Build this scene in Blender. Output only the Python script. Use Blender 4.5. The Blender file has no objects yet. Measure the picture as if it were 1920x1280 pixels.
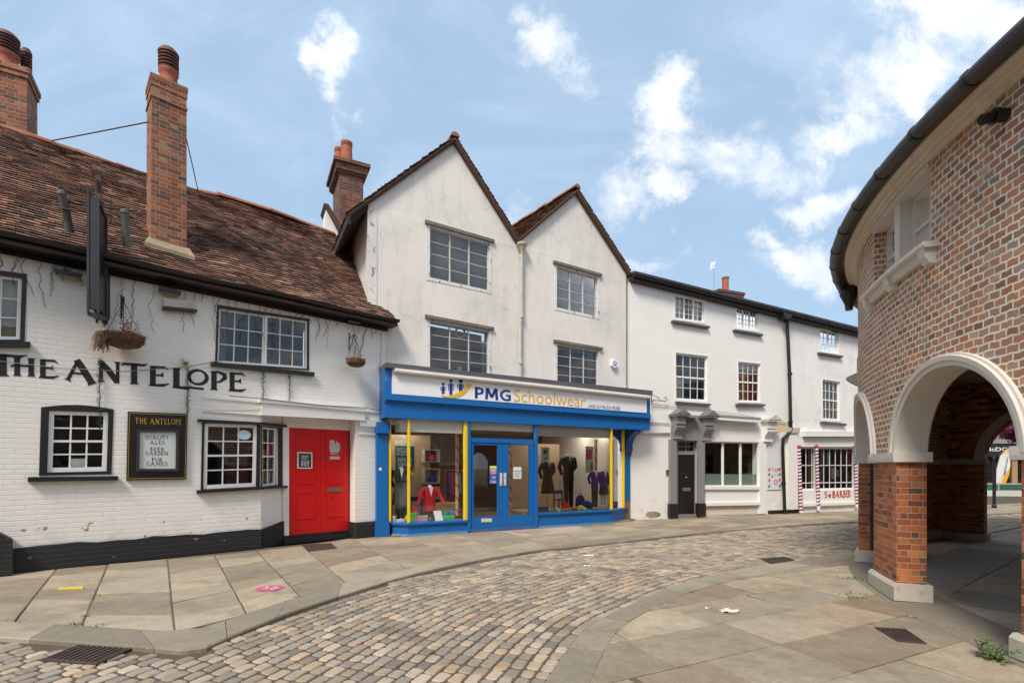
EXPO, SKYSTR, SUNSTR = 0.48, 0.10, 2.9
SKYPALE, CLOUD_D, CLOUD_L = (3.95, 5.5, 7.3), (6.3, 6.9, 7.7), (9.2, 9.1, 9.0)
import bpy, bmesh, math, random
from mathutils import Vector, Matrix
from mathutils.geometry import tessellate_polygon
random.seed(7)
R_ = math.radians
EYE, FX, HZ = 1.6, 960.0, 875.0        # eye height, focal length and horizon row of the photograph (1920 px wide)
sc = bpy.context.scene
# ---------------------------------------------------------------- camera
cd = bpy.data.cameras.new('camera'); cam = bpy.data.objects.new('camera', cd); sc.collection.objects.link(cam)
cam.location = (0, 0, EYE); cam.rotation_euler = (R_(90), 0, 0)
cd.sensor_width = 36; cd.lens = 18; cd.shift_y = (HZ - 640) / 1920; cd.clip_end = 1000; cd.clip_start = .05
sc.camera = cam
# ---------------------------------------------------------------- exposure
sc.view_settings.view_transform = 'Standard'; sc.view_settings.look = 'None'
sc.view_settings.gamma = 1; sc.view_settings.exposure = EXPO
SUN_EL, SUN_AZ = 50, 205               # azimuth clockwise from +Y
sc.cycles.diffuse_bounces = 6
# ---------------------------------------------------------------- node helpers
class G:
    def __init__(s, nt): s.nt = nt; s.L = nt.links
    def put(s, sock, v):
        if isinstance(v, bpy.types.NodeSocket): s.L.new(v, sock)
        elif v is not None:
            if hasattr(sock.default_value, '__len__') and not hasattr(v, '__len__'): v = [v] * len(sock.default_value)
            if hasattr(v, '__len__') and len(sock.default_value) == 4 and len(v) == 3: v = (*v, 1)
            sock.default_value = v
    def n(s, typ, ins=None, out=0, **pr):
        nd = s.nt.nodes.new(typ)
        for k, v in pr.items(): setattr(nd, k, v)
        for k, v in (ins or {}).items(): s.put(nd.inputs[k], v)
        return nd.outputs[out] if out is not None else nd
    def m(s, op, a, b=None, c=None, clamp=False):
        nd = s.nt.nodes.new('ShaderNodeMath'); nd.operation = op; nd.use_clamp = clamp
        for i, v in enumerate((a, b, c)):
            if v is not None: s.put(nd.inputs[i], v)
        return nd.outputs[0]
    def mr(s, v, a, b, c=0., d=1.):
        return s.n('ShaderNodeMapRange', {0: v, 1: a, 2: b, 3: c, 4: d}, interpolation_type='SMOOTHSTEP')
    def mix(s, f, a, b, mode='MIX'):
        nd = s.nt.nodes.new('ShaderNodeMix'); nd.data_type = 'RGBA'; nd.blend_type = mode
        s.put(nd.inputs[0], f); s.put(nd.inputs[6], a); s.put(nd.inputs[7], b)
        return nd.outputs[2]
    def noise(s, vec, scale, detail=4, rough=.55, dist=0., out=0):
        return s.n('ShaderNodeTexNoise', {'Vector': vec, 'Scale': scale, 'Detail': detail, 'Roughness': rough, 'Distortion': dist}, out)
    def ramp(s, f, stops, const=False):
        nd = s.nt.nodes.new('ShaderNodeValToRGB'); cr = nd.color_ramp
        if const: cr.interpolation = 'CONSTANT'
        while len(cr.elements) < len(stops): cr.elements.new(.5)
        for e, (p, c) in zip(cr.elements, stops): e.position = p; e.color = (*c, 1)
        s.put(nd.inputs[0], f); return nd.outputs[0]
    def xyz(s, v): nd = s.nt.nodes.new('ShaderNodeSeparateXYZ'); s.put(nd.inputs[0], v); return nd.outputs
    def comb(s, x, y, z=0.): return s.n('ShaderNodeCombineXYZ', {0: x, 1: y, 2: z})
    def uv(s): return s.n('ShaderNodeUVMap', uv_map='UVMap')
    def obj(s): return s.n('ShaderNodeTexCoord', out=3)
    def vscale(s, v, k):
        nd = s.nt.nodes.new('ShaderNodeVectorMath'); nd.operation = 'MULTIPLY'
        s.put(nd.inputs[0], v); s.put(nd.inputs[1], k); return nd.outputs[0]
    def vadd(s, v, k):
        nd = s.nt.nodes.new('ShaderNodeVectorMath'); nd.operation = 'ADD'
        s.put(nd.inputs[0], v); s.put(nd.inputs[1], k); return nd.outputs[0]
def newmat(name):
    m = bpy.data.materials.new(name); m.use_nodes = True; nt = m.node_tree; nt.nodes.clear()
    g = G(nt); o = nt.nodes.new('ShaderNodeOutputMaterial'); return m, g, o
def princ(g, o, col, rough=.6, height=None, bstr=.5, bdist=.01, **kw):
    ins = {'Base Color': col, 'Roughness': rough}; ins.update({k.replace('_', ' '): v for k, v in kw.items()})
    if height is not None:
        ins['Normal'] = g.n('ShaderNodeBump', {'Height': height, 'Strength': bstr, 'Distance': bdist})
    s = g.n('ShaderNodeBsdfPrincipled', ins); g.L.new(s, o.inputs[0]); return s
_M = {}
def plain(name, col, rough=.55, var=.12, bump=.15, scale=14, metal=0.):
    if name in _M: return _M[name]
    m, g, o = newmat(name); p = g.obj(); nz = g.noise(p, scale, 5); n2 = g.noise(p, 1.7, 3)
    k = g.m('ADD', g.m('MULTIPLY', g.m('SUBTRACT', nz, .5), var * 2), g.m('MULTIPLY', g.m('SUBTRACT', n2, .5), var * 2))
    c = g.mix(1., col, g.comb(g.m('ADD', 1, k), g.m('ADD', 1, k), g.m('ADD', 1, k)), 'MULTIPLY')
    princ(g, o, c, g.m('ADD', rough, g.m('MULTIPLY', g.m('SUBTRACT', nz, .5), .15)), nz, bump, .004, Metallic=metal)
    _M[name] = m; return m
def worn(name, col, under, amt=.62, rough=.6, scale=6, top=None):
    """paint with flaked patches that show what is under it"""
    if name in _M: return _M[name]
    m, g, o = newmat(name); p = g.obj(); nz = g.noise(p, scale, 8, .7); n2 = g.noise(p, 1.3, 4)
    fl = g.mr(nz, amt, amt + .02)
    c = g.mix(g.m('MULTIPLY', g.m('SUBTRACT', n2, .3, clamp=True), .9), col, [x * .72 for x in col])
    c = g.mix(fl, c, under)
    princ(g, o, c, rough, g.m('SUBTRACT', g.m('MULTIPLY', nz, .3), fl), .5, .004)
    _M[name] = m; return m
def brick(name, pal, mortar, p=.12, h=.078, mw=.012, bond='header', bump=.8, wob=.004, rough=.85, grime=.25):
    m, g, o = newmat(name); uv = g.uv()
    d = g.noise(uv, 9, 3, out=1); uvd = g.vadd(uv, g.vscale(g.vadd(d, (-.5, -.5, -.5)), wob * 3))
    d2 = g.noise(uv, 45, 3, out=1); uvd = g.vadd(uvd, g.vscale(g.vadd(d2, (-.5, -.5, -.5)), wob * 2.2))
    X = g.xyz(uvd); u, v = X[0], X[1]
    vr = g.m('DIVIDE', v, h); row = g.m('FLOOR', vr); fv = g.m('FRACT', vr)
    uu = g.m('ADD', g.m('DIVIDE', u, p), g.m('MULTIPLY', g.m('MODULO', g.m('ABSOLUTE', row), 2), .5))
    cell = g.m('FLOOR', uu); fu = g.m('FRACT', uu)
    dv = g.m('MULTIPLY', g.m('MINIMUM', fv, g.m('SUBTRACT', 1, fv)), h)
    if bond == 'header':
        du = g.m('MULTIPLY', g.m('MINIMUM', fu, g.m('SUBTRACT', 1, fu)), p); idx = cell
    else:
        S = g.m('LESS_THAN', fu, .66)
        x = g.m('SUBTRACT', fu, g.m('MULTIPLY', g.m('SUBTRACT', 1, S), .66)); w = g.m('ADD', .34, g.m('MULTIPLY', S, .32))
        du = g.m('MULTIPLY', g.m('MINIMUM', x, g.m('SUBTRACT', w, x)), p); idx = g.m('ADD', g.m('MULTIPLY', cell, 2), S)
    e = g.m('MINIMUM', du, dv); body = g.mr(e, mw * .32, mw * .68)
    wn = g.n('ShaderNodeTexWhiteNoise', {'Vector': g.comb(idx, row)}, None, noise_dimensions='2D')
    c = g.ramp(wn.outputs[0], pal, True)
    big = g.noise(uv, .8, 4); fine = g.noise(uv, 60, 4)
    X2 = g.xyz(wn.outputs[1])
    k = g.m('ADD', g.m('ADD', .72, g.m('MULTIPLY', X2[1], .4)), g.m('MULTIPLY', g.m('SUBTRACT', fine, .5), .7))
    k = g.m('MULTIPLY', k, g.m('SUBTRACT', 1, g.m('MULTIPLY', g.m('SUBTRACT', big, .45, clamp=True), grime * 3)))
    c = g.mix(1., c, g.comb(k, k, k), 'MULTIPLY')
    mo = g.mix(g.mr(g.noise(uv, 3, 4), .4, .75), mortar, [x * .7 for x in mortar])
    col = g.mix(body, mo, c)
    hh = g.m('ADD', body, g.m('MULTIPLY', fine, .35))
    princ(g, o, col, rough, hh, bump, .008); return m
def whitebrick(name, col=(.74, .72, .68), p=.235, h=.078, patch=(.42, .26, .13), bump=.6, dirt=.5, zp=.45):
    """thick white paint over brickwork, chipped near the ground"""
    m, g, o = newmat(name); uv = g.uv()
    d = g.noise(uv, 6, 3, out=1); uvd = g.vadd(uv, g.vscale(g.vadd(d, (-.5, -.5, -.5)), .02))
    X = g.xyz(uvd); vr = g.m('DIVIDE', X[1], h); row = g.m('FLOOR', vr); fv = g.m('FRACT', vr)
    fu = g.m('FRACT', g.m('ADD', g.m('DIVIDE', X[0], p), g.m('MULTIPLY', g.m('MODULO', g.m('ABSOLUTE', row), 2), .5)))
    dv = g.m('MULTIPLY', g.m('MINIMUM', fv, g.m('SUBTRACT', 1, fv)), h)
    du = g.m('ADD', g.m('MULTIPLY', g.m('MINIMUM', fu, g.m('SUBTRACT', 1, fu)), p), .001)
    e = g.m('MINIMUM', du, dv); body = g.mr(e, .001, .009)
    nz = g.noise(uv, 25, 5); big = g.noise(uv, .9, 4); strength = g.mr(g.noise(uv, .7, 2), .3, .6, .35, 1.)
    z = g.xyz(uv)[1]
    chip = g.m('MULTIPLY', g.mr(g.noise(uv, 5.5, 4, .5), .675, .69), g.mr(z, zp + .45, zp + .1))
    wn = g.n('ShaderNodeTexWhiteNoise', {'Vector': g.comb(g.m('FLOOR', g.m('DIVIDE', X[0], p)), row)}, 0, noise_dimensions='2D')
    c = g.mix(g.m('MULTIPLY', wn, .12), col, [x * .8 for x in col])
    c = g.mix(g.m('MULTIPLY', g.mr(big, .5, .75), dirt * .35), c, (.60, .52, .42))
    c = g.mix(g.m('MULTIPLY', g.m('SUBTRACT', 1, body), .16 if col[0] > .3 else .0), c, (.45, .40, .34))
    low = g.m('MULTIPLY', g.mr(z, .9, .1), g.mr(g.noise(uv, 2.5, 5, .7), .45, .65))
    c = g.mix(g.m('MULTIPLY', low, .38 if dirt else 0.), c, (.38, .33, .25))
    c = g.mix(chip, c, patch)
    hh = g.m('SUBTRACT', g.m('ADD', g.m('MULTIPLY', body, strength), g.m('MULTIPLY', nz, .25)), g.m('MULTIPLY', chip, .8))
    princ(g, o, c, .6, hh, bump, .006); return m
def stucco(name, col=(.70, .68, .65), streak=.5, flake=.0):
    m, g, o = newmat(name); uv = g.uv(); st = g.noise(g.vadd(g.vscale(uv, (2.2, .45, 1)), g.vscale(g.noise(uv, 1.5, 4, out=1), .5)), 2, 8, .72); big = g.noise(uv, .55, 5, .6)
    mid = g.noise(uv, 4, 6, .7); fine = g.noise(uv, 70, 3)
    c = g.mix(g.m('MULTIPLY', g.mr(st, .46, .72), streak * .6), col, (.40, .36, .31))
    c = g.mix(g.m('MULTIPLY', g.m('MULTIPLY', g.mr(big, .42, .68), g.mr(mid, .3, .7, .4, 1.)), streak * .8), c, (.42, .40, .38))
    pit = g.noise(uv, 22, 6, .75); c = g.mix(g.m('MULTIPLY', g.m('MULTIPLY', g.mr(pit, .6, .68), g.mr(big, .5, .6)), streak), c, (.25, .24, .22))
    c = g.mix(g.m('MULTIPLY', g.mr(mid, .6, .75), streak * .35), c, (.8, .79, .77))
    cr = g.n('ShaderNodeTexVoronoi', {'Vector': g.vadd(uv, g.vscale(g.noise(uv, 3, 4, out=1), .5)), 'Scale': .9}, 0, feature='DISTANCE_TO_EDGE')
    crk = g.m('MULTIPLY', g.mr(cr, .006, .001), g.mr(g.noise(uv, 1.1, 2), .5, .6))
    c = g.mix(g.m('MULTIPLY', crk, .7), c, (.3, .27, .24))
    if flake:
        fl = g.mr(g.noise(g.vscale(uv, (1.6, .8, 1)), 5, 7, .72), 1 - flake, 1 - flake + .02)
        c = g.mix(fl, c, (.20, .18, .16))
    princ(g, o, c, .75, g.m('ADD', g.m('MULTIPLY', fine, .3), mid), .35, .008); return m
def island(name, pal, rough=.8, nscale=18, var=.5, bump=.5, moss=0., mosscol=(.16, .15, .05), bdist=.006, stain=0.):
    """separate small pieces (tiles, setts, slabs), each with its own colour"""
    m, g, o = newmat(name); r = g.n('ShaderNodeNewGeometry', out=8); p = g.obj()
    c = g.ramp(r, pal); f = g.noise(p, nscale, 6, .65); w = g.n('ShaderNodeTexWhiteNoise', {'W': g.m('MULTIPLY', r, 91.7)}, 0, noise_dimensions='1D')
    k = g.m('ADD', g.m('ADD', .72 - var * .5, g.m('MULTIPLY', w, .5)), g.m('MULTIPLY', f, var))
    k = g.m('MULTIPLY', k, g.mr(g.noise(p, nscale * 7, 5, .7), .25, .75, .84, 1.14)); c = g.mix(1., c, g.comb(k, k, k), 'MULTIPLY')
    if stain:
        c = g.mix(g.m('MULTIPLY', g.mr(g.noise(p, 1.1, 8, .72), .44, .68), stain), c, (.17, .14, .10))
        c = g.mix(g.m('MULTIPLY', g.mr(g.noise(p, 55, 3, .6), .62, .68), stain * .8), c, (.08, .07, .055))
        c = g.mix(g.m('MULTIPLY', g.mr(g.noise(p, 26, 2, .6), .70, .74), stain * .6), c, (.5, .47, .42))
    if moss: c = g.mix(g.m('MULTIPLY', g.mr(g.noise(p, 1.6, 6, .7), .55, .72), moss), c, mosscol)
    princ(g, o, c, rough, f, bump, bdist); return m
# ---------------------------------------------------------------- world: physical sky with clouds, and one sun
w = bpy.data.worlds.new('World'); sc.world = w; w.use_nodes = True; w.node_tree.nodes.clear(); g = G(w.node_tree)
sky = g.n('ShaderNodeTexSky', sky_type='NISHITA', sun_disc=False, sun_elevation=R_(SUN_EL), sun_rotation=R_(SUN_AZ),
          air_density=1.0, dust_density=1.6, ozone_density=1.0)
dirn = g.n('ShaderNodeTexCoord', out=0); D = g.xyz(dirn)
yy = g.m('MAXIMUM', D[1], .15); gx = g.m('DIVIDE', D[0], yy); gz = g.m('DIVIDE', D[2], yy)
P2 = g.comb(gx, gz); wob = g.vscale(g.vadd(g.noise(P2, 3.2, 6, .62, out=1), (-.5, -.5, -.5)), .40)
Q = g.xyz(g.vadd(P2, wob)); bl = None
CL = [(650, 85, 48, 62, 1.), (655, 190, 30, 50, .55), (1035, 60, 75, 85, 1.), (975, 5, 60, 50, .8), (1262, 170, 75, 85, 1.), (1330, 275, 150, 75, 1.), (1225, 335, 55, 50, .9), (1450, 300, 110, 60, .9),
      (1140, 350, 55, 75, .62), (1690, 150, 150, 85, 1.1), (1800, 20, 170, 110, 1.1), (1590, 235, 110, 45, .9), (1560, 370, 110, 45, 1.), (1530, 480, 110, 50, 1.), (1440, 440, 60, 35, .8), (1190, 490, 70, 26, .6), (1000, 390, 50, 50, .5), (1240, 480, 60, 24, .5)]
for (cx, cy, rx, ry, a) in CL:
    dx = g.m('DIVIDE', g.m('SUBTRACT', Q[0], (cx - 960) / FX), rx / FX); dz = g.m('DIVIDE', g.m('SUBTRACT', Q[1], (HZ - cy) / FX), ry / FX)
    v = g.m('MULTIPLY', g.m('EXPONENT', g.m('MULTIPLY', g.m('ADD', g.m('MULTIPLY', dx, dx), g.m('MULTIPLY', dz, dz)), -.8)), a)
    bl = v if bl is None else g.m('MAXIMUM', bl, v)
det = g.noise(P2, 6, 11, .68, .25)
front = g.m('ADD', g.m('MULTIPLY', bl, .98), g.m('MULTIPLY', g.m('SUBTRACT', det, .5), 1.75))
cf = g.mr(front, .33, 1.02)
zz = g.m('MAXIMUM', D[2], .06); PB = g.comb(g.m('DIVIDE', D[0], zz), g.m('DIVIDE', D[1], zz))
cb = g.mr(g.noise(PB, 1.1, 7, .6, .2), .42, .62)
isf = g.mr(D[1], .12, .3)
den = g.m('ADD', g.m('MULTIPLY', cf, isf), g.m('MULTIPLY', cb, g.m('SUBTRACT', 1, isf)), clamp=True)
cir = g.m('MULTIPLY', g.mr(g.noise(g.vscale(P2, (1., 1.7, 1)), 2.2, 8, .62, .8), .38, .75), .42)
base = g.mix(1., sky, g.comb(1.0, 1.0, 1.0), 'MULTIPLY')
pale = g.mix(g.m('ADD', .66, g.m('MULTIPLY', cir, .4), clamp=True), base, g.mix(cir, SKYPALE, (5.0, 6.3, 7.8)))
tone = g.mr(g.noise(P2, 4.5, 6, .6), .3, .7)
cw = g.mix(tone, CLOUD_D, CLOUD_L)
fin = g.mix(g.m('MULTIPLY', den, .93), pale, cw)
bg = g.n('ShaderNodeBackground', {'Color': fin, 'Strength': SKYSTR})
wo = w.node_tree.nodes.new('ShaderNodeOutputWorld'); w.node_tree.links.new(bg, wo.inputs[0])
ld = bpy.data.lights.new('sun', 'SUN'); ld.energy = SUNSTR; ld.angle = R_(16); ld.color = (1, .92, .82)
sun = bpy.data.objects.new('sun', ld); sc.collection.objects.link(sun)
_d = Vector((math.sin(R_(SUN_AZ)) * math.cos(R_(SUN_EL)), math.cos(R_(SUN_AZ)) * math.cos(R_(SUN_EL)), math.sin(R_(SUN_EL))))
sun.rotation_euler = _d.to_track_quat('Z', 'Y').to_euler(); sun.location = _d * 40
# ---------------------------------------------------------------- frames and mesh builder
class Frame:
    """upright plane through (ox, oy), u to the right along the wall, n into the building"""
    def __init__(s, ox, oy, ux, uy):
        l = math.hypot(ux, uy); s.o = (ox, oy); s.u = (ux / l, uy / l); s.n = (-uy / l, ux / l)
    def w(s, p):
        return (s.o[0] + p[0] * s.u[0] + p[1] * s.n[0], s.o[1] + p[0] * s.u[1] + p[1] * s.n[1], p[2])
    def px(s, x, y, d=0.):
        """the (s, z) on the plane at depth d that is seen at photo pixel x, y"""
        a = (x - 960) / FX; ox = s.o[0] + s.n[0] * d; oy = s.o[1] + s.n[1] * d
        t = (a * oy - ox) / (s.u[0] - a * s.u[1]); Y = oy + s.u[1] * t
        return (t, EYE + (HZ - y) / FX * Y)
    def q(s, pts, d=0.): return [s.px(x, y, d) for x, y in pts]
ID = Frame(0, 0, 1, 0)
def gp(x, y, z=0.):
    Y = (EYE - z) * FX / (y - HZ); return ((x - 960) / FX * Y, Y)
def bil(q, u, v):
    """q = TL, TR, BR, BL as (s, z); u to the right, v downwards"""
    a = [q[0][i] * (1 - u) + q[1][i] * u for i in (0, 1)]; b = [q[3][i] * (1 - u) + q[2][i] * u for i in (0, 1)]
    return (a[0] * (1 - v) + b[0] * v, a[1] * (1 - v) + b[1] * v)
class MB:
    def __init__(s, fr=ID): s.v = []; s.f = []; s.uvs = []; s.mi = []; s.fr = fr; s.m = 0
    def face(s, pts, uv=None):
        k = len(s.v); s.v += [s.fr.w(p) for p in pts]; s.f.append(list(range(k, k + len(pts)))); s.mi.append(s.m)
        if uv is None:
            a = Vector(pts[0]); nn = Vector((0, 0, 0))
            for i in range(1, len(pts) - 1): nn += (Vector(pts[i]) - a).cross(Vector(pts[i + 1]) - a)
            ax = max(range(3), key=lambda i: abs(nn[i]))
            uv = [((p[1], p[2]) if ax == 0 else (p[0], p[2]) if ax == 1 else (p[0], p[1])) for p in pts]
        s.uvs.append(uv); return s
    def shape(s, V, F):
        """shared vertices: one island"""
        k = len(s.v); s.v += [s.fr.w(p) for p in V]
        for f in F:
            pts = [V[i] for i in f]; s.f.append([k + i for i in f]); s.mi.append(s.m)
            a = Vector(pts[0]); nn = Vector((0, 0, 0))
            for i in range(1, len(pts) - 1): nn += (Vector(pts[i]) - a).cross(Vector(pts[i + 1]) - a)
            ax = max(range(3), key=lambda i: abs(nn[i]))
            s.uvs.append([((p[1], p[2]) if ax == 0 else (p[0], p[2]) if ax == 1 else (p[0], p[1])) for p in pts])
        return s
    def hexa(s, P):
        """P: 4 front (TL,TR,BR,BL) then 4 back"""
        return s.shape(P, [(0, 1, 2, 3), (7, 6, 5, 4), (0, 4, 5, 1), (1, 5, 6, 2), (2, 6, 7, 3), (3, 7, 4, 0)])
    def box(s, x0, x1, y0, y1, z0, z1):
        return s.hexa([(x0, y0, z1), (x1, y0, z1), (x1, y0, z0), (x0, y0, z0), (x0, y1, z1), (x1, y1, z1), (x1, y1, z0), (x0, y1, z0)])
    def bbox(s, x0, x1, y0, y1, z0, z1, b=.01):
        """box with chamfered front edges (towards -y)"""
        V = [(x0, y0 + b, z1), (x1, y0 + b, z1), (x1, y0 + b, z0), (x0, y0 + b, z0), (x0 + b, y0, z1 - b), (x1 - b, y0, z1 - b), (x1 - b, y0, z0 + b), (x0 + b, y0, z0 + b),
             (x0, y1, z1), (x1, y1, z1), (x1, y1, z0), (x0, y1, z0)]
        return s.shape(V, [(4, 5, 6, 7), (0, 1, 5, 4), (1, 2, 6, 5), (2, 3, 7, 6), (3, 0, 4, 7), (0, 8, 9, 1), (1, 9, 10, 2), (2, 10, 11, 3), (3, 11, 8, 0), (11, 10, 9, 8)])
    def qb(s, q, u0, u1, v0, v1, d0, d1):
        a = [bil(q, u0, v0), bil(q, u1, v0), bil(q, u1, v1), bil(q, u0, v1)]
        return s.hexa([(p[0], d0, p[1]) for p in a] + [(p[0], d1, p[1]) for p in a])
    def qd(s, q, d0, d1): return s.qb(q, 0, 1, 0, 1, d0, d1)
    def prism(s, outer, d0, d1, holes=(), back=True):
        """polygon in (s, z) with holes, from depth d0 to d1"""
        loops = [outer] + list(holes); flat = [p for l in loops for p in l]; n = len(flat)
        tr = tessellate_polygon([[Vector((p[0], p[1], 0)) for p in l] for l in loops])
        V = [(p[0], d0, p[1]) for p in flat] + [(p[0], d1, p[1]) for p in flat]; F = [tuple(t) for t in tr]
        if back: F += [tuple(i + n for i in reversed(t)) for t in tr]
        k = 0
        for l in loops:
            for i in range(len(l)):
                j = (i + 1) % len(l); F.append((k + i, k + j, k + j + n, k + i + n))
            k += len(l)
        return s.shape(V, F)
    def tube(s, pts, r, n=8, caps=True, r2=None):
        V = []; F = []; pts = [Vector(p) for p in pts]; L = len(pts); pv = None
        for i, p in enumerate(pts):
            t = (pts[min(i + 1, L - 1)] - pts[max(i - 1, 0)]).normalized()
            a = pv if pv is not None else (Vector((0, 0, 1)) if abs(t.z) < .9 else Vector((1, 0, 0)))
            a = (a - t * a.dot(t)); a = a.normalized() if a.length > 1e-5 else t.orthogonal().normalized(); pv = a; b = t.cross(a)
            rr = r if r2 is None else r + (r2 - r) * i / (L - 1)
            V += [tuple(p + a * math.cos(2 * math.pi * k / n) * rr + b * math.sin(2 * math.pi * k / n) * rr) for k in range(n)]
        for i in range(L - 1):
            for k in range(n): F.append((i * n + k, i * n + (k + 1) % n, (i + 1) * n + (k + 1) % n, (i + 1) * n + k))
        if caps: F += [tuple(range(n - 1, -1, -1)), tuple(range((L - 1) * n, L * n))]
        return s.shape(V, F)
    def lathe(s, cx, cy, prof, n=20, sx=1., sy=1.):
        V = []; F = []
        for r, z in prof: V += [(cx + r * sx * math.cos(2 * math.pi * k / n), cy + r * sy * math.sin(2 * math.pi * k / n), z) for k in range(n)]
        for i in range(len(prof) - 1):
            for k in range(n): F.append((i * n + k, i * n + (k + 1) % n, (i + 1) * n + (k + 1) % n, (i + 1) * n + k))
        if prof[0][0] > 0: F.append(tuple(range(n - 1, -1, -1)))
        if prof[-1][0] > 0: F.append(tuple(range((len(prof) - 1) * n, len(prof) * n)))
        return s.shape(V, F)
    def loft(s, secs, n=16):
        """secs: (cx, cy, cz, rx, ry) ellipses"""
        V = []; F = []
        for cx, cy, cz, rx, ry in secs:
            V += [(cx + rx * math.cos(2 * math.pi * k / n), cy + ry * math.sin(2 * math.pi * k / n), cz) for k in range(n)]
        for i in range(len(secs) - 1):
            for k in range(n): F.append((i * n + k, i * n + (k + 1) % n, (i + 1) * n + (k + 1) % n, (i + 1) * n + k))
        F += [tuple(range(n - 1, -1, -1)), tuple(range((len(secs) - 1) * n, len(secs) * n))]
        return s.shape(V, F)
    def build(s, name, mat, parent=None, smooth=False, jit=0.):
        me = bpy.data.meshes.new(name); lx = ly = lz = 0.; q = parent
        while q is not None: lx += q.location.x; ly += q.location.y; lz += q.location.z; q = q.parent
        V = [(x - lx, y - ly, z - lz) for x, y, z in s.v]
        if jit:
            nz = __import__('mathutils').noise
            V = [tuple(Vector(v) + nz.noise_vector(Vector(v) * 1.3) * jit) for v in V]
        me.from_pydata(V, [], s.f)
        ul = me.uv_layers.new(name='UVMap'); k = 0
        flat = [c for f in s.uvs for p in f for c in (p[0], p[1])]
        ul.data.foreach_set('uv', flat)
        for mt in (mat if isinstance(mat, (list, tuple)) else [mat]): me.materials.append(mt)
        me.polygons.foreach_set('material_index', s.mi)
        bm = bmesh.new(); bm.from_mesh(me); bmesh.ops.recalc_face_normals(bm, faces=bm.faces); bm.to_mesh(me); bm.free()
        if smooth:
            me.polygons.foreach_set('use_smooth', [True] * len(me.polygons)); me.set_sharp_from_angle(angle=R_(40))
        me.update(); ob = bpy.data.objects.new(name, me); sc.collection.objects.link(ob); ob.parent = parent
        return ob
def tag(o, label=None, cat=None, group=None, kind=None):
    if label: o['label'] = label
    if cat: o['category'] = cat
    if group: o['group'] = group
    if kind: o['kind'] = kind
    return o
def thing(name, label, cat, loc=(0, 0, 0), group=None):
    o = bpy.data.objects.new(name, None); sc.collection.objects.link(o); o.location = loc; o.empty_display_size = .2
    return tag(o, label, cat, group)
def part(mb, name, mat, parent, **k): return mb.build(name, mat, parent, **k)
def text_mesh(fr, d, txt, quad, bold=0., th=.006):
    """raised lettering that fills the quad (TL, TR, BR, BL in (s, z))"""
    c = bpy.data.curves.new('lettering', 'FONT'); c.body = txt; c.offset = bold; c.resolution_u = 3
    o = bpy.data.objects.new('lettering', c); sc.collection.objects.link(o); bpy.context.view_layer.update()
    me = bpy.data.meshes.new_from_object(o.evaluated_get(bpy.context.evaluated_depsgraph_get()))
    xs = [v.co.x for v in me.vertices]; ys = [v.co.y for v in me.vertices]
    x0, x1, y0, y1 = min(xs), max(xs), min(ys), max(ys); mb = MB(fr); V = []
    for v in me.vertices:
        p = bil(quad, (v.co.x - x0) / (x1 - x0), (y1 - v.co.y) / (y1 - y0)); V.append((p[0], d, p[1]))
    mb.shape(V, [tuple(p.vertices) for p in me.polygons])
    bpy.data.objects.remove(o); bpy.data.meshes.remove(me); bpy.data.curves.remove(c)
    return mb
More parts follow.
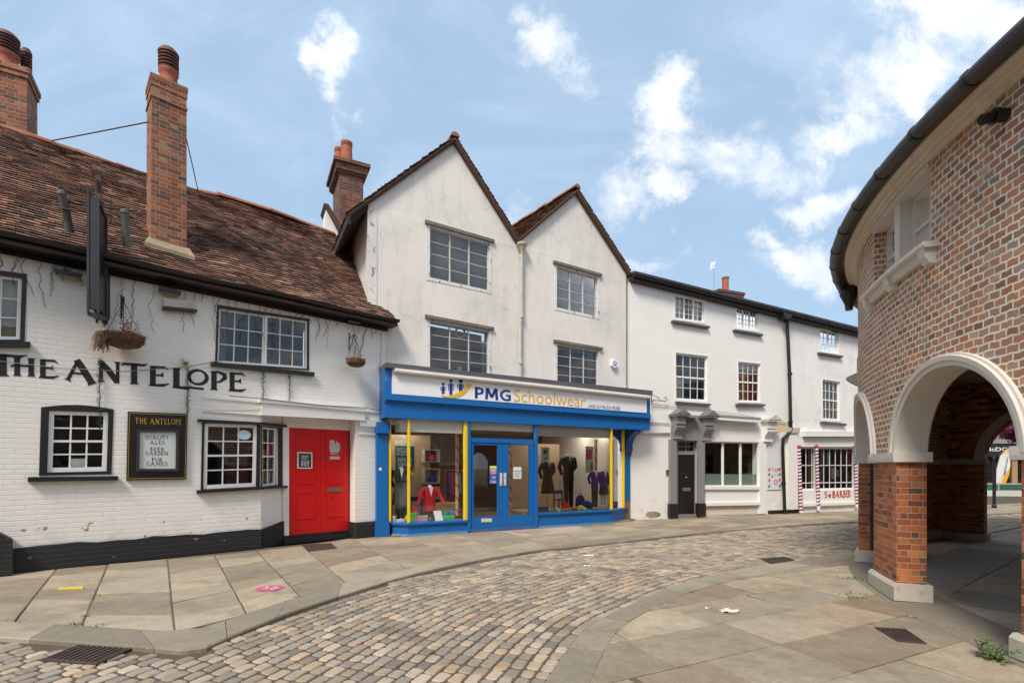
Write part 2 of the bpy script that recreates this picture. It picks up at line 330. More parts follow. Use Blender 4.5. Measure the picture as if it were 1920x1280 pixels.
# hand-drawn flared capitals: strokes of (x, y, width), height 1
def stem(x, w=.2, a=1.4, b=1.4): return [(x, 1, w * a), (x, .9, w), (x, .1, w), (x, 0, w * b)]
def ring(cx, cy, rx, ry): return [(cx + rx * math.cos(t * math.pi / 12), cy + ry * math.sin(t * math.pi / 12), .10 + .07 * abs(math.cos(t * math.pi / 12 + .5))) for t in range(25)]
GL = {
 'T': (.95, [[(0, .84, .03), (.05, .94, .11), (.82, .94, .11), (.95, 1.03, .03)], stem(.45, .2, 1.1)]),
 'H': (1., [stem(.25), stem(.8), [(0, .5, .1), (.1, .56, .09), (.8, .56, .09)]]),
 'E': (.85, [stem(.2, .2, 1., 1.6), [(.15, .95, .1), (.68, .95, .1), (.82, .84, .03)], [(.2, .55, .09), (.5, .55, .08), (.6, .57, .22), (.62, .57, .22)], [(.15, .05, .1), (.62, .06, .13), (.85, .16, .04)]]),
 'A': (1.2, [[(.13, 0, .3), (.16, .05, .12), (.5, .97, .1)], [(.46, 1., .22), (.6, .75, .24), (.98, .0, .25), (1.03, -.1, .32)], [(.3, .36, .08), (.78, .36, .08)]]),
 'N': (1.05, [stem(.2, .14, 2., 2.1), [(.15, 1, .2), (.5, .58, .24), (.86, .03, .22)], [(.88, 1, .28), (.88, .9, .13), (.88, -.02, .13)]]),
 'L': (.8, [stem(.2, .2, 1.4, 1.4), [(.15, .05, .1), (.6, .03, .14), (.8, .1, .05)]]),
 'O': (.95, [ring(.47, .52, .4, .42)]),
 'P': (.78, [stem(.2), [(.1, .95, .08), (.4, .96, .1), (.64, .85, .17), (.66, .66, .18), (.45, .46, .1), (.22, .4, .05)]]),
 'Q': (.98, [ring(.47, .52, .4, .42), [(.4, .1, .08), (.75, -.08, .12), (.95, -.05, .04)]]),
 'U': (.9, [[(.18, 1, .28), (.18, .9, .18), (.18, .35, .17), (.3, .1, .15), (.48, .04, .12), (.66, .1, .12), (.76, .35, .11), (.76, .9, .12), (.76, 1, .24)]]),
 'I': (.4, [stem(.2)]), 'Y': (.9, [[(.1, 1, .25), (.2, .9, .18), (.45, .5, .18)], [(.8, 1, .22), (.72, .9, .12), (.45, .5, .12)], [(.45, .5, .18), (.45, .1, .18), (.45, 0, .3)]]),
 'S': (.65, [[(.6, .82, .06), (.5, .95, .1), (.25, .95, .12), (.12, .76, .15), (.3, .55, .19), (.52, .38, .19), (.56, .2, .15), (.4, .05, .12), (.18, .05, .1), (.05, .2, .06)]]),
 'B': (.75, [stem(.2), [(.1, .95, .08), (.42, .95, .1), (.56, .77, .15), (.42, .56, .09), (.2, .54, .07)], [(.3, .54, .08), (.5, .52, .1), (.64, .3, .17), (.48, .06, .1), (.1, .04, .08)]]),
 'R': (.85, [stem(.2), [(.1, .95, .08), (.42, .95, .1), (.6, .74, .16), (.42, .5, .09), (.2, .47, .07)], [(.4, .5, .15), (.72, .08, .18), (.82, -.04, .2)]]),
 'G': (.9, [[(.78, .8, .06), (.65, .94, .1), (.4, .96, .11), (.14, .7, .16), (.12, .4, .17), (.3, .08, .14), (.55, .03, .1), (.76, .15, .14), (.76, .4, .16), (.58, .42, .07)]]),
 'D': (.9, [stem(.2), [(.1, .95, .08), (.45, .95, .1), (.74, .72, .16), (.76, .35, .17), (.5, .06, .1), (.1, .04, .08)]]),
 'M': (1.2, [[(.12, 0, .26), (.15, .1, .12), (.22, 1, .12)], [(.2, 1, .2), (.6, .2, .17)], [(.6, .2, .1), (.95, 1, .12)], [(.95, 1, .2), (1.05, .1, .2), (1.06, 0, .3)]]),
 '5': (.6, [[(.55, .92, .14), (.12, .92, .14), (.1, .55, .13), (.35, .6, .14), (.5, .42, .15), (.46, .14, .14), (.1, .06, .13)]]),
 'p': (.66, [[(.1, 0, .2), (.1, 1, .2)], [(.05, .92, .16), (.36, .92, .16), (.54, .82, .19), (.57, .68, .2), (.52, .52, .19), (.36, .43, .16), (.05, .43, .16)]]),
 'm': (1.05, [[(.12, 0, .2), (.18, 1, .2)], [(.2, 1, .22), (.52, .2, .2)], [(.52, .2, .2), (.85, 1, .22)], [(.87, 1, .2), (.93, 0, .2)]]),
 'g': (.9, [[(.84, .84, .17), (.62, .93, .17), (.36, .87, .19), (.15, .66, .2), (.13, .4, .2), (.3, .14, .19), (.55, .07, .17), (.78, .12, .17)], [(.8, .05, .18), (.8, .5, .18)], [(.88, .48, .15), (.5, .48, .15)]]),
 ' ': (.45, []),
}
def ribbon(mb, q, asp, strokes, d, th):
    for st in strokes:
        L = len(st); V = []
        for i, (x, y, w_) in enumerate(st):
            a = st[max(i - 1, 0)]; b = st[min(i + 1, L - 1)]; tx, ty = b[0] - a[0], b[1] - a[1]; l = math.hypot(tx, ty) or 1
            nx, ny = -ty / l * w_ / 2, tx / l * w_ / 2
            for sg in (1, -1):
                p = bil(q, (x + sg * nx) / asp, 1 - (y + sg * ny)); V += [(p[0], d - th, p[1]), (p[0], d, p[1])]
        F = []
        for i in range(L - 1):
            a, b = i * 4, i * 4 + 4; F += [(a, a + 2, b + 2, b), (a, b, b + 1, a + 1), (a + 2, a + 3, b + 3, b + 2)]
        mb.shape(V, F)
def write(mb, txt, q, d, th=.002, k=1.):
    tot = sum(GL[c][0] + .08 for c in txt) - .08; x = 0
    for c in txt:
        a = GL[c][0]; u0, u1 = x / tot, (x + a) / tot
        ribbon(mb, [bil(q, u0, 0), bil(q, u1, 0), bil(q, u1, 1), bil(q, u0, 1)], a, [[(X_, Y_, w_ * k) for X_, Y_, w_ in st] for st in GL[c][1]], d, th); x += a + .08
def hump(a, b, n, f): return [(a[0] + (b[0] - a[0]) * i / n, a[1] + (b[1] - a[1]) * i / n + f(i / n)) for i in range(n + 1)]
# ---------------------------------------------------------------- materials
white_br = whitebrick('painted_brick', (.83, .80, .75), zp=.5, dirt=.6, bump=.5); white_br2 = whitebrick('painted_brick_clean', (.80, .775, .735), dirt=.45, zp=.0, bump=.45)
render_w = stucco('weathered_render', (.74, .70, .65)); render_c = stucco('clean_render', (.79, .765, .73), .32); render_f = stucco('flaking_render', (.70, .69, .66), .5, .42)
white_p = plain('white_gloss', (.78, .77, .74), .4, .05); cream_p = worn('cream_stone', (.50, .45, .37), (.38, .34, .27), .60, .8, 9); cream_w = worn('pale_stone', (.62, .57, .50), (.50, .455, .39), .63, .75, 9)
black_p = worn('black_paint', (.012, .012, .013), (.16, .13, .11), .735, .45, 9); black_m = plain('black_metal', (.012, .012, .014), .4, .2)
plinth_m = whitebrick('black_plinth', (.016, .016, .018), patch=(.2, .12, .09), bump=1., dirt=.0); 
red_p = worn('red_gloss', (.64, .004, .006), (.50, .03, .03), .72, .36, 8); blue_p = worn('blue_gloss', (.004, .125, .40), (.05, .22, .46), .66, .42, 5); blue_d = plain('blue_dark', (.008, .03, .2), .5)
yel_p = plain('yellow_gloss', (.80, .54, .01), .4, .05); grey_p = plain('grey_gloss', (.235, .225, .225), .45, .08); lead = plain('lead', (.09, .09, .10), .6, .35, .5)
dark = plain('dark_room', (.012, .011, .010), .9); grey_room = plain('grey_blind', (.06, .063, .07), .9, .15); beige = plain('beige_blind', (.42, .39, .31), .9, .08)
cream_cloth = plain('net_curtain', (.78, .76, .72), .9, .1); red_cloth = plain('red_curtain', (.50, .06, .09), .9); yel_cloth = plain('yellow_curtain', (.8, .5, .04), .9)
steel = plain('steel', (.5, .5, .52), .3, .1, .1, 30, .8); wood = plain('pale_wood', (.42, .28, .14), .6, .2); wood_d = plain('brown_wood', (.2, .09, .03), .6, .3)
gold = plain('gold_paint', (.55, .33, .03), .4); ink = plain('black_lettering', (.012, .012, .013), .6, .3); paper = plain('paper', (.72, .72, .69), .7, .04)
navy = plain('navy_print', (.01, .03, .22), .5, .05); signy = plain('yellow_print', (.75, .42, .01), .5, .08); sign_w = plain('sign_white', (.80, .79, .78), .35, .02, .02)
BRK = [(0, (.42, .185, .105)), (.16, (.46, .235, .14)), (.32, (.37, .18, .115)), (.48, (.49, .215, .11)), (.6, (.44, .28, .18)), (.74, (.31, .195, .135)), (.86, (.31, .25, .205)), (.90, (.54, .21, .08)), (.96, (.24, .12, .08))]
hall_br = brick('hall_brick', BRK, (.74, .64, .50), .128, .0735, .020, wob=.006, bump=1.)
ORG = [(0, (.40, .10, .03)), (.25, (.48, .14, .04)), (.45, (.33, .08, .03)), (.62, (.52, .19, .07)), (.75, (.22, .07, .04)), (.85, (.38, .14, .07)), (.93, (.14, .07, .05))]
pier_br = brick('orange_brick', ORG, (.42, .32, .22), .34, .075, .011, 'flemish', 1., .006)
chim_br = brick('chimney_brick', [(0, (.30, .09, .04)), (.3, (.38, .13, .06)), (.5, (.22, .08, .05)), (.7, (.33, .17, .09)), (.85, (.14, .07, .05))], (.36, .28, .20), .34, .075, .011, 'flemish', 1., .006)
chim_dk = brick('dark_chimney_brick', [(0, (.14, .05, .035)), (.3, (.20, .07, .045)), (.6, (.10, .05, .04)), (.85, (.24, .10, .06))], (.22, .17, .13), .34, .075, .011, 'flemish', 1.)
far_br = brick('brown_brick', [(0, (.28, .16, .1)), (.5, (.34, .22, .14)), (.8, (.22, .14, .1))], (.5, .4, .3), .34, .075, .012, 'flemish', .5)
tile_m = island('clay_tiles', [(0, (.065, .042, .032)), (.25, (.12, .064, .046)), (.5, (.17, .088, .060)), (.75, (.22, .112, .074)), (.93, (.30, .15, .09)), (1, (.40, .22, .13))], .9, 16, .6, .7, .35, (.11, .10, .045))
tile_d = island('mossy_tiles', [(0, (.05, .03, .02)), (.5, (.10, .06, .04)), (1, (.16, .08, .05))], .95, 16, .6, .8, .5, (.12, .10, .05))
ridge_m = island('ridge_tiles', [(0, (.28, .10, .05)), (.5, (.38, .15, .08)), (1, (.30, .15, .10))], .85, 14, .6, .5, .4, (.2, .18, .12))
pot_m = plain('terracotta', (.36, .11, .06), .85, .45, .3, 7); pot_d = plain('dark_terracotta', (.12, .045, .035), .7, .4)
sett_m = island('granite_setts', [(0, (.20, .165, .135)), (.2, (.27, .225, .18)), (.4, (.32, .27, .21)), (.6, (.38, .31, .23)), (.8, (.36, .27, .18)), (.93, (.42, .35, .26)), (1, (.46, .31, .19))], .75, 22, .45, .6, .25, (.15, .13, .085), bdist=.005, stain=.6)
flag_m = island('york_stone', [(0, (.30, .245, .17)), (.35, (.34, .28, .195)), (.6, (.29, .25, .185)), (.82, (.335, .265, .18)), (1, (.325, .235, .155))], .85, 5, .6, .7, .3, (.14, .13, .06), .006, .7)
kerb_m = island('kerb_stone', [(0, (.25, .215, .16)), (1, (.30, .255, .19))], .85, 9, .4, .5, .1, (.14, .13, .06), .006, .7)
bed_m = plain('jointing', (.115, .09, .062), .95, .35, .6, 25); soil = plain('ground_soil', (.16, .14, .11), .95, .3, .5, 6)
cast = plain('rusty_iron', (.06, .035, .028), .7, .5, .5, 30); void = plain('drain_dark', (.008, .007, .006), .9)
def glassmat(name, tint=(1, 1, 1), ior=1.5, add=0.02, wav=.06):
    m, g, o = newmat(name); p = g.obj(); nz = g.noise(p, 1.6, 3)
    nr = g.n('ShaderNodeBump', {'Height': nz, 'Strength': wav, 'Distance': .03})
    f = g.m('ADD', g.n('ShaderNodeFresnel', {'IOR': ior, 'Normal': nr}), add)
    gl = g.n('ShaderNodeBsdfGlossy', {'Color': (1, 1, 1, 1), 'Roughness': .01, 'Normal': nr}); tr = g.n('ShaderNodeBsdfTransparent', {'Color': (*tint, 1)})
    mx = g.n('ShaderNodeMixShader', {0: f, 1: tr, 2: gl}); g.L.new(mx, o.inputs[0]); return m
glass = glassmat('window_glass', (.9, .93, .92), 1.5, .03, .05); glass_s = glassmat('shop_glass', (.93, .95, .94), 1.5, .06, .02); glass_q = glassmat('dull_glass', (.9, .93, .9), 1.25, .0, .05); frost = plain('frosted_glass', (.16, .20, .18), .3, .05)
def emis(name, col, st):
    m, g, o = newmat(name); g.L.new(g.n('ShaderNodeEmission', {'Color': (*col, 1), 'Strength': st}), o.inputs[0]); return m
lamp_on = emis('lit_lamp', (1, .90, .74), 18.)
def fol(name, pal):
    return island(name, pal, .7, 20, .5, .2)
dry_m = fol('dried_plant', [(0, (.10, .06, .03)), (.5, (.22, .14, .07)), (1, (.34, .20, .09))]); rust_leaf = fol('rusty_leaves', [(0, (.28, .09, .03)), (1, (.45, .2, .09))])
green_m = fol('green_leaves', [(0, (.035, .08, .015)), (.6, (.06, .14, .025)), (1, (.11, .2, .04))]); pink_m = fol('pink_petals', [(0, (.45, .01, .16)), (.5, (.65, .02, .25)), (.8, (.25, .08, .45)), (1, (.6, .03, .03))])
coir = plain('coir_basket', (.13, .06, .03), .95, .5, .9, 40)
# ---------------------------------------------------------------- ground
def chaikin(P, n=2):
    for _ in range(n):
        Q_ = [P[0]]
        for a, b in zip(P, P[1:]): Q_ += [(.75 * a[0] + .25 * b[0], .75 * a[1] + .25 * b[1]), (.25 * a[0] + .75 * b[0], .25 * a[1] + .75 * b[1])]
        P = Q_ + [P[-1]]
    return P
def ext(P, a, b):
    d0 = (Vector(P[0]) - Vector(P[1])).normalized(); d1 = (Vector(P[-1]) - Vector(P[-2])).normalized()
    return [tuple(Vector(P[0]) + d0 * a)] + list(P) + [tuple(Vector(P[-1]) + d1 * b)]
class Line:
    def __init__(s, P):
        s.P = [Vector(p) for p in P]; s.c = [0.]
        for a, b in zip(s.P, s.P[1:]): s.c.append(s.c[-1] + (b - a).length)
        s.len = s.c[-1]
    def at(s, t):
        t = min(max(t, 0), s.len - 1e-6); i = 0
        lo, hi = 0, len(s.c) - 1
        while hi - lo > 1:
            mi = (lo + hi) // 2
            if s.c[mi] <= t: lo = mi
            else: hi = mi
        k = (t - s.c[lo]) / max(s.c[lo + 1] - s.c[lo], 1e-9); return s.P[lo].lerp(s.P[lo + 1], k)
    def near(s, p):
        best = (1e9, 0); p = Vector(p)
        for i in range(len(s.P) - 1):
            a, b = s.P[i], s.P[i + 1]; d = b - a; k = max(0, min(1, (p - a).dot(d) / max(d.length_squared, 1e-9)))
            q = (a + d * k - p).length
            if q < best[0]: best = (q, s.c[i] + k * d.length)
        return best[1]
ZR = -.036
KO = ext([gp(*p) for p in [(0, 1193), (80, 1198), (240, 1209), (345, 1218), (385, 1212), (460, 1180), (540, 1148), (640, 1115), (748, 1082), (833, 1062), (933, 1042), (1000, 1032), (1140, 1017), (1187, 1012), (1367, 993), (1500, 983), (1607, 977)]], 6, 14)
KI = ext([gp(*p) for p in [(0, 1163), (155, 1172), (220, 1177), (310, 1182), (375, 1177), (462, 1151), (567, 1116), (647, 1091), (787, 1061), (900, 1041), (1000, 1024), (1140, 1009), (1187, 1004), (1367, 987), (1500, 978), (1607, 973)]], 6, 14)
KOL, KIL = Line(KO), Line(KI)
RO = ext(chaikin([gp(x, y, ZR) for x, y in [(1023, 1280), (1067, 1212), (1097, 1180), (1130, 1157), (1173, 1140), (1233, 1110), (1300, 1088), (1393, 1065), (1500, 1052), (1607, 1034)]]), 4, 22)
RI = ext(chaikin([gp(x, y, ZR) for x, y in [(1107, 1280), (1143, 1200), (1173, 1170), (1247, 1130), (1300, 1110), (1367, 1090), (1500, 1066), (1607, 1046)]]), 4, 22)
ROL, RIL = Line(RO), Line(RI)
mb = MB(); mb.face([(-300, -300, -.14), (300, -300, -.14), (300, 300, -.14), (-300, 300, -.14)]); gr = mb.build('ground', soil); tag(gr, kind='structure')
def slabshape(mb, P, z, b=.006, drop=.03, tilt=None):
    """P: convex polygon (x, y) in order; a stone with worn edges"""
    n = len(P); c = sum((Vector(p) for p in P), Vector((0, 0))) / n; tl = tilt or (random.uniform(-.003, .003), random.uniform(-.003, .003))
    zz = lambda p: z + (p[0] - c.x) * tl[0] + (p[1] - c.y) * tl[1]
    inn = [];
    for p in P:
        d = (c - Vector(p)); inn.append(Vector(p) + d.normalized() * b * 1.4)
    V = [(p[0], p[1], z - drop) for p in P] + [(p[0], p[1], zz(p) - b * .8) for p in P] + [(p.x, p.y, zz(p)) for p in inn]
    F = [tuple(range(2 * n, 3 * n))]
    for r in (0, 1): F += [(r * n + i, r * n + (i + 1) % n, (r + 1) * n + (i + 1) % n, (r + 1) * n + i) for i in range(n)]
    mb.shape(V, F)
def shrink(P, g_):
    c = sum((Vector(p) for p in P), Vector((0, 0))) / len(P); out = []
    for p in P: d = Vector(p) - c; l = d.length; out.append(tuple(c + d * max(0, (l - g_ * 1.3)) / max(l, 1e-6)))
    return out
def clip(P, a, b):
    """keep the part of P right of the line a->b"""
    d = Vector(b) - Vector(a); f = lambda p: -(d.x * (p[1] - a[1]) - d.y * (p[0] - a[0])); out = []
    for i in range(len(P)):
        p, q = P[i], P[(i + 1) % len(P)]; fp, fq = f(p), f(q)
        if fp >= 0: out.append(p)
        if fp * fq < 0: t = fp / (fp - fq); out.append((p[0] + (q[0] - p[0]) * t, p[1] + (q[1] - p[1]) * t))
    return out
# the cobbled road: bed and setts laid in courses that follow the bend
FAC = [(-2.97 - .731 * 12, 12 - .682 * 12), (-2.97, 12.0), (3.52, 15.36), (3.52 + .9346 * 22, 15.36 + .3557 * 22)]
mb = MB(); pts = [tuple(p) for p in KOL.P]
mb.face([(-40, -30, -.049), (60, -30, -.049), (60, 60, -.049), (-40, 60, -.049)]); mb.m = 1
def nrm(L, t): a, b = L.at(t - .05), L.at(t + .05); d = (b - a).normalized(); return Vector((-d.y, d.x))
def kerbY(x):
    for a, b in zip(KO, KO[1:]):
        if a[0] <= x <= b[0] + 1e-9: return a[1] + (b[1] - a[1]) * (x - a[0]) / max(b[0] - a[0], 1e-9)
    return 1e9 if x > KO[-1][0] else KO[0][1]
rnd = random.Random(3)
for k in range(0, 92):
    wd = .124; d0 = k * wd + .006; t = rnd.uniform(0, .2); cl = []
    NS = 160
    cv = []
    for i in range(NS + 1):
        tt = ROL.len * i / NS; p = ROL.at(tt) + nrm(ROL, max(.06, min(ROL.len - .06, tt))) * d0; cv.append(p)
    C1 = Line(cv); C2 = Line([ROL.at(ROL.len * i / NS) + nrm(ROL, max(.06, min(ROL.len - .06, ROL.len * i / NS))) * (d0 + wd - .019) for i in range(NS + 1)])
    r = C2.len / C1.len
    while t < C1.len - .3:
        l = rnd.uniform(.135, .205); a = C1.at(t); far = a.y
        if far > 3.0 and far < 21 and abs(a.x) < far * 1.12 + .8:
            e = t + l - .020
            P = [C1.at(t), C1.at(e), C2.at(e * r + rnd.uniform(-.008, .008)), C2.at(t * r + rnd.uniform(-.008, .008))]
            c = (P[0] + P[2]) / 2
            if c.y < kerbY(c.x) - .06 and (c - Vector((14, 2.86))).length > 10.1 and not (1 < 0):
                P = [tuple(p + Vector((rnd.uniform(-.006, .006), rnd.uniform(-.006, .006)))) for p in P]; Q8 = []
                for i_ in range(4):
                    a_, b_, c_ = (Vector(P[(i_ + j_) % 4]) for j_ in (3, 0, 1)); kk = rnd.uniform(.013, .024); Q8 += [tuple(b_ + (a_ - b_).normalized() * kk), tuple(b_ + (c_ - b_).normalized() * kk)]
                P = Q8; slabshape(mb, P, ZR + rnd.uniform(-.004, .003), .009, .03, (rnd.uniform(-.02, .02), rnd.uniform(-.02, .02)))
        t += l
tag(mb.build('road', [plain('sett_jointing', (.085, .064, .043), .95, .4, .6, 30), sett_m]), kind='structure')
# left pavement: bed, slabs between the house fronts and the kerb, kerb stones
fr_line = Line([(-2.97 - .731 * 12, 12 - .682 * 12), (-2.97, 12.0), (3.52, 15.36), (3.52 + .9346 * 22, 15.36 + .3557 * 22)])
mb = MB(); n = 90
for i in range(n):
    ta, tb = i / n, (i + 1) / n; A_, B_ = KIL.at(ta * KIL.len), KIL.at(tb * KIL.len)
    fa, fb = fr_line.at(fr_line.near(A_) if 0 else ta * fr_line.len), fr_line.at(tb * fr_line.len)
    mb.face([(A_.x, A_.y, -.012), (B_.x, B_.y, -.012), (fb.x, fb.y, -.012), (fa.x, fa.y, -.012)])
mb.m = 1
cols = [((-330, 1120), (-420, 1150)), ((-150, 1095), (-190, 1155)), ((0, 1080), (-60, 1160)), ((108, 1071), (28, 1164)), ((207, 1063), (153, 1173)), ((322, 1053), (328, 1183)), ((412, 1045), (463, 1150)), ((493, 1037), (563, 1117)), ((578, 1026), (648, 1091))]
CT = [Vector(gp(*a)) for a, b in cols]; CB = [Vector(gp(*b)) for a, b in cols]
A0F = Frame(-2.97, 12, .731, .682)
CT = [p + Vector(A0F.n) * .35 for p in CT]
t0, t1 = fr_line.near(CT[-1]), KIL.near(CB[-1]); m_ = 26
for i in range(1, m_ + 1):
    CT.append(fr_line.at(t0 + (fr_line.len - t0) * (i / m_)) + Vector((-.05, .1))); CB.append(KIL.at(t1 + (KIL.len - t1) * (i / m_)))
for i in range(len(CT) - 1):
    L_ = ((CT[i] - CB[i]).length + (CT[i + 1] - CB[i + 1]).length) / 2; nr = max(2, round(L_ / .62)); cuts = [0.]
    for j in range(1, nr): cuts.append((j + rnd.uniform(-.18, .18)) / nr)
    cuts.append(1.); sk = [0] + [rnd.uniform(-.03, .03) for _ in range(nr - 1)] + [0]
    for j in range(nr):
        P = [CB[i].lerp(CT[i], cuts[j] + sk[j]), CB[i + 1].lerp(CT[i + 1], cuts[j] - sk[j]), CB[i + 1].lerp(CT[i + 1], cuts[j + 1] - sk[j + 1]), CB[i].lerp(CT[i], cuts[j + 1] + sk[j + 1])]
        slabshape(mb, shrink(P, .010), rnd.uniform(-.005, .004), .008, .03, (rnd.uniform(-.006, .006), rnd.uniform(-.006, .006)))
tag(mb.build('pavement', [bed_m, flag_m]), kind='structure')
def kpair(x):
    for i in range(len(KI) - 1):
        if x <= KIL.c[i + 1] + 1e-6: k = (x - KIL.c[i]) / (KIL.c[i + 1] - KIL.c[i]); return KOL.P[i].lerp(KOL.P[i + 1], k)
    return KOL.P[-1]
mb = MB(); t = 0.
while t < KIL.len - .5:
    l = rnd.uniform(.75, 1.1); e = min(t + l - .008, KIL.len)
    n = 4; n = 10; ts = [t + (e - t) * i / n for i in range(n + 1)]; I_ = [KIL.at(x) for x in ts]; O_ = [kpair(x) for x in ts]
    # keep the outer edge in order round the corner
    V = []; F = []
    for a, b in zip(I_, O_):
        d = (b - a).normalized(); V += [(a.x, a.y, -.02), (a.x, a.y, .001), (b.x - d.x * .02, b.y - d.y * .02, 0.), (b.x - d.x * .004, b.y - d.y * .004, -.014), (b.x, b.y, -.10)]
    for i in range(n): F += [tuple([i * 5 + j, i * 5 + j + 1, (i + 1) * 5 + j + 1, (i + 1) * 5 + j]) for j in range(4)]
    F += [(0, 1, 2, 3, 4), (n * 5 + 4, n * 5 + 3, n * 5 + 2, n * 5 + 1, n * 5)]
    mb.shape(V, F); t += l
tag(mb.build('kerb', kerb_m), kind='structure')
# right-hand paving in front of and around the market hall
HC, HR = Vector((14.0, 2.86)), 10.0
ae = R_(26); ex_, en_ = Vector((math.cos(ae), math.sin(ae))), Vector((-math.sin(ae), math.cos(ae)))
mb = MB(); mb.m = 0
RP = [tuple(p) for p in RIL.P]
bedP = [(x, y, ZR + .008) for x, y in RP] + [(60, RP[-1][1], ZR + .008), (60, -20, ZR + .008), (RP[0][0], -20, ZR + .008)]
mb.face(bedP); mb.m = 1
for k in range(-9, 26):
    v0 = 3.138 + .69 * k; v1 = v0 + .69 - .010; u = -8 + rnd.uniform(0, 1)
    while u < 38:
        l = rnd.uniform(.75, 1.35); a, b = u, u + l - .010; sk = rnd.uniform(-.05, .05)
        P = [tuple(ex_ * a + en_ * v0), tuple(ex_ * b + en_ * v0), tuple(ex_ * (b + sk) + en_ * v1), tuple(ex_ * (a + sk) + en_ * v1)]
        c = Vector(P[0]).lerp(Vector(P[2]), .5); u += l
        if (c - HC).length < 9.2 or c.y < 1.5 or c.y > 36: continue
        for s0, s1 in zip(RP, RP[1:]):
            P = clip(P, s0, s1)
            if len(P) < 3: break
        if len(P) < 3: continue
        slabshape(mb, P, ZR + .02 + rnd.uniform(-.003, .003), .007)
tag(mb.build('plaza_paving', [bed_m, flag_m]), kind='structure')
mb = MB(); t = 0.
while t < RIL.len - 1:
    l = rnd.uniform(.6, 1.0); e = t + l - .008; n = 3; I_ = [RIL.at(t + (e - t) * i / n) for i in range(n + 1)]; O_ = [ROL.at(ROL.near(p)) for p in I_]
    if I_[0].y > 1.:
        V = []; F = []
        for a, b in zip(I_, O_):
            d = (b - a).normalized(); V += [(a.x, a.y, ZR - .02), (a.x, a.y, ZR + .022), (b.x - d.x * .012, b.y - d.y * .012, ZR + .02), (b.x, b.y, ZR + .01), (b.x, b.y, ZR - .02)]
        for i in range(n): F += [tuple([i * 5 + j, i * 5 + j + 1, (i + 1) * 5 + j + 1, (i + 1) * 5 + j]) for j in range(4)]
        F += [(0, 1, 2, 3, 4), (n * 5 + 4, n * 5 + 3, n * 5 + 2, n * 5 + 1, n * 5)]
        mb.shape(V, F)
    t += l
tag(mb.build('paving_edge_kerb', kerb_m), kind='structure')
# ---------------------------------------------------------------- windows
def window(fr, root, q, cols, rows, d=.06, fw=.045, bw=.018, mat=None, room=None, thick=(), trans=(), backd=.3, name='window', gl=None, fd=.05, curtains=(), rail=None):
    """q: outer edge of the painted frame; thick/trans: (u, width) and (v, width) of heavier bars"""
    mat = mat or white_p; W_ = abs(q[1][0] - q[0][0]); H_ = abs(q[0][1] - q[3][1]); mb = MB(fr); a, b = fw / W_, fw / H_
    mb.qb(q, 0, a, 0, 1, d, d + fd).qb(q, 1 - a, 1, 0, 1, d, d + fd).qb(q, a, 1 - a, 0, b, d, d + fd).qb(q, a, 1 - a, 1 - b * 1.2, 1, d, d + fd)
    vs = [(i / cols, bw) for i in range(1, cols)]; hs = [(j / rows, bw) for j in range(1, rows)]
    vs = [(u, w_) for u, w_ in vs if all(abs(u - t[0]) > .04 for t in thick)]; hs = [(v, w_) for v, w_ in hs if all(abs(v - t[0]) > .04 for t in trans)]
    iu = lambda u: a + (1 - 2 * a) * u; iv = lambda v: b + (1 - 2.2 * b) * v
    for u, w_ in vs: mb.qb(q, iu(u) - w_ / W_ / 2, iu(u) + w_ / W_ / 2, b, 1 - b * 1.2, d + .014, d + fd - .012)
    for v, w_ in hs: mb.qb(q, a, 1 - a, iv(v) - w_ / H_ / 2, iv(v) + w_ / H_ / 2, d + .011, d + fd - .015)
    for u, w_ in thick: mb.qb(q, iu(u) - w_ / W_ / 2, iu(u) + w_ / W_ / 2, b, 1 - b * 1.2, d + .005, d + fd - .003)
    for v, w_ in trans: mb.qb(q, a, 1 - a, iv(v) - w_ / H_ / 2, iv(v) + w_ / H_ / 2, d + .002, d + fd - .005)
    w_ = mb.build(name, mat, root)
    p = MB(fr); c = [bil(q, a * .5, b * .5), bil(q, 1 - a * .5, b * .5), bil(q, 1 - a * .5, 1 - b * .5), bil(q, a * .5, 1 - b * .5)]
    p.face([(x, d + fd * .55, z) for x, z in c]); p.build('pane', gl or glass, w_)
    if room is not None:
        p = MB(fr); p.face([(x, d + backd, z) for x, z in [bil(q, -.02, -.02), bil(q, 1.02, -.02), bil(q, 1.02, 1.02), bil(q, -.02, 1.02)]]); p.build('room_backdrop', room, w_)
    for (u0, u1, v0, v1, m_c) in curtains:
        p = MB(fr); N = max(6, int((u1 - u0) * W_ / .02)); prev = None
        for i in range(N + 1):
            u = u0 + (u1 - u0) * i / N; dd = d + .085 + .012 * math.sin(i * 1.1) + .008 * math.sin(i * 2.7)
            A_, B_ = bil(q, u, v0), bil(q, u, v1)
            if prev: p.face([(prev[0][0], prev[2], prev[0][1]), (A_[0], dd, A_[1]), (B_[0], dd, B_[1]), (prev[1][0], prev[2], prev[1][1])])
            prev = (A_, B_, dd)
        p.build('curtain', m_c, w_)
    return w_
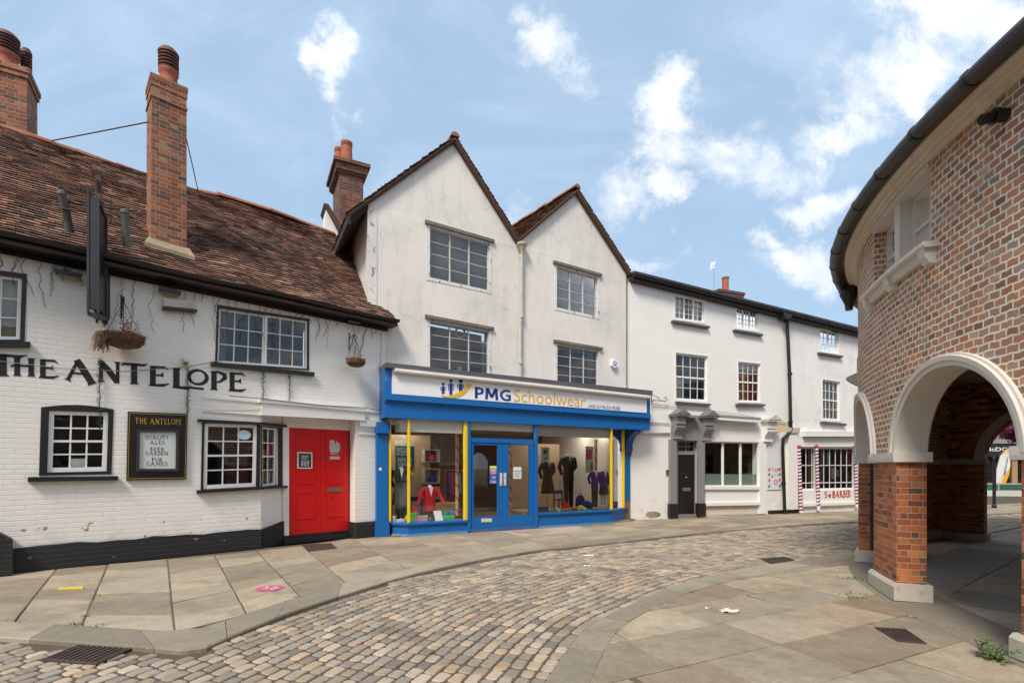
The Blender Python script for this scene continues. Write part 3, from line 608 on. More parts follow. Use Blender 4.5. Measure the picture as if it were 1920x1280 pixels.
def tiles(mb, O, U, V, W, L, tw=.165, ex=.1, jit=1., keep=None):
    """plain clay tiles on the slope from O (lower left), U along, V up the slope"""
    U, V = Vector(U).normalized(), Vector(V).normalized(); N = U.cross(V).normalized(); O = Vector(O)
    nr = int(L / ex)
    for r in range(nr):
        off = (r % 2) * tw / 2 + random.uniform(-.01, .01); sag = 0
        x = -tw + off
        while x < W:
            a, b = max(x + .003, 0), min(x + tw - .002, W); x += tw
            if b - a < .03: continue
            if keep and not keep((a + b) / 2, r * ex): continue
            lift = .016 + random.uniform(0, .012) * jit; dx = random.uniform(-.004, .004); dv = random.uniform(-.008, .008) * jit; rot = random.uniform(-.01, .01) * jit
            y0 = r * ex + dv; y1 = y0 + ex * 1.35
            P = []
            for (xx, yy, hh) in ((a, y0, lift + .014), (b, y0 + rot, lift + .014 + random.uniform(-.004, .004) * jit), (b, y1, .004), (a, y1, .004), (a, y0, lift - .004), (b, y0 + rot, lift - .004)):
                P.append(tuple(O + U * (xx + dx) + V * yy + N * hh))
            mb.shape(P, [(0, 1, 2, 3), (0, 4, 5, 1), (0, 3, 4), (1, 5, 2)])
def ridge(mb, a, b, r=.11, l=.32):
    a, b = Vector(a), Vector(b); d = (b - a); n = max(1, int(d.length / l)); d /= n; t = d.normalized(); up = Vector((0, 0, 1)); up = (up - t * up.dot(t)).normalized(); sd = t.cross(up)
    for i in range(n):
        p0 = a + d * i; p1 = a + d * (i + 1.04); V = []; F = []; dz = random.uniform(-.012, .012)
        for j, (p, rr) in enumerate(((p0, r), (p1, r * .93))):
            for k in range(9):
                an = math.pi * (k / 8) * 1.1 - .05 * math.pi; V.append(tuple(p + sd * math.cos(an) * rr + up * (math.sin(an) * rr * .8 - r * .45 + dz)))
        for k in range(8): F.append((k, k + 1, k + 10, k + 9))
        F += [tuple(range(9)), tuple(range(17, 8, -1))]; mb.shape(V, F)
# ================================================================ the pub
A = A0F
pub = thing('pub_building', 'white painted brick pub with black trim and a brown tiled roof, beside the blue shop', 'pub', (-6, 9, 0))
rnd = random.Random(11)
W1 = A.q([(-115, 492), (51, 514), (46, 640), (-115, 640)]); W2 = A.q([(407, 571), (580, 598), (579, 694), (403, 682)]); W3 = A.q([(77, 763), (213, 767), (209, 888), (73, 891)]); W4 = A.q([(379, 789), (488, 793), (486, 914), (376, 920)])
xs = lambda px_, d=0: A.px(px_, 875, d)[0]
zt = 4.98; beam = A.px(590, 782)[1]
s_c, s_p, s_q = xs(489), xs(666), xs(704)
outer = [(-10.5, 0), (s_c, 0), (s_c, beam), (s_p, beam), (s_p, 0), (s_q, 0), (s_q, A.px(700, 815)[1]), (xs(722) + .0, A.px(720, 790)[1]), (xs(722), zt), (-10.5, zt)]
W3h = [W3[3], W3[2], W3[1]] + hump(W3[1], W3[0], 6, lambda t: .055 * math.sin(math.pi * t))[1:]
mb = MB(A); mb.prism(outer, 0, .26, [W1, W2, W3h, [W4[0], (s_c - .002, W4[1][1]), (s_c - .002, W4[2][1]), W4[3]]])
mb.build('wall', white_br, pub)
# canted bay beside the door and the recess
RD = .30; c0 = A.w((s_c, 0, 0)); s_j = xs(529, RD); c1 = A.w((s_j, RD, 0)); CB_ = Frame(c0[0], c0[1], c1[0] - c0[0], c1[1] - c0[1]); cl = math.hypot(c1[0] - c0[0], c1[1] - c0[1])
SB = CB_.q([(490, 798), (521, 801), (519, 910), (488, 914)]); SB[0] = (.01, SB[0][1]); SB[3] = (.01, SB[3][1])
mb = MB(CB_); mb.prism([(0, 0), (cl, 0), (cl, beam), (0, beam)], 0, .2, [[(x + (.002 if i in (0, 3) else 0), z) for i, (x, z) in enumerate(SB)]]); mb.build('canted_wall', white_br, pub)
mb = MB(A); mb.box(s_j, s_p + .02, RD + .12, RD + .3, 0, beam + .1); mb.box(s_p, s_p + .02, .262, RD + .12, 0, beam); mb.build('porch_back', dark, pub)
# windows
mk = lambda q, e: [(q[0][0] - e, q[0][1] + e), (q[1][0] + e, q[1][1] + e), (q[2][0] + e, q[2][1] - e), (q[3][0] - e, q[3][1] - e)]
def bframe(fr, q, l, r, t, b, d0=-.012, d1=.07, nm='window_surround', root=pub, mat=None):
    W_ = abs(q[1][0] - q[0][0]); H_ = abs(q[0][1] - q[3][1]); m = MB(fr)
    m.qb(q, 0, l / W_, 0, 1, d0, d1).qb(q, 1 - r / W_, 1, 0, 1, d0, d1).qb(q, l / W_, 1 - r / W_, 0, t / H_, d0 + .002, d1).qb(q, l / W_, 1 - r / W_, 1 - b / H_, 1, d0 + .002, d1)
    return m.build(nm, mat or black_p, root)
def ins(q, l, r, t, b):
    W_ = abs(q[1][0] - q[0][0]); H_ = abs(q[0][1] - q[3][1]); return [bil(q, l / W_, t / H_), bil(q, 1 - r / W_, t / H_), bil(q, 1 - r / W_, 1 - b / H_), bil(q, l / W_, 1 - b / H_)]
bframe(A, W1, .05, .05, .07, .03); window(A, pub, ins(W1, .05, .055, .07, .03), 4, 3, .03, room=beige, backd=.09)
bframe(A, W2, .035, .035, .05, .03); q = ins(W2, .035, .035, .05, .03)
ql = [q[0], bil(q, .5, 0), bil(q, .5, 1), q[3]]; qr = [bil(q, .5, 0), q[1], q[2], bil(q, .5, 1)]
window(A, pub, ql, 3, 3, .05, .04, room=dark, curtains=[(.0, .2, 0, 1, plain('dull_curtain', (.2, .2, .2), .9))]); window(A, pub, qr, 3, 3, .02, .04, room=dark, backd=.26)
bframe(A, W3, .09, .06, .045, .04, nm='window_surround'); mb = MB(A)
mb.prism([W3[0], W3[1]] + hump(W3[1], W3[0], 6, lambda t: .05 * math.sin(math.pi * t))[1:-1], .0, .07); mb.build('window_head', black_p, pub)
w3 = window(A, pub, ins(W3, .095, .065, .05, .045), 3, 4, .02, .06, .022, room=dark, trans=((.5, .035),))
m = MB(A); q = ins(W3, .095, .065, .05, .045); m.qb(q, .38, .64, .78, .93, .12, .14); m.build('paper_notice', paper, w3)
bframe(A, [W4[0], W4[1], W4[2], W4[3]], .04, .055, .03, .03); w4 = window(A, pub, ins(W4, .042, .06, .035, .03), 3, 4, .01, .06, .022, room=dark, trans=((.5, .035),))
m = MB(A); q = A.q([(445, 804), (471, 805), (470, 826), (445, 825)], .015); cx, cz = bil(q, .5, .5); rr = (q[1][0] - q[0][0]) / 2
m.prism([(cx + rr * math.cos(t * .4488), cz + rr * .75 * math.sin(t * .4488)) for t in range(14)], .018, .022); st = m.build('round_sticker', plain('pale_sticker', (.5, .68, .75), .5), w4)
sbw = window(CB_, pub, ins(SB, .02, .03, .02, .02), 2, 4, .02, .035, .018, room=dark, trans=((.5, .03),), backd=.17)
m = MB(CB_); qs_ = ins(SB, .05, .05, .03, .04); m.qb(qs_, .08, .52, .38, .5, .1, .11).qb(qs_, .56, .95, .3, .48, .1, .11); m.build('pink_poster', plain('pink_poster', (.65, .05, .3), .6, .3), sbw)
m = MB(CB_); m.qb(qs_, .05, .5, .72, .98, .1, .11); m.build('brown_poster', plain('mauve_poster', (.3, .18, .17), .6, .3), sbw)
m = MB(CB_); m.qb(qs_, .56, .9, .78, .97, .1, .11); m.build('paper_notice', paper, sbw)
bframe(CB_, [(0, SB[0][1]), (cl + .0, SB[1][1]), (cl + .0, SB[2][1]), (0, SB[3][1])], .02, cl - SB[1][0] + .0, .02, .02, -.014, .05)
def bent(pts, zf, d_out, th, name, mat, root=pub):
    """ledge along the bay: main face then the cant"""
    m = MB(A)
    for (s0, s1, z0, z1) in pts: m.hexa([(s0, -d_out, z0), (s1, -d_out, z1), (s1, -d_out, z1 - th), (s0, -d_out, z0 - th), (s0, .02, z0), (s1, .02, z1), (s1, .02, z1 - th), (s0, .02, z0 - th)])
    m.build(name, mat, root)
a_, b_ = A.px(370, 919, -.08), A.px(489, 912, -.08); bent([(a_[0], s_c + .02, a_[1], b_[1])], None, .09, .055, 'window_sill', black_p)
m = MB(CB_); m.hexa([(-.01, -.10, b_[1] - .002), (cl + .05, -.10, b_[1] - .002), (cl + .05, -.10, b_[1] - .05), (-.01, -.10, b_[1] - .05), (-.01, .02, b_[1] - .002), (cl + .05, .02, b_[1] - .002), (cl + .05, .02, b_[1] - .05), (-.01, .02, b_[1] - .05)]); m.build('window_sill', plain('maroon_black', (.03, .01, .01), .4), pub)
a_, b_ = A.px(372, 785, -.08), A.px(489, 791, -.08); bent([(a_[0], s_c + .02, a_[1], b_[1])], None, .07, .05, 'window_head', black_p)
m = MB(CB_); m.box(-.01, cl + .06, -.075, .02, b_[1] - .05, b_[1] + .002); m.build('window_head', black_p, pub)
for qq in ([(-118, 640), (57, 641), (57, 651), (-118, 651)], [(396, 678), (589, 698), (589, 705), (396, 686)], [(52, 894), (221, 892), (221, 900), (52, 903)]):
    m = MB(A); q = A.q(qq, -.06); m.qd(q, -.085, .04); m.build('window_sill', black_p, pub)
# plinth
m = MB(A); pa, pb = A.px(24, 1027, -.07), A.px(489, 992, -.05)
P = [(pa[0], 0)] + [(s_c, 0)] + hump((s_c, pb[1]), (pa[0], pa[1]), 14, lambda t: .012 * math.sin(t * 17) + .01 * math.sin(t * 41))
m.prism(P, -.07, .0); m.build('plinth', plinth_m, pub, jit=.008)
m = MB(CB_); z0 = pb[1]; m.prism([(0, 0), (cl, 0), (cl, z0 + .10), (0, z0)], -.05, .0); m.build('plinth', plinth_m, pub)
m = MB(A); s0 = xs(24, -.1); m.prism([(s0 - 1.5, 0), (s0, 0), (s0, .52), (s0 - .12, .62), (s0 - 1.5, .72)], -.26, .0); m.build('buttress_plinth', plinth_m, pub, jit=.01)
s0, s1 = xs(665, -.05), xs(706, -.05); m = MB(A); m.bbox(s0, s1, -.06, .3, 0, A.px(685, 978, -.06)[1], .02); m.build('pier_plinth', plinth_m, pub)
# door beam, bands, pier capital
q = A.q([(491, 753), (684, 771), (684, 788), (491, 778)], -.1); m = MB(A); m.qd(q, -.12, .0); m.qb(A.q([(488, 748), (686, 766), (686, 772), (488, 754)], -.12), 0, 1, 0, 1, -.15, -.0); m.build('door_canopy', white_p, pub)
m = MB(A); m.qd(A.q([(380, 743), (722, 772), (722, 775), (380, 746)], -.02), -.03, 0); m.qd(A.q([(380, 769), (492, 777), (492, 779), (380, 771)], -.02), -.025, 0); m.qd(A.q([(380, 746), (488, 755), (488, 768), (380, 769)], -.01), -.012, 0); m.build('band_moulding', white_br2, pub)
z1 = A.px(680, 788)[1]; z0 = A.px(685, 817)[1]; sa, sb = xs(673), xs(704); h = z1 - z0
prof = [(0, .0), (.03, .03), (.03, .06), (.012, .08), (.02, .14), (.06, .2), (.09, .22), (.09, h + .02)]
for k in range(len(prof) - 1): pass
m = MB(A); V = []; F = []
for o_, zz in prof: V += [(sa - o_ * .2, -o_, z0 + zz), (sb + o_ * 1.2, -o_, z0 + zz), (sb + o_ * 1.2, .02, z0 + zz), (sa - o_ * .2, .02, z0 + zz)]
for i in range(len(prof) - 1):
    for k in range(4): F.append((i * 4 + k, i * 4 + (k + 1) % 4, i * 4 + 4 + (k + 1) % 4, i * 4 + 4 + k))
F += [(0, 1, 2, 3), tuple(len(V) - 4 + k for k in range(4))]; m.shape(V, F); m.build('pier_capital', white_p, pub)
# red doors
DJ = A.q([(530, 788), (664, 795), (664, 1000), (530, 1016)], RD); zt_, zb_ = beam, .165
sl, sr = s_j + .005, xs(664, RD); a0, a1, am = xs(541, RD), xs(655, RD), xs(600.5, RD); dh = A.px(600, 804, RD)[1]
m = MB(A); m.box(sl, a0, RD - .03, RD + .1, .02, beam); m.box(a1, sr + .03, RD - .03, RD + .1, .02, beam); m.box(a0, a1, RD - .028, RD + .1, dh, beam); m.build('door_frame', white_p, pub)
m = MB(A); m.box(s_j, s_p, RD - .16, RD + .1, -.0, .09); m.box(s_j + .03, s_p, RD - .06, RD + .1, .09, .165); m.build('door_step', black_p, pub)
def leaf(fr, s0, s1, z0, z1, d, panels, mat, root, name='door', moulds=True):
    m = MB(fr); m.box(s0, s1, d, d + .045, z0, z1)
    for (u0, u1, v0, v1) in panels:
        x0, x1 = s0 + (s1 - s0) * u0, s0 + (s1 - s0) * u1; y1, y0 = z1 - (z1 - z0) * v0, z1 - (z1 - z0) * v1; t = .014
        m.box(x0, x1, d - .009, d, y1 - t, y1).box(x0, x1, d - .012, d, y0, y0 + t * 1.5).box(x0, x0 + t, d - .008, d, y0 + t, y1 - t).box(x1 - t, x1, d - .008, d, y0 + t, y1 - t)
    return m.build(name, mat, root)
dl = leaf(A, a0 + .003, am - .003, zb_, dh, RD + .0, [(.2, .85, .05, .53), (.2, .85, .61, .86)], red_p, pub); dr = leaf(A, am + .003, a1 - .003, zb_, dh, RD + .0, [(.18, .82, .05, .53), (.18, .82, .61, .86)], red_p, pub)
tag(dl, 'red door leaf with the framed opening hours notice'); tag(dr, 'red door leaf with the letterbox and alarm stickers')
q = A.q([(557, 847), (585, 848), (585, 878), (557, 878)], RD); m = MB(A); m.qd(q, RD - .02, RD - .001); n_ = m.build('notice_frame', paper, dl)
m = MB(A); m.qb(q, .08, .92, .07, .93, RD - .023, RD - .02); m.build('notice', plain('slate_notice', (.04, .04, .045), .5), dl)
text_mesh(A, RD - .024, 'OPENING\nHOURS', [bil(q, .25, .2), bil(q, .75, .2), bil(q, .75, .42), bil(q, .25, .42)], .02).build('notice_lettering', paper, dl)
m = MB(A)
for k in range(5):
    for (u0, u1) in ((.25, .38), (.45, .58), (.64, .76)): m.qb(q, u0, u1, .5 + k * .075, .54 + k * .075, RD - .026, RD - .0235)
m.build('notice_times', paper, dl)
q = A.q([(617, 824), (638, 825), (638, 861), (617, 861)], RD); stk = plain('worn_sticker', (.5, .46, .44), .6, .5, .2, 40); m = MB(A)
m.prism([bil(q, *p) for p in [(.05, .02), (.5, .02), (.5, .2), (.62, .2), (.62, .04), (.95, .2), (.97, .5), (.85, .62), (.85, .75), (.12, .75), (.12, .6), (.02, .5)]], RD - .004, RD - .001); m.qb(q, .06, .94, .84, .99, RD - .004, RD - .001); m.build('alarm_sticker', stk, dr)
text_mesh(A, RD - .0055, 'ALARM', [bil(q, .15, .62), bil(q, .85, .62), bil(q, .85, .73), bil(q, .15, .73)], .02).build('sticker_lettering', red_p, dr)
m = MB(A); q = A.q([(614, 914), (641, 914), (641, 921), (614, 921)], RD); m.qd(q, RD - .012, RD); m.qb(q, .15, .85, .25, .75, RD - .018, RD - .012); m.build('letterbox', plain('dark_brass', (.16, .13, .1), .4, .3), dr)
m = MB(A); c = A.px(622, 932, RD); m.tube([(c[0], RD - .015, c[1]), (c[0], RD, c[1])], .012); m.build('keyhole', black_m, dr)
# big lettering painted on the wall
m = MB(A)
for ch, x0, x1, y0, y1, y2 in [('T', -46, 51, 661, 705, 705), ('H', 20, 68, 669, 704, 706), ('E', 71, 110, 673, 708, 710), ('A', 119, 182, 673, 712, 717), ('N', 180, 228, 676, 715, 718), ('T', 228, 277, 680, 719, 721.5), ('E', 277, 317, 685, 723, 725), ('L', 320, 362, 689, 727, 729), ('O', 351, 391, 691, 722, 724), ('P', 392, 427, 695, 730.5, 732), ('E', 427, 461, 697.5, 732.5, 735)]:
    w_ = x1 - x0; q = A.q([(x0, y0 - (1 if ch == 'T' else 0)), (x1, y0 + w_ * .06), (x1, y2), (x0, y1)]); ribbon(m, q, GL[ch][0], [[(X_, Y_, w_ * 1.14) for X_, Y_, w_ in st] for st in GL[ch][1]], -.002, .004)
q = A.q([(352, 724), (382, 727), (382, 731), (352, 728)]); m.qd(q, -.006, -.002)
m.build('painted_lettering', ink, pub)
# eaves, gutter, roof
ed = -.34; ez = 4.93; rz, rdp = 8.12, 3.05
sR = .14
m = MB(A); m.box(-10.6, sR, -.30, .05, 4.86, 4.965); m.box(-10.6, sR - .02, -.02, .01, 4.78, 4.86); m.build('fascia_board', black_p, pub, jit=.015)
m = MB(A); pr = [(math.cos(t) * .065, math.sin(t) * .065) for t in [math.pi + i * math.pi / 8 for i in range(9)]]
V = []; F = []
for s_ in [-10.6 + i * .5 for i in range(22)] + [sR]:
    zz = 4.985 + .012 * math.sin(s_ * 1.9); V += [(s_, -.37 + a, zz + b) for a, b in pr] + [(s_, -.37 + a * .8, zz + b * .8) for a, b in reversed(pr)]
for i in range(len(V) // 18 - 1):
    for k in range(18): F.append((i * 18 + k, i * 18 + (k + 1) % 18, i * 18 + 18 + (k + 1) % 18, i * 18 + 18 + k))
F += [tuple(range(18)), tuple(len(V) - 18 + k for k in range(18))]; m.shape(V, F)
m.build('gutter', black_m, pub)
m = MB(A); O = (-10.6, ed, ez + .02); ez_, rz_ = ez - .055, rz - .075; vd = Vector((0, rdp - ed, rz - ez - .02)); L_ = vd.length
m.hexa([(-10.6, ed, ez_ + .02), (sR, ed, ez_ + .02), (sR, ed, ez_ - .03), (-10.6, ed, ez_ - .03), (-10.6, rdp, rz_), (sR, rdp, rz_), (sR, rdp, rz_ - .1), (-10.6, rdp, rz_ - .1)])
m.hexa([(-10.6, rdp, rz), (sR, rdp, rz), (sR, rdp, rz - .1), (-10.6, rdp, rz - .1), (-10.6, rdp + 3.3, ez), (sR, rdp + 3.3, ez), (sR, rdp + 3.3, ez - .1), (-10.6, rdp + 3.3, ez - .1)])
roof = m.build('roof', tile_d, pub)
m = MB(A); S5 = lambda x, y: True
tiles(m, O, (1, 0, 0), vd, sR + 10.6, L_, .165, .088, .75); m.build('roof_tiles', tile_m, roof, jit=.05)
m = MB(A); pts = [(-10.6, 8.14), (-8.2, 8.2), (-7.2, 8.1), (-5.4, 8.12), (-4.4, 8.08), (-3.55, 8.05), (-2.8, 8.16), (-1.6, 8.2), (.1, 8.12)]
for (s0, z0), (s1, z1) in zip(pts, pts[1:]): ridge(m, (s0, rdp, z0), (s1, rdp, z1))
m.build('ridge_tiles', ridge_m, roof)
m = MB(A); m.box(-10.5, .0, .2, .26, 4.9, 5.0); m.box(-10.5, 0, 6, 6.3, 0, 5.); m.box(-10.5, -10.3, .27, 6, 0, 5); m.build('rear_walls', white_br, pub)
# chimneys
def stack(fr, root, s0, s1, d0, d1, z0, z1, mat, pots, bands=(), potm=None, name='chimney', cap=.03):
    m = MB(fr); m.box(s0, s1, d0, d1, z0, z1 - .2); ch = m.build(name, mat, root, jit=.012)
    m = MB(fr)
    for (b0, b1, o_) in list(bands) + [(z1 - .2, z1 - .1, cap), (z1 - .1, z1, cap * 1.6)]: m.box(s0 - o_, s1 + o_, d0 - o_, d1 + o_, b0, b1)
    m.build('corbel', mat, ch, jit=.012)
    for (px_, d, r, h, kind) in pots:
        m = MB(fr)
        if kind == 'cowl':
            m.lathe(px_, d, [(r * 1.05, z1 - .02), (r * 1.05, z1 + .06), (r * .9, z1 + .1), (r * .9, z1 + .25), (r * 1.02, z1 + .28), (r * 1.02, z1 + .33), (r * .9, z1 + .35), (r * .7, z1 + .35), (r * .7, z1)], 18)
            p = m.build('chimney_pot', potm or pot_m, ch, smooth=True); m = MB(fr); zz = z1 + .32
            for i in range(5): m.lathe(px_, d, [(r * .55, zz + i * .062), (r * 1.02, zz + .01 + i * .062), (r * 1.05, zz + .035 + i * .062), (r * .55, zz + .045 + i * .062)], 18)
            m.lathe(px_, d, [(r * .5, zz), (r * .5, zz + .34)], 12); m.lathe(px_, d, [(r * 1.08, zz + .31), (r * 1.05, zz + .35), (r * .7, zz + .42), (0, zz + .45)], 18)
            m.build('cowl', pot_d, p, smooth=True)
        else:
            m.lathe(px_, d, [(r * 1.08, z1 - .02), (r * 1.05, z1 + .04), (r * .88, z1 + h - .12), (r * .98, z1 + h - .1), (r * .98, z1 + h), (r * .8, z1 + h), (r * .78, z1)], 18); m.build('chimney_pot', potm or pot_m, ch, smooth=True)
    return ch
cs0, cs1 = A.px(284, 300, .3)[0], A.px(350, 300, .3)[0]; czt = A.px(315, 150, .3)[1]
ch = stack(A, pub, cs0, cs1, .3, .85, 5.3, czt, chim_br, [((cs0 + cs1) / 2 + .03, .57, .16, .5, 'cowl')], [(czt - .42, czt - .38, .015)], cap=.012)
m = MB(A); m.hexa([(cs0 - .1, .2, 5.56), (cs1 + .12, .2, 5.53), (cs1 + .12, .2, 5.44), (cs0 - .1, .2, 5.44), (cs0 - .04, .32, 5.72), (cs1 + .04, .32, 5.70), (cs1 + .04, .32, 5.4), (cs0 - .04, .32, 5.4)]); m.build('mortar_fillet', plain('old_mortar', (.30, .24, .15), .95, .4, .8, 12), ch, jit=.03)
m = MB(A); w0 = (cs0, .5, A.px(279, 228, .5)[1]); m.tube([A and w0, (A.px(95, 283, 3.)[0], 3.0, 8.12)], .012, 6); w1 = (cs1, .5, A.px(351, 246, .5)[1]); m.tube([w1, (A.px(372, 365, 2.8)[0], 2.8, 7.95)], .010, 6); m.build('stay_rod', cast, ch)
o_ = A.w((A.px(50, 250, 3.0)[0], 3.0, 0)); LF = Frame(o_[0], o_[1], math.cos(R_(31)), math.sin(R_(31)))
zt2 = LF.px(20, 120)[1]
stack(LF, pub, -1.3, 0, 0, .75, 7.3, zt2, chim_br, [(-.36, .3, .19, .5, 'cowl'), (-.14, .6, .09, .18, 'cowl'), (-1.0, .3, .18, .5, 'cowl')], [], cap=.03)
# ---------------------------------------------------------------- things fixed to the pub
# menu board
bq = A.q([(240, 771), (352, 775.5), (349, 898), (237, 900)], -.04)
c = bil(bq, .5, 1); wp = A.w((c[0], -.04, c[1])); bd = thing('menu_board', 'black framed menu board between two pub windows', 'sign', wp)
m = MB(A); m.qd(bq, -.05, -.0); m.build('board', plain('board_black', (.010, .010, .012), .35, .1), bd)
W_, H_ = bq[1][0] - bq[0][0], bq[0][1] - bq[3][1]
m = MB(A); e = .02
for a in [(e, 1 - e, e, e + .006), (e, 1 - e, 1 - e - .006, 1 - e), (e, e + .006, e, 1 - e), (1 - e - .006, 1 - e, e, 1 - e)]: m.qb(bq, *a, -.0535, -.05)
m.build('gold_border', gold, bd)
m = MB(A); write(m, 'THE ANTELOPE', A.q([(253, 783), (341, 785.5), (341, 796), (253, 794)], -.055), -.052, k=.75); m.build('gold_lettering', gold, bd)
cq = A.q([(256.5, 805), (335.5, 805), (334, 883), (255, 883)], -.06); m = MB(A); m.qb(cq, 0, .07, 0, 1, -.085, -.05).qb(cq, .93, 1, 0, 1, -.085, -.05).qb(cq, .07, .93, 0, .06, -.084, -.05).qb(cq, .07, .93, .94, 1, -.084, -.05); m.build('display_case', plain('dark_grey', (.035, .032, .03), .4, .2), bd)
m = MB(A); m.qb(cq, .07, .93, .06, .94, -.056, -.05); m.build('menu_sheet', plain('menu_sheet', (.56, .60, .58), .5, .03), bd)
m = MB(A)
for t, x0, x1, y in [('QUALITY', 272, 316, 820), ('ALES', 281, 308, 829), ('BEER', 281, 308, 841.5), ('GARDEN', 273, 315, 849.5), ('PUB', 284, 304, 861), ('GAMES', 274, 314, 869)]: write(m, t, A.q([(x0, y - 3.7), (x1, y - 3.5), (x1, y + 3.4), (x0, y + 3.2)], -.057), -.058, k=.62)
m.build('menu_lettering', ink, bd)
# hanging sign seen nearly edge-on, with two spot lamps
s_, z_ = A.px(196, 612); o_ = A.w((s_, 0, 0)); HF = Frame(o_[0], o_[1], .505, -.863)
hs = thing('hanging_sign', 'tall dark pub sign on a bracket above the eaves, seen almost edge-on', 'pub sign', (o_[0], o_[1], z_))
zb1, zb0 = A.px(196, 540)[1], z_
m = MB(A); m.prism([(s_ - .07, zb0 + .14), (s_, zb0), (s_ + .07, zb0 + .14), (s_ + .07, zb1 + .35), (s_ - .07, zb1 + .35)], -.05, 0); m.build('wall_bracket', black_p, hs)
m = MB(HF); top = 5.62; bot = 3.86
m.box(.28, .90, -.05, .05, bot + .16, top); sgn = m.build('sign_board', plain('sign_board_dark', (.012, .013, .015), .35, .3), hs)
m = MB(HF)
for x0, x1 in ((.90, .95), (.23, .28)): m.box(x0, x1, -.075, -.045, bot + .05, top + .02); m.box(x0, x1, .045, .075, bot + .05, top + .02); m.box(x0 + .01, x1 - .01, -.045, .045, bot + .1, top)
m.box(.28, .90, -.07, .07, top - .03, top + .03); m.hexa([(.28, -.07, bot + .16), (.93, -.07, bot + .05), (.93, -.07, bot), (.28, -.07, bot + .1), (.28, .07, bot + .16), (.93, .07, bot + .05), (.93, .07, bot), (.28, .07, bot + .1)])
m.build('sign_frame', plain('weathered_dark_metal', (.022, .024, .027), .5, .4, .3), hs)
m = MB(HF); m.tube([(.02, 0, zb1), (.1, 0, 5.0), (.5, 0, 5.72), (.62, 0, 6.05)], .028, 8); m.box(.5, .58, -.035, .035, 5.6, 6.15); m.tube([(.02, 0, zb1 + .1), (.02, 0, zb1 + .9)], .03)
m.tube([(.55, -.5, 5.62), (.55, .5, 5.72)], .016); m.tube([(.6, -.5, 5.5), (.6, .45, 5.58)], .012); m.tube([(.5, -.13, 5.45), (.5, -.13, 5.95)], .008); m.tube([(.5, .15, 5.45), (.5, .15, 5.9)], .008); m.build('bracket_arm', cast, hs)
for sg, dz in ((-1, .0), (1, -.09)):
    m = MB(HF); y = .38 * sg * (1.1 if sg < 0 else .9); a = Vector((.62, y, 5.72 + dz)); b = Vector((.42, y + .06, 5.22 + dz)) if sg < 0 else Vector((.5, y + .02, 5.22 + dz)); m.tube([a, b], .055, 10); m.lathe(a.x, a.y, [(.062, a.z - .02), (.062, a.z + .03), (.02, a.z + .055)], 10); m.build('spot_lamp', plain('lamp_grey', (.10, .10, .09), .6, .5, .3, 20), hs)
# hanging baskets
def basket(px_, pz, top_px, r, dry, label):
    s0, z1 = A.px(*px_, -.32); k, zt3 = A.px(*top_px); o = A.w((s0, -.32, z1))
    t = thing('hanging_basket', label, 'hanging basket', o, 'hanging baskets on the pub wall'); BF = Frame(o[0], o[1], *A.u)
    m = MB(BF); m.lathe(0, 0, [(r * .25, z1 - r * .62), (r * .7, z1 - r * .48), (r * .95, z1 - r * .2), (r, z1 + .02), (r * .9, z1 + .03), (r * .8, z1 - .02), (0, z1 - .02)], 18); m.build('basket', coir, t, jit=.01)
    m = MB(BF)
    for zz, rr in ((z1 + .03, 1.03), (z1 - r * .25, .98), (z1 - r * .47, .76)): m.tube([(rr * r * math.cos(a * .4488), rr * r * math.sin(a * .4488), zz) for a in range(15)], .006, 5)
    for a in range(10): an = a * .628; m.tube([(r * f * math.cos(an), r * f * math.sin(an), z1 + h * r) for f, h in ((1.03, .03), (.98, -.25), (.76, -.47), (.3, -.62))], .004, 4)
    hk = (0, 0, zt3 + .0)
    for a in range(3): an = a * 2.09 + .4; m.tube([(r * math.cos(an), r * math.sin(an), z1 + .03), hk], .005, 4)
    m.build('wire_frame', cast, t)
    m = MB(BF); m.tube([(0, .32, zt3 - .22), (0, .32, zt3 + .1)], .013, 6); m.tube([(0, .32, zt3 + .06), (0, .1, zt3 + .09), (0, -.02, zt3 + .06), (0, -.05, zt3 + .0), (0, 0, zt3 - .01)], .011, 6); m.tube([(0, .32, zt3 - .18), (0, .18, zt3 - .08), (0, .1, zt3 + .07)], .009, 6)
    m.tube([(0, .32, zt3 + .1), (0, .3, zt3 + .18)], .012, 6); m.build('scroll_bracket', black_m, t)
    m = MB(BF); R2 = random.Random(int(px_[0]))
    for _ in range(420 if dry > 1 else 160):
        an = R2.uniform(0, 6.28); rr = r * R2.uniform(.1, 1.05); x, y = rr * math.cos(an), rr * math.sin(an)
        if dry > 1 and R2.random() < .5: x = -r * R2.uniform(.5, 1.1); y = R2.uniform(-.12, .12); dx, dz = -R2.uniform(.0, .12), -R2.uniform(.05, .3)
        else: dx, dz = R2.uniform(-.06, .06), R2.uniform(-.12, .12)
        p0 = (x, y, z1 + R2.uniform(0, .06)); p1 = (x + dx * .6, y + R2.uniform(-.04, .04), z1 + .05 + dz * .3); p2 = (x + dx, y + R2.uniform(-.06, .06), z1 + dz); m.tube([p0, p1, p2], .003, 3, False)
    m.build('dry_stems', dry_m, t)
    m = MB(BF)
    for _ in range(150 if dry > 1 else 25):
        p = Vector((R2.gauss(.0, .07) + .05, R2.gauss(0, .06), z1 + abs(R2.gauss(.13, .12)))); a = Vector((R2.uniform(-1, 1), R2.uniform(-1, 1), R2.uniform(-1, 1))).normalized() * .025; b = a.orthogonal().normalized() * .014; m.shape([tuple(p - a), tuple(p + b), tuple(p + a), tuple(p - b)], [(0, 1, 2, 3)])
    m.build('dry_leaves', rust_leaf, t)
basket((232, 632), 0, (241, 575), .29, 2, 'large hanging basket overflowing with dried brown grass, above the painted lettering')
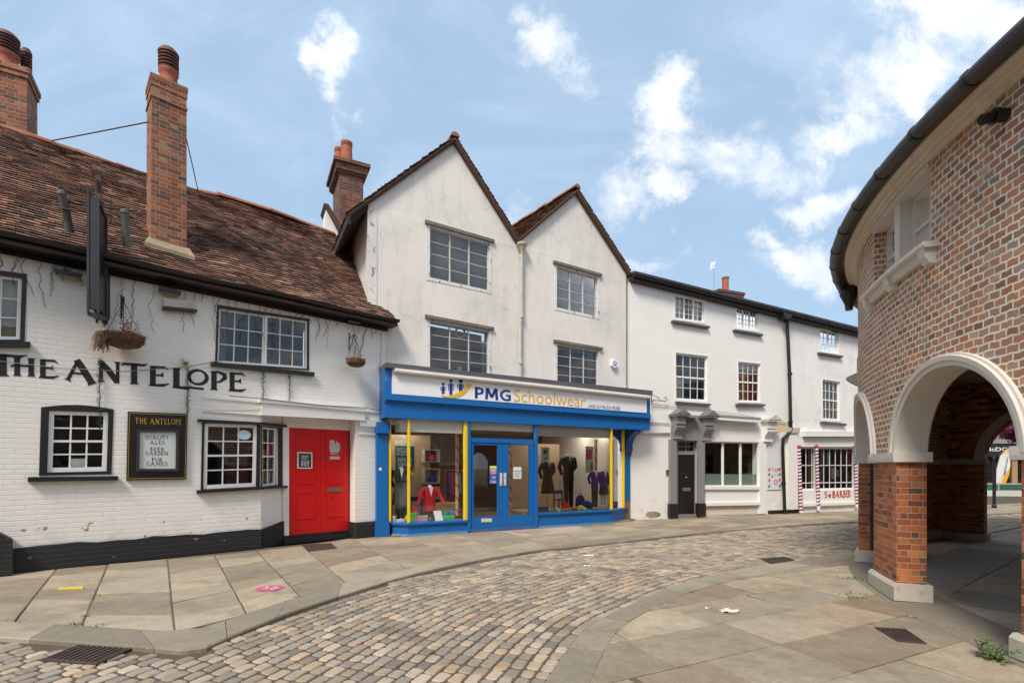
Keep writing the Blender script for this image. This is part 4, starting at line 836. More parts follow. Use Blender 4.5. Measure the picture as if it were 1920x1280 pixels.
basket((667, 677), 0, (660, 640), .20, 1, 'small hanging basket of bare twigs near the blue shop')
# floodlights under the eaves, emergency lamp, globe lamp
for i, (x, y, lb) in enumerate([(128, 513, 'black floodlight under the eaves between the first window and the hanging sign'), (319, 546, 'black floodlight under the eaves over the cream lamp box'), (664, 601, 'black floodlight under the eaves over the small hanging basket')]):
    s0, z0 = A.px(x, y, -.12); o = A.w((s0, 0, z0)); t = thing('floodlight', lb, 'floodlight', o, 'floodlights under the pub eaves'); m = MB(A)
    m.prism([(s0 - .17, z0 + .03), (s0 + .17, z0 + .03), (s0 + .15, z0 - .035), (s0 - .15, z0 - .035)], -.17, -.06); m.build('lamp_head', black_m, t)
    m = MB(A); m.box(s0 - .04, s0 + .04, -.07, 0, z0 - .02, z0 + .07); m.build('bracket', cast, t)
    m = MB(A); m.box(s0 - .13, s0 + .13, -.15, -.08, z0 - .042, z0 - .036); m.build('lamp_glass', plain('dull_lens', (.25, .25, .24), .3), t)
q = A.q([(306, 560), (367, 566), (367, 585), (306, 579)], -.06); c = bil(q, .5, 1); t = thing('wall_lamp_box', 'cream lamp box with a black tray, high on the pub wall', 'wall lamp', A.w((c[0], 0, c[1])))
m = MB(A); m.qb(q, 0, 1, 0, .82, -.10, -.0); m.build('lamp_box', plain('cream_plastic', (.62, .55, .33), .5, .2), t); m = MB(A); m.qb(q, .1, .88, .1, .7, -.105, -.1); m.build('faded_panel', plain('faded_print', (.55, .5, .5), .5, .5, .1, 60), t); m = MB(A); m.qb(q, -.02, 1.02, .82, 1.05, -.14, -.0); m.build('tray', black_m, t)
s0, z0 = A.px(348, 674, -.08); t = thing('globe_lamp', 'small white globe lamp above the painted lettering', 'wall lamp', A.w((s0, 0, z0))); m = MB(A); m.lathe(s0, -.09, [(.0, z0 + .065), (.04, z0 + .052), (.062, z0 + .02), (.062, z0 - .01), (.045, z0 - .045)], 14); m.build('globe', plain('opal', (.7, .69, .65), .4, .05), t, smooth=True)
m = MB(A); m.lathe(s0, -.09, [(.045, z0 - .045), (.035, z0 - .075), (.05, z0 - .08), (.015, z0 - .1)], 12); m.tube([(s0, -.09, z0 - .06), (s0, 0, z0 - .08)], .012); m.build('lamp_base', plain('old_brass', (.25, .18, .06), .5, .3), t)
# dangling light strings and tinsel
t = thing('icicle_lights', 'unlit string of dangling icicle lights under the pub eaves', 'string lights', A.w((-4, 0, 4.6))); m = MB(A); R2 = random.Random(5)
prev = None; twig_m = plain('faded_wire', (.11, .085, .07), .8, .3)
for i in range(60):
    s0 = -9.6 + i * .162; p = (s0, -.05 - R2.uniform(0, .03), 4.80 + R2.uniform(-.03, .03))
    if prev: m.tube([prev, p], .004, 4, False)
    prev = p
m.build('cable', cast, t)
for i in range(62):
    m = MB(A)
    s0 = -9.5 + i * .155 + R2.uniform(-.06, .06); z0 = 4.82; L = R2.choice([.2, .35, .5, .65, .8, .95]) * R2.uniform(.8, 1.1); pts = []
    n = int(L / .06) + 2; x = s0
    for k in range(n + 1): pts.append((x, -.04 - R2.uniform(0, .02), z0 - L * k / n)); x += R2.uniform(-.035, .035)
    m.tube(pts, R2.uniform(.003, .006), 4, False)
    if R2.random() < .4: m.tube([(p[0] + .02 + .01 * math.sin(j), p[1], p[2]) for j, p in enumerate(pts[:-2])], .004, 4, False)
    m.build('light_strand', twig_m, t)
wr = A.q([(0, 677), (110, 690), (240, 696), (345, 688), (412, 676)], -.03); m = MB(A); m.tube([(p[0], -.03, p[1]) for p in wr], .006, 4); tag(m.build('loose_cable', plain('pale_cable', (.25, .23, .22), .6)), 'thin cable running across the painted lettering', 'cable')
wr = [(430, 742), (500, 748), (600, 759), (684, 764), (712, 769), (720, 764)]; m = MB(A); m.tube([(p[0], -.16, p[1]) for p in A.q(wr, -.16)], .007, 4); tag(m.build('loose_cable', cast), 'thin dark cable along the beam over the red doors', 'cable')
for x, y0, y1, lb in [(187, 672, 808, 'longest strand of tinsel, hanging from the lettering over the left ground floor window'), (352, 690, 776, 'tinsel strand hanging beside the menu board'), (493, 698, 772, 'tinsel strand hanging below the wide upper window, over the bay window'), (543, 704, 757, 'shortest tinsel strand, hanging to the beam over the red doors')]:
    s0, z1 = A.px(x, y0, -.02); _, z0 = A.px(x, y1, -.02); o = A.w((s0, -.02, z1)); m = MB(A); n = int((z1 - z0) / .045)
    m.tube([(s0 + .006 * math.sin(k), -.035, z1 - (z1 - z0) * k / n) for k in range(n + 1)], .005, 4)
    for k in range(n):
        for j in range(5):
            an = R2.uniform(0, 6.28); zz = z1 - (z1 - z0) * (k + j / 5) / n; L = R2.uniform(.035, .06); m.tube([(s0, -.035, zz), (s0 + L * math.cos(an), -.05 + .03 * math.sin(an), zz + .03)], .0032, 3, False)
    tag(m.build('tinsel_strand', plain('dark_tinsel', (.025, .035, .03), .5, .4)), lb, 'tinsel', 'tinsel strands on the pub wall')
# ================================================================ the blue shop in the two-gabled house
S = Frame(-2.97, 12.0, .888, .460)
shop = thing('gabled_building', 'white rendered house with two gables over a blue shopfront', 'building', (0.3, 13.6, 0))
FD = -.45
Lw = S.px(690, 383); A1 = S.px(850, 269); VL = S.px(968, 457); A2 = S.px(1078, 364); RT = S.px(1174, 512)
G1 = S.q([(805, 424), (918, 457), (918, 546), (805, 521)]); G2 = S.q([(1043, 498), (1121, 520), (1121, 595), (1043, 577)]); L1 = S.q([(805, 600), (917, 621), (917, 704), (805, 697)]); L2 = S.q([(1044, 645), (1122, 658), (1122, 727), (1044, 722)])
zf = S.px(960, 775)[1]; s_end = RT[0]
mb = MB(S); zlow = S.px(960, 800, FD)[1] - .0
outer = [(Lw[0], zlow), (s_end, zlow), (s_end, RT[1]), A2, VL, A1, Lw]
mb.prism(outer, 0, .3, [G1, G2, L1, L2]); mb.build('wall', render_w, shop, jit=.006)
m = MB(S); m.box(Lw[0], Lw[0] + .25, .301, 6.5, 0, Lw[1] + .02); m.build('side_wall', render_w, shop)
m = MB(S); m.box(Lw[0] - .012, Lw[0] + .20, -.014, -.0, 4.4, Lw[1] - .1); m.build('corner_strip', render_f, shop)
m = MB(S); c = S.px(947, 556); R2 = random.Random(4); pts = [(c[0] + (.13 + R2.uniform(-.03, .03)) * math.cos(k * .4), c[1] + (.36 + R2.uniform(-.07, .07)) * math.sin(k * .4)) for k in range(15)]
m.prism(pts, -.004, .0); m.build('bare_patch', plain('bare_render', (.42, .33, .23), .9, .5, .6, 9), shop)
m = MB(S); m.box(Lw[0] + .3, s_end, 6.3, 6.5, 0, 6.5); m.box(s_end - .25, s_end, .31, 6.3, 0, RT[1] - .1); m.build('rear_walls', render_w, shop)
render_w = stucco('gable_render', (.78, .745, .69), .8); shop.children[0].data.materials[0] = render_w
for g_, hd in ((G1, 1), (G2, 1), (L1, 1), (L2, 1)):
    bframe(S, mk(g_, .06), .075, .075, .06, .075, -.012, .0, 'window_surround', shop, render_f)
    m = MB(S); q = mk(g_, .08); m.qb(q, -.02, 1.02, -.02, .035, -.07, .01); m.build('drip_board', plain('old_board', (.16, .14, .12), .9, .5, .5), shop)
wm = white_p
old_w = plain('aged_white', (.52, .50, .47), .6, .2, .3, 20)
for g_, rm in ((G1, grey_room), (G2, grey_room)): window(S, shop, g_, 3, 4, .05, .035, .013, mat=old_w, room=rm, thick=((1 / 3, .03), (2 / 3, .03)), backd=.12)
w_ = window(S, shop, L1, 3, 4, .05, .035, .014, mat=old_w, room=dark, thick=((1 / 3, .03), (2 / 3, .03)), backd=.5)
m = MB(S); c = S.px(863, 624, .3); m.tube([(c[0] + .13 * math.cos(a * .4488), .3, c[1] + .13 * math.sin(a * .4488)) for a in range(15)], .028, 8); m.build('ceiling_rose', cream_p, w_)
m = MB(S); c = S.px(861, 692, .28); m.lathe(c[0], .28, [(.16, c[1] - .3), (.14, c[1] - .1), (.07, c[1] - .03), (.05, c[1] + .06), (0, c[1] + .09)], 14); m.build('stored_mannequin_neck', paper, w_, smooth=True)
w_ = window(S, shop, L2, 3, 4, .05, .035, .014, mat=old_w, room=dark, thick=((1 / 3, .03), (2 / 3, .03)), backd=.5)
m = MB(S); c = S.px(1063, 662, .35); m.lathe(c[0], .35, [(.12, c[1] - .03), (.12, c[1] + .01), (0, c[1] + .02)], 14); m.build('ceiling_light', cream_p, w_)
# roofs
def gable(apex, l, r, kx, dr, name):
    """two slopes through the gable line, running back"""
    m = MB(S); t = .07; ov = -.13; bk = 6.6; o = m
    for a, b in ((apex, l), (apex, r)):
        m.hexa([(a[0], ov, a[1] + .08), (b[0], ov, b[1] + .08), (b[0], ov, b[1] + .03), (a[0], ov, a[1] + .03), (a[0] + kx, bk, a[1] + .08), (b[0] + kx, bk, b[1] + .08), (b[0] + kx, bk, b[1] + .03), (a[0] + kx, bk, a[1] + .03)])
    return m.build(name, tile_d, shop)
sl = lambda a, b, k: (b[0] + (b[0] - a[0]) * k, b[1] + (b[1] - a[1]) * k)
KX = -1.15; E1 = sl(A1, Lw, .22); E2 = sl(A2, RT, .03)
r1 = gable(A1, E1, VL, 0, 0, 'roof'); r2 = gable(A2, VL, E2, KX, 0, 'roof')
def slope_tiles(root, a, b, name='roof_tiles', kx=0.):
    """a = ridge end, b = lower end of the gable line; tiles climb from b to a"""
    m = MB(S); V = Vector((a[0] - b[0], 0, a[1] - b[1])); U = Vector((-kx, -6.75, 0)) if b[0] < a[0] else Vector((kx, 6.75, 0)); O = (b[0] + kx, 6.6, b[1] + .1) if b[0] < a[0] else (b[0], -.15, b[1] + .1)
    tiles(m, O, U, V, 6.75, V.length, .168, .105, 1.2); m.build(name, tile_m, root)
slope_tiles(r1, A1, E1); slope_tiles(r1, A1, VL); slope_tiles(r2, A2, VL, kx=KX); slope_tiles(r2, A2, E2, kx=KX)
m = MB(S); ridge(m, (A1[0], -.15, A1[1] + .17), (A1[0], 6.6, A1[1] + .17)); m.build('ridge_tiles', ridge_m, r1); m = MB(S); ridge(m, (A2[0], -.15, A2[1] + .17), (A2[0] + KX, 6.6, A2[1] + .17)); m.build('ridge_tiles', ridge_m, r2)
m = MB(S)
for a, b in ((A1, E1), (A1, VL), (A2, VL), (A2, E2)): m.hexa([(a[0], -.10, a[1] + .035), (b[0], -.10, b[1] + .035), (b[0], -.10, b[1] - .02), (a[0], -.10, a[1] - .02), (a[0], .01, a[1] + .035), (b[0], .01, b[1] + .035), (b[0], .01, b[1] - .02), (a[0], .01, a[1] - .02)])
m.build('barge_board', plain('dark_verge', (.10, .055, .04), .9, .4), shop)
m = MB(S); e = E1; m.box(e[0] - .02, e[0] + .05, -.12, 6.5, e[1] - .16, e[1] + .03); m.hexa([(e[0] + .0, -.05, e[1] - .02), (Lw[0], -.05, Lw[1] - .03), (Lw[0], -.05, Lw[1] - .12), (e[0], -.05, e[1] - .16), (e[0], 6.5, e[1] - .02), (Lw[0], 6.5, Lw[1] - .03), (Lw[0], 6.5, Lw[1] - .12), (e[0], 6.5, e[1] - .16)]); m.build('eaves_board', plain('old_black_board', (.03, .022, .02), .9, .4), shop)
# chimney behind
cs = S.px(637, 350, 3.2)[0]; ce = S.px(681, 350, 3.2)[0]; zt3 = S.px(650, 303, 3.2)[1]
stack(S, shop, cs, ce, 3.2, 4.5, 6.2, zt3, chim_dk, [(cs + .25, 3.55, .17, .75, 'pot'), (cs + .13, 4.05, .16, .8, 'pot'), (cs + .18, 4.35, .12, .4, 'pot')], [(zt3 - .36, zt3 - .3, .05), (zt3 - .3, zt3 - .2, .1)], cap=.11)
m = MB(S); a = S.px(608, 388, 3.); m.prism([(a[0], a[1] - 1.2), (a[0] + .5, a[1] - 1.2), (a[0] + .5, a[1] - .5), (a[0] + .05, a[1])], 3, 3.6); m.build('rear_gable', render_c, shop)
m = MB(S); m.hexa([(a[0] - .02, 2.9, a[1] + .06), (a[0] + .1, 2.9, a[1] + .06), (a[0] + .75, 2.9, a[1] - .95), (a[0] + .55, 2.9, a[1] - .95), (a[0] - .02, 3.7, a[1] + .06), (a[0] + .1, 3.7, a[1] + .06), (a[0] + .75, 3.7, a[1] - .95), (a[0] + .55, 3.7, a[1] - .95)]); m.build('rear_gable_tiles', tile_d, shop)
# hopper and downpipe
s0, z1 = S.px(979, 458, -.12); zb = S.px(980, 722)[1]; m = MB(S); m.lathe(s0, -.12, [(.04, z1 - .28), (.05, z1 - .2), (.06, z1 - .18), (.11, z1 - .05), (.14, z1 - .03), (.14, z1 + .03), (.12, z1 + .03), (.1, z1 - .03), (0, z1 - .03)], 14); m.build('rain_hopper', plain('old_cream_iron', (.42, .36, .28), .7, .4), shop)
m = MB(S); zk = S.px(980, 596)[1]; m.tube([(s0, -.12, z1 - .22), (s0, -.09, z1 - .6), (s0 + .01, -.08, zk), (s0 - .03, -.07, zk - .12), (s0 - .03, -.07, zb)], .042, 10)
for zz in (z1 - .3, zk + .02, zb + .6): m.lathe(s0 - (0 if zz > zk else .03), -.09, [(.055, zz - .05), (.055, zz + .03)], 10)
m.build('downpipe', plain('old_white_iron', (.5, .48, .45), .7, .35, .4), shop)
# ---------------------------------------------------------------- shopfront
q = S.q([(721, 681), (1219, 733), (1219, 741), (721, 690)], FD - .1); m = MB(S); m.qb(q, 0, 1, 0, 1, FD - .2, -.0); m.build('lead_flashing', lead, shop, jit=.01)
sp = S.q([(735, 692), (1212, 744), (1212, 774), (735, 738)], FD - .1); fa = S.q([(721, 690), (1219, 740), (1219, 806), (721, 782)], FD - .08)
m = MB(S); m.qd(fa, FD - .08, .0); m.build('fascia', blue_p, shop)
m = MB(S); m.qd(sp, FD - .115, FD - .08); sg = m.build('sign_panel', sign_w, shop)
m = MB(S); a, b = S.px(740, 694, FD - .2), S.px(1217, 744.5, FD - .2); n = 60
m.tube([(a[0] + (b[0] - a[0]) * k / n, FD - .19, a[1] + (b[1] - a[1]) * k / n) for k in range(n + 1)], .05, 12); bl_ = m.build('rolled_awning', plain('awning_cream', (.70, .67, .62), .6, .15), shop)
m = MB(S); 
for k in range(150):
    t = k / 150; x, z = a[0] + (b[0] - a[0]) * t, a[1] + (b[1] - a[1]) * t + .052; m.box(x, x + .018, FD - .235, FD - .16, z - .012, z + .006)
m.build('awning_scallops', plain('awning_edge', (.5, .47, .43), .7, .2), bl_)
led = S.q([(723, 738), (1219, 777), (1219, 784), (723, 749)], FD - .14); m = MB(S); m.qb(led, 0, .607, 0, 1, FD - .17, FD - .08).qb(led, .609, 1, .0, 1, FD - .17, FD - .08); m.qb(S.q([(721, 749), (1218, 784), (1218, 788), (721, 753)], FD - .1), 0, 1, 0, 1, FD - .115, FD - .08); m.build('fascia_ledge', blue_p, shop)
D_ = FD - .122
m = MB(S); write(m, 'pmg', S.q([(890.5, 725), (958, 731), (958, 752), (890.5, 746)], D_), D_ + .002); m.build('lettering', navy, sg)
text_mesh(S, D_, 'Schoolwear', S.q([(963.5, 729.5), (1098, 741.5), (1098, 763), (963.5, 752.5)], D_), -.004).build('lettering', signy, sg)
text_mesh(S, D_, '...AND SO MUCH MORE', S.q([(1100, 757.5), (1163, 762.5), (1163, 769), (1100, 763.5)], D_)).build('lettering', navy, sg)
m = MB(S)
for x, yt, yb, wd in ((831, 717, 738, 9), (845.5, 711, 740, 10), (864, 710, 733, 13)):
    hr = wd * .3; h0 = S.px(x, yt + hr, D_); rr = abs(S.px(x + hr, yt, D_)[0] - S.px(x - hr, yt, D_)[0]) / 2
    m.prism([(h0[0] + rr * math.cos(k * .5236), h0[1] + rr * math.sin(k * .5236)) for k in range(12)], D_, D_ + .006)
    y1 = yt + 2 * hr + 1.5
    m.prism(S.q([(x - wd * .27, y1), (x + wd * .27, y1), (x + wd * .27, yb), (x - wd * .27, yb)], D_), D_, D_ + .006)
    for sg_ in (-1, 1): m.prism(S.q([(x + sg_ * wd * .38, y1 + 1), (x + sg_ * wd * .5, y1 + 1), (x + sg_ * wd * .5, y1 + (yb - y1) * .6), (x + sg_ * wd * .38, y1 + (yb - y1) * .6)], D_), D_, D_ + .006)
m.build('emblem_figures', navy, sg)
up = [(827, 740), (835, 742), (845, 741.5), (857, 737), (868, 730), (876, 722), (872, 719.5)]; dn = [(886, 719.5), (880, 728), (872, 737), (862, 743), (850, 746), (838, 745.5), (829, 742)]
m = MB(S); m.prism(S.q(up + dn, D_ - .003), D_ - .003, D_ + .003); m.build('emblem_swoosh', signy, sg)
# front of the bay: corners (s, d)
s_a, s_b = .0, S.px(766, 950, FD)[0]; s_c2, s_d = S.px(1146, 950, FD)[0], 7.22
sR0, sR1 = S.px(879, 950, FD)[0], S.px(1004, 950, FD)[0]
zsL, zsR = S.px(800, 978, FD)[1], S.px(1080, 958, FD)[1]; zg = S.px(960, 790, FD)[1]
xsS = lambda x, d=FD: S.px(x, 900, d)[0]
# stall risers, following the canted plan
def plan_prism(mb_, P, z0, z1): 
    n = len(P); V = [(x, d, z0) for x, d in P] + [(x, d, z1) for x, d in P]
    mb_.shape(V, [tuple(range(n)), tuple(range(2 * n - 1, n - 1, -1))] + [(i, (i + 1) % n, n + (i + 1) % n, n + i) for i in range(n)])
for P_, zs, nm in (([(s_a + .12, -.16), (s_b, FD), (sR0 - .02, FD), (sR0 - .02, 0), (s_a + .12, 0)], zsL, 'L'), ([(sR1 + .05, FD), (s_c2, FD), (s_d - .05, -.02), (s_d - .05, 0.05), (sR1 + .05, .05)], zsR, 'R')):
    m = MB(S); plan_prism(m, P_, .05, zs - .05); m.build('stall_riser', blue_p, shop)
    c = (sum(p[0] for p in P_) / len(P_), 0); m = MB(S); plan_prism(m, [(x + (.03 if x > c[0] else -.03), d - .05 if d < -.01 else d) for x, d in P_], zs - .05, zs); m.build('window_sill', blue_p, shop)
    m = MB(S); plan_prism(m, [(x + (.01 if x > c[0] else -.01), d - .012 if d < -.01 else d) for x, d in P_], 0, .052); m.build('riser_foot', plain('pale_blue', (.12, .24, .42), .6, .3), shop)
# pilasters
pl0, pl1 = S.px(706, 900, -.2)[0], S.px(728, 900, -.2)[0]; zc = S.px(720, 790, FD)[1]
m = MB(S); m.box(pl0, pl1, -.20, .0, .0, zc); m.box(pl0 - .03, pl1 + .02, -.24, .0, 0, .38); m.box(pl0 - .01, pl1 + .02, -.3, .0, zc - .25, zc); m.build('pilaster', blue_p, shop)
m = MB(S); n = S.px(713, 879, -.2); m.box(n[0] - .03, n[0] + .03, -.212, -.2, n[1] - .03, n[1] + .03); m.build('number_plate', paper, shop)
m = MB(S); a = 7.05; m.box(a, a + .24, -.06, .06, .6, zg + .25); m.prism([(a + .03, zg - .7), (a + .26, zg - .7), (a + .26, zg + .1), (a + .03, zg + .1)], -.1, -.06); m.build('pilaster', blue_p, shop)
m = MB(S); cp = [(-.06, zg - .85), (-.1, zg - .8), (-.1, zg - .72), (-.16, zg - .66), (-.14, zg - .5), (-.2, zg - .36), (-.3, zg - .25), (-.42, zg - .2), (-.5, zg - .16), (-.5, zg + .02), (-.06, zg + .02)]
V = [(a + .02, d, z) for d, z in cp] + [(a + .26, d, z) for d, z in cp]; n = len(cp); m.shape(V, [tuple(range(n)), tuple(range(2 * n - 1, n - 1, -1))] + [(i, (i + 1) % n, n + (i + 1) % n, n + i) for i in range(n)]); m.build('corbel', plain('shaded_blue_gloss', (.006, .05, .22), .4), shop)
m = MB(S); m.box(a + .02, a + .25, -.05, .06, 0, .6); m.build('pilaster_foot', plain('worn_brown', (.2, .12, .09), .9, .5, .6, 8), shop)
# posts
def post(s0, s1, d, z0, z1, mat, nm='glazing_post'): m = MB(S); m.bbox(s0, s1, d - .03, d + .05, z0, z1, .008); return m.build(nm, mat, shop)
post(xsS(729, -.17), xsS(733, -.17), -.17, zsL, zg, yel_p); post(s_b - .02, s_b + .035, FD, zsL, zg, yel_p); post(xsS(869.5), xsS(876), FD, zsL, zg, yel_p)
post(s_c2 - .03, s_c2 + .035, FD, zsR, zg, yel_p); post(7.0, 7.05, -.08, zsR, zg, yel_p)
post(sR0 - .04, sR0 + .03, FD - .02, 0.02, zg, blue_p, 'door_post'); post(sR1 - .03, sR1 + .05, FD - .02, 0.02, zg, blue_p, 'door_post')
tr0, tr1 = S.px(940, 822, FD)[1], S.px(940, 830, FD)[1]; m = MB(S); m.box(sR0 + .03, sR1 - .03, FD - .02, FD + .06, tr1, tr0); m.box(sR0 + .03, sR1 - .03, FD, FD + .06, zg - .06, zg); m.build('transom', blue_p, shop)
# glass
def pane(P, nm='shop_pane', root=shop, mat=None): m = MB(S); m.face(P); return m.build(nm, mat or glass_s, root)
pane([(.17, -.155, zsL), (s_b, FD + .01, zsL), (s_b, FD + .01, zg), (.17, -.155, zg)]); pane([(s_b, FD + .012, zsL), (sR0, FD + .012, zsL), (sR0, FD + .012, zg), (s_b, FD + .012, zg)])
pane([(sR1, FD + .012, zsR), (s_c2, FD + .012, zsR), (s_c2, FD + .012, zg), (sR1, FD + .012, zg)]); pane([(s_c2, FD + .012, zsR), (7.03, -.06, zsR), (7.03, -.06, zg), (s_c2, FD + .012, zg)])
pane([(sR0, FD + .03, tr0), (sR1, FD + .03, tr0), (sR1, FD + .03, zg), (sR0, FD + .03, zg)])
# doors
dm = xsS(942.7); zd1 = tr1 - .01
def gdoor(s0, s1, gx0, gx1, gy0, gy1):
    g0, g1 = xsS(gx0), xsS(gx1); z1_, z0_ = S.px((gx0 + gx1) / 2, gy0, FD)[1], S.px((gx0 + gx1) / 2, gy1, FD)[1]; m = MB(S)
    m.prism([(s0, .09), (s1, .09), (s1, zd1), (s0, zd1)], FD, FD + .045, [[(g0, z0_), (g1, z0_), (g1, z1_), (g0, z1_)]])
    for b in [(g0 - .012, g0, z0_, z1_), (g1, g1 + .012, z0_, z1_)]: m.box(b[0], b[1], FD - .008, FD, b[2], b[3])
    d_ = m.build('door', blue_p, shop); pane([(g0, FD + .02, z0_), (g1, FD + .02, z0_), (g1, FD + .02, z1_), (g0, FD + .02, z1_)], 'pane', d_); return d_
d1 = gdoor(sR0 + .035, dm - .003, 888, 933, 834, 968.5); d2 = gdoor(dm + .003, sR1 - .035, 953, 992, 834, 965)
tag(d1, 'blue glazed door with the letterbox and safety stickers'); tag(d2, 'blue glazed door with a white notice')
m = MB(S); m.box(sR0, sR1, FD - .03, FD + .1, 0, .085); m.build('threshold', plain('threshold_blue', (.05, .12, .28), .6, .3), shop)
for x0, x1, dd in ((937, 941.5, d1), (944.3, 949, d2)): m = MB(S); q = S.q([(x0, 886), (x1, 886), (x1, 910), (x0, 910)], FD); m.qd(q, FD - .008, FD); m.tube([(bil(q, .5, .2)[0], FD - .008, bil(q, .5, .2)[1]), (bil(q, .5, .2)[0], FD - .05, bil(q, .5, .2)[1]), (bil(q, .5, .8)[0], FD - .05, bil(q, .5, .8)[1]), (bil(q, .5, .8)[0], FD - .008, bil(q, .5, .8)[1])], .009, 6); m.build('handle', plain('pale_steel', (.62, .56, .52), .4, .1), dd)
m = MB(S); q = S.q([(902.5, 971.5), (922, 971.5), (922, 978.5), (902.5, 978.5)], FD); m.qd(q, FD - .014, FD); m.qb(q, .1, .9, .25, .8, FD - .02, FD - .014); m.build('letterbox', plain('silver_plate', (.6, .56, .5), .35, .1), d1)
for y0, y1, c_ in ((873, 877.5, (.75, .7, .05)), (878, 884, (.25, .4, .7)), (884, 889, (.6, .12, .2)), (890, 899, (.05, .12, .5)), (899.5, 906, (.15, .22, .55))):
    m = MB(S); q = S.q([(919, y0), (931.5, y0), (931.5, y1), (919, y1)], FD); m.qb(q, 0, 1, 0, 1, FD + .012, FD + .016); m.build('safety_sticker', plain('stk%d' % y0, c_, .5, .25, .1, 60), d1)
    m = MB(S); m.qb(q, .35, .9, .35, .45, FD + .010, FD + .0118).qb(q, .35, .8, .6, .7, FD + .010, FD + .0118); m.build('sticker_print', paper, d1)
m = MB(S); q = S.q([(963, 875), (978, 875), (978, 897), (963, 897)], FD); m.qb(q, 0, 1, 0, 1, FD + .014, FD + .018); nt_ = m.build('notice', paper, d2); m = MB(S); m.qb(q, .06, .94, .3, .38, FD + .011, FD + .0138)
for k in range(6): m.qb(q, .12, .85, .46 + k * .08, .48 + k * .08, FD + .011, FD + .0138)
m.build('notice_print', plain('grey_print', (.2, .3, .4), .6), d2)
# roller blinds behind the glass
for P_ in ([(.22, -.10), (s_b, FD + .07), (xsS(869), FD + .07)], [(sR0 + .03, FD + .10), (sR1 - .03, FD + .10)], [(sR1 + .06, FD + .07), (s_c2, FD + .07), (6.96, -.05)]):
    m = MB(S); zz = .34 if len(P_) == 3 else .24
    for a, b in zip(P_, P_[1:]): m.hexa([(a[0], a[1], zg), (b[0], b[1], zg), (b[0], b[1], zg - zz), (a[0], a[1], zg - zz), (a[0], a[1] + .03, zg), (b[0], b[1] + .03, zg), (b[0], b[1] + .03, zg - zz), (a[0], a[1] + .03, zg - zz)])
    m.build('roller_blind', plain('blind_grey', (.72, .69, .63), .8, .12), shop)
# the shop room
wall_in = plain('shop_wall', (.50, .37, .24), .8, .1, .1); floor_in = plain('shop_floor', (.30, .20, .12), .7, .2); ceil_in = plain('shop_ceiling', (.35, .30, .25), .9, .1)
m = MB(S); m.box(.02, 7.2, 4.5, 4.6, 0, 3.0); m.box(-.0, .06, .0, 4.5, 0, 3.0); m.box(7.2, 7.26, .06, 4.5, 0, 3.); m.build('room_wall', plain('room_wall_dark', (.09, .055, .04), .9, .2), shop)
m = MB(S); m.box(.08, 7.18, FD + .1, 4.5, zg + .02, zg + .06); m.build('room_ceiling', ceil_in, shop)
m = MB(S); m.box(.08, 7.18, FD + .1, 4.5, .01, .03); m.build('room_floor', floor_in, shop)
m = MB(S); m.box(.14, sR0 - .1, -.15, 1.35, zsL - .08, zsL - .02); m.box(s_b, sR0 - .1, FD + .07, -.15, zsL - .08, zsL - .02); m.box(sR1 + .1, 7.0, .05, 1.35, zsR - .08, zsR - .02); m.box(sR1 + .1, s_c2, FD + .07, .05, zsR - .08, zsR - .02); m.build('window_display_deck', wood, shop)
m = MB(S); m.box(.3, 1.55, 1.36, 1.40, zsL, 2.45); m.build('display_backboard', wall_in, shop); m = MB(S); m.box(sR1 + .2, 5.7, 1.36, 1.40, zsR, 2.3); m.build('display_backboard', wall_in, shop)
for (x, y, d) in [(762, 808, 1.), (795, 812, 1.8), (1036, 815, .6), (1072, 817, .6), (1132, 820, .6), (905, 810, 1.2), (1045, 826, 1.8), (750, 811, .3), (1085, 822, 1.6), (850, 820, 2.)]:
    s0 = S.px(x, y, d)[0]; m = MB(S); m.box(s0 - .14, s0 + .14, d, d + .28, zg - .002, zg + .018); m.build('ceiling_lamp', lamp_on, shop)
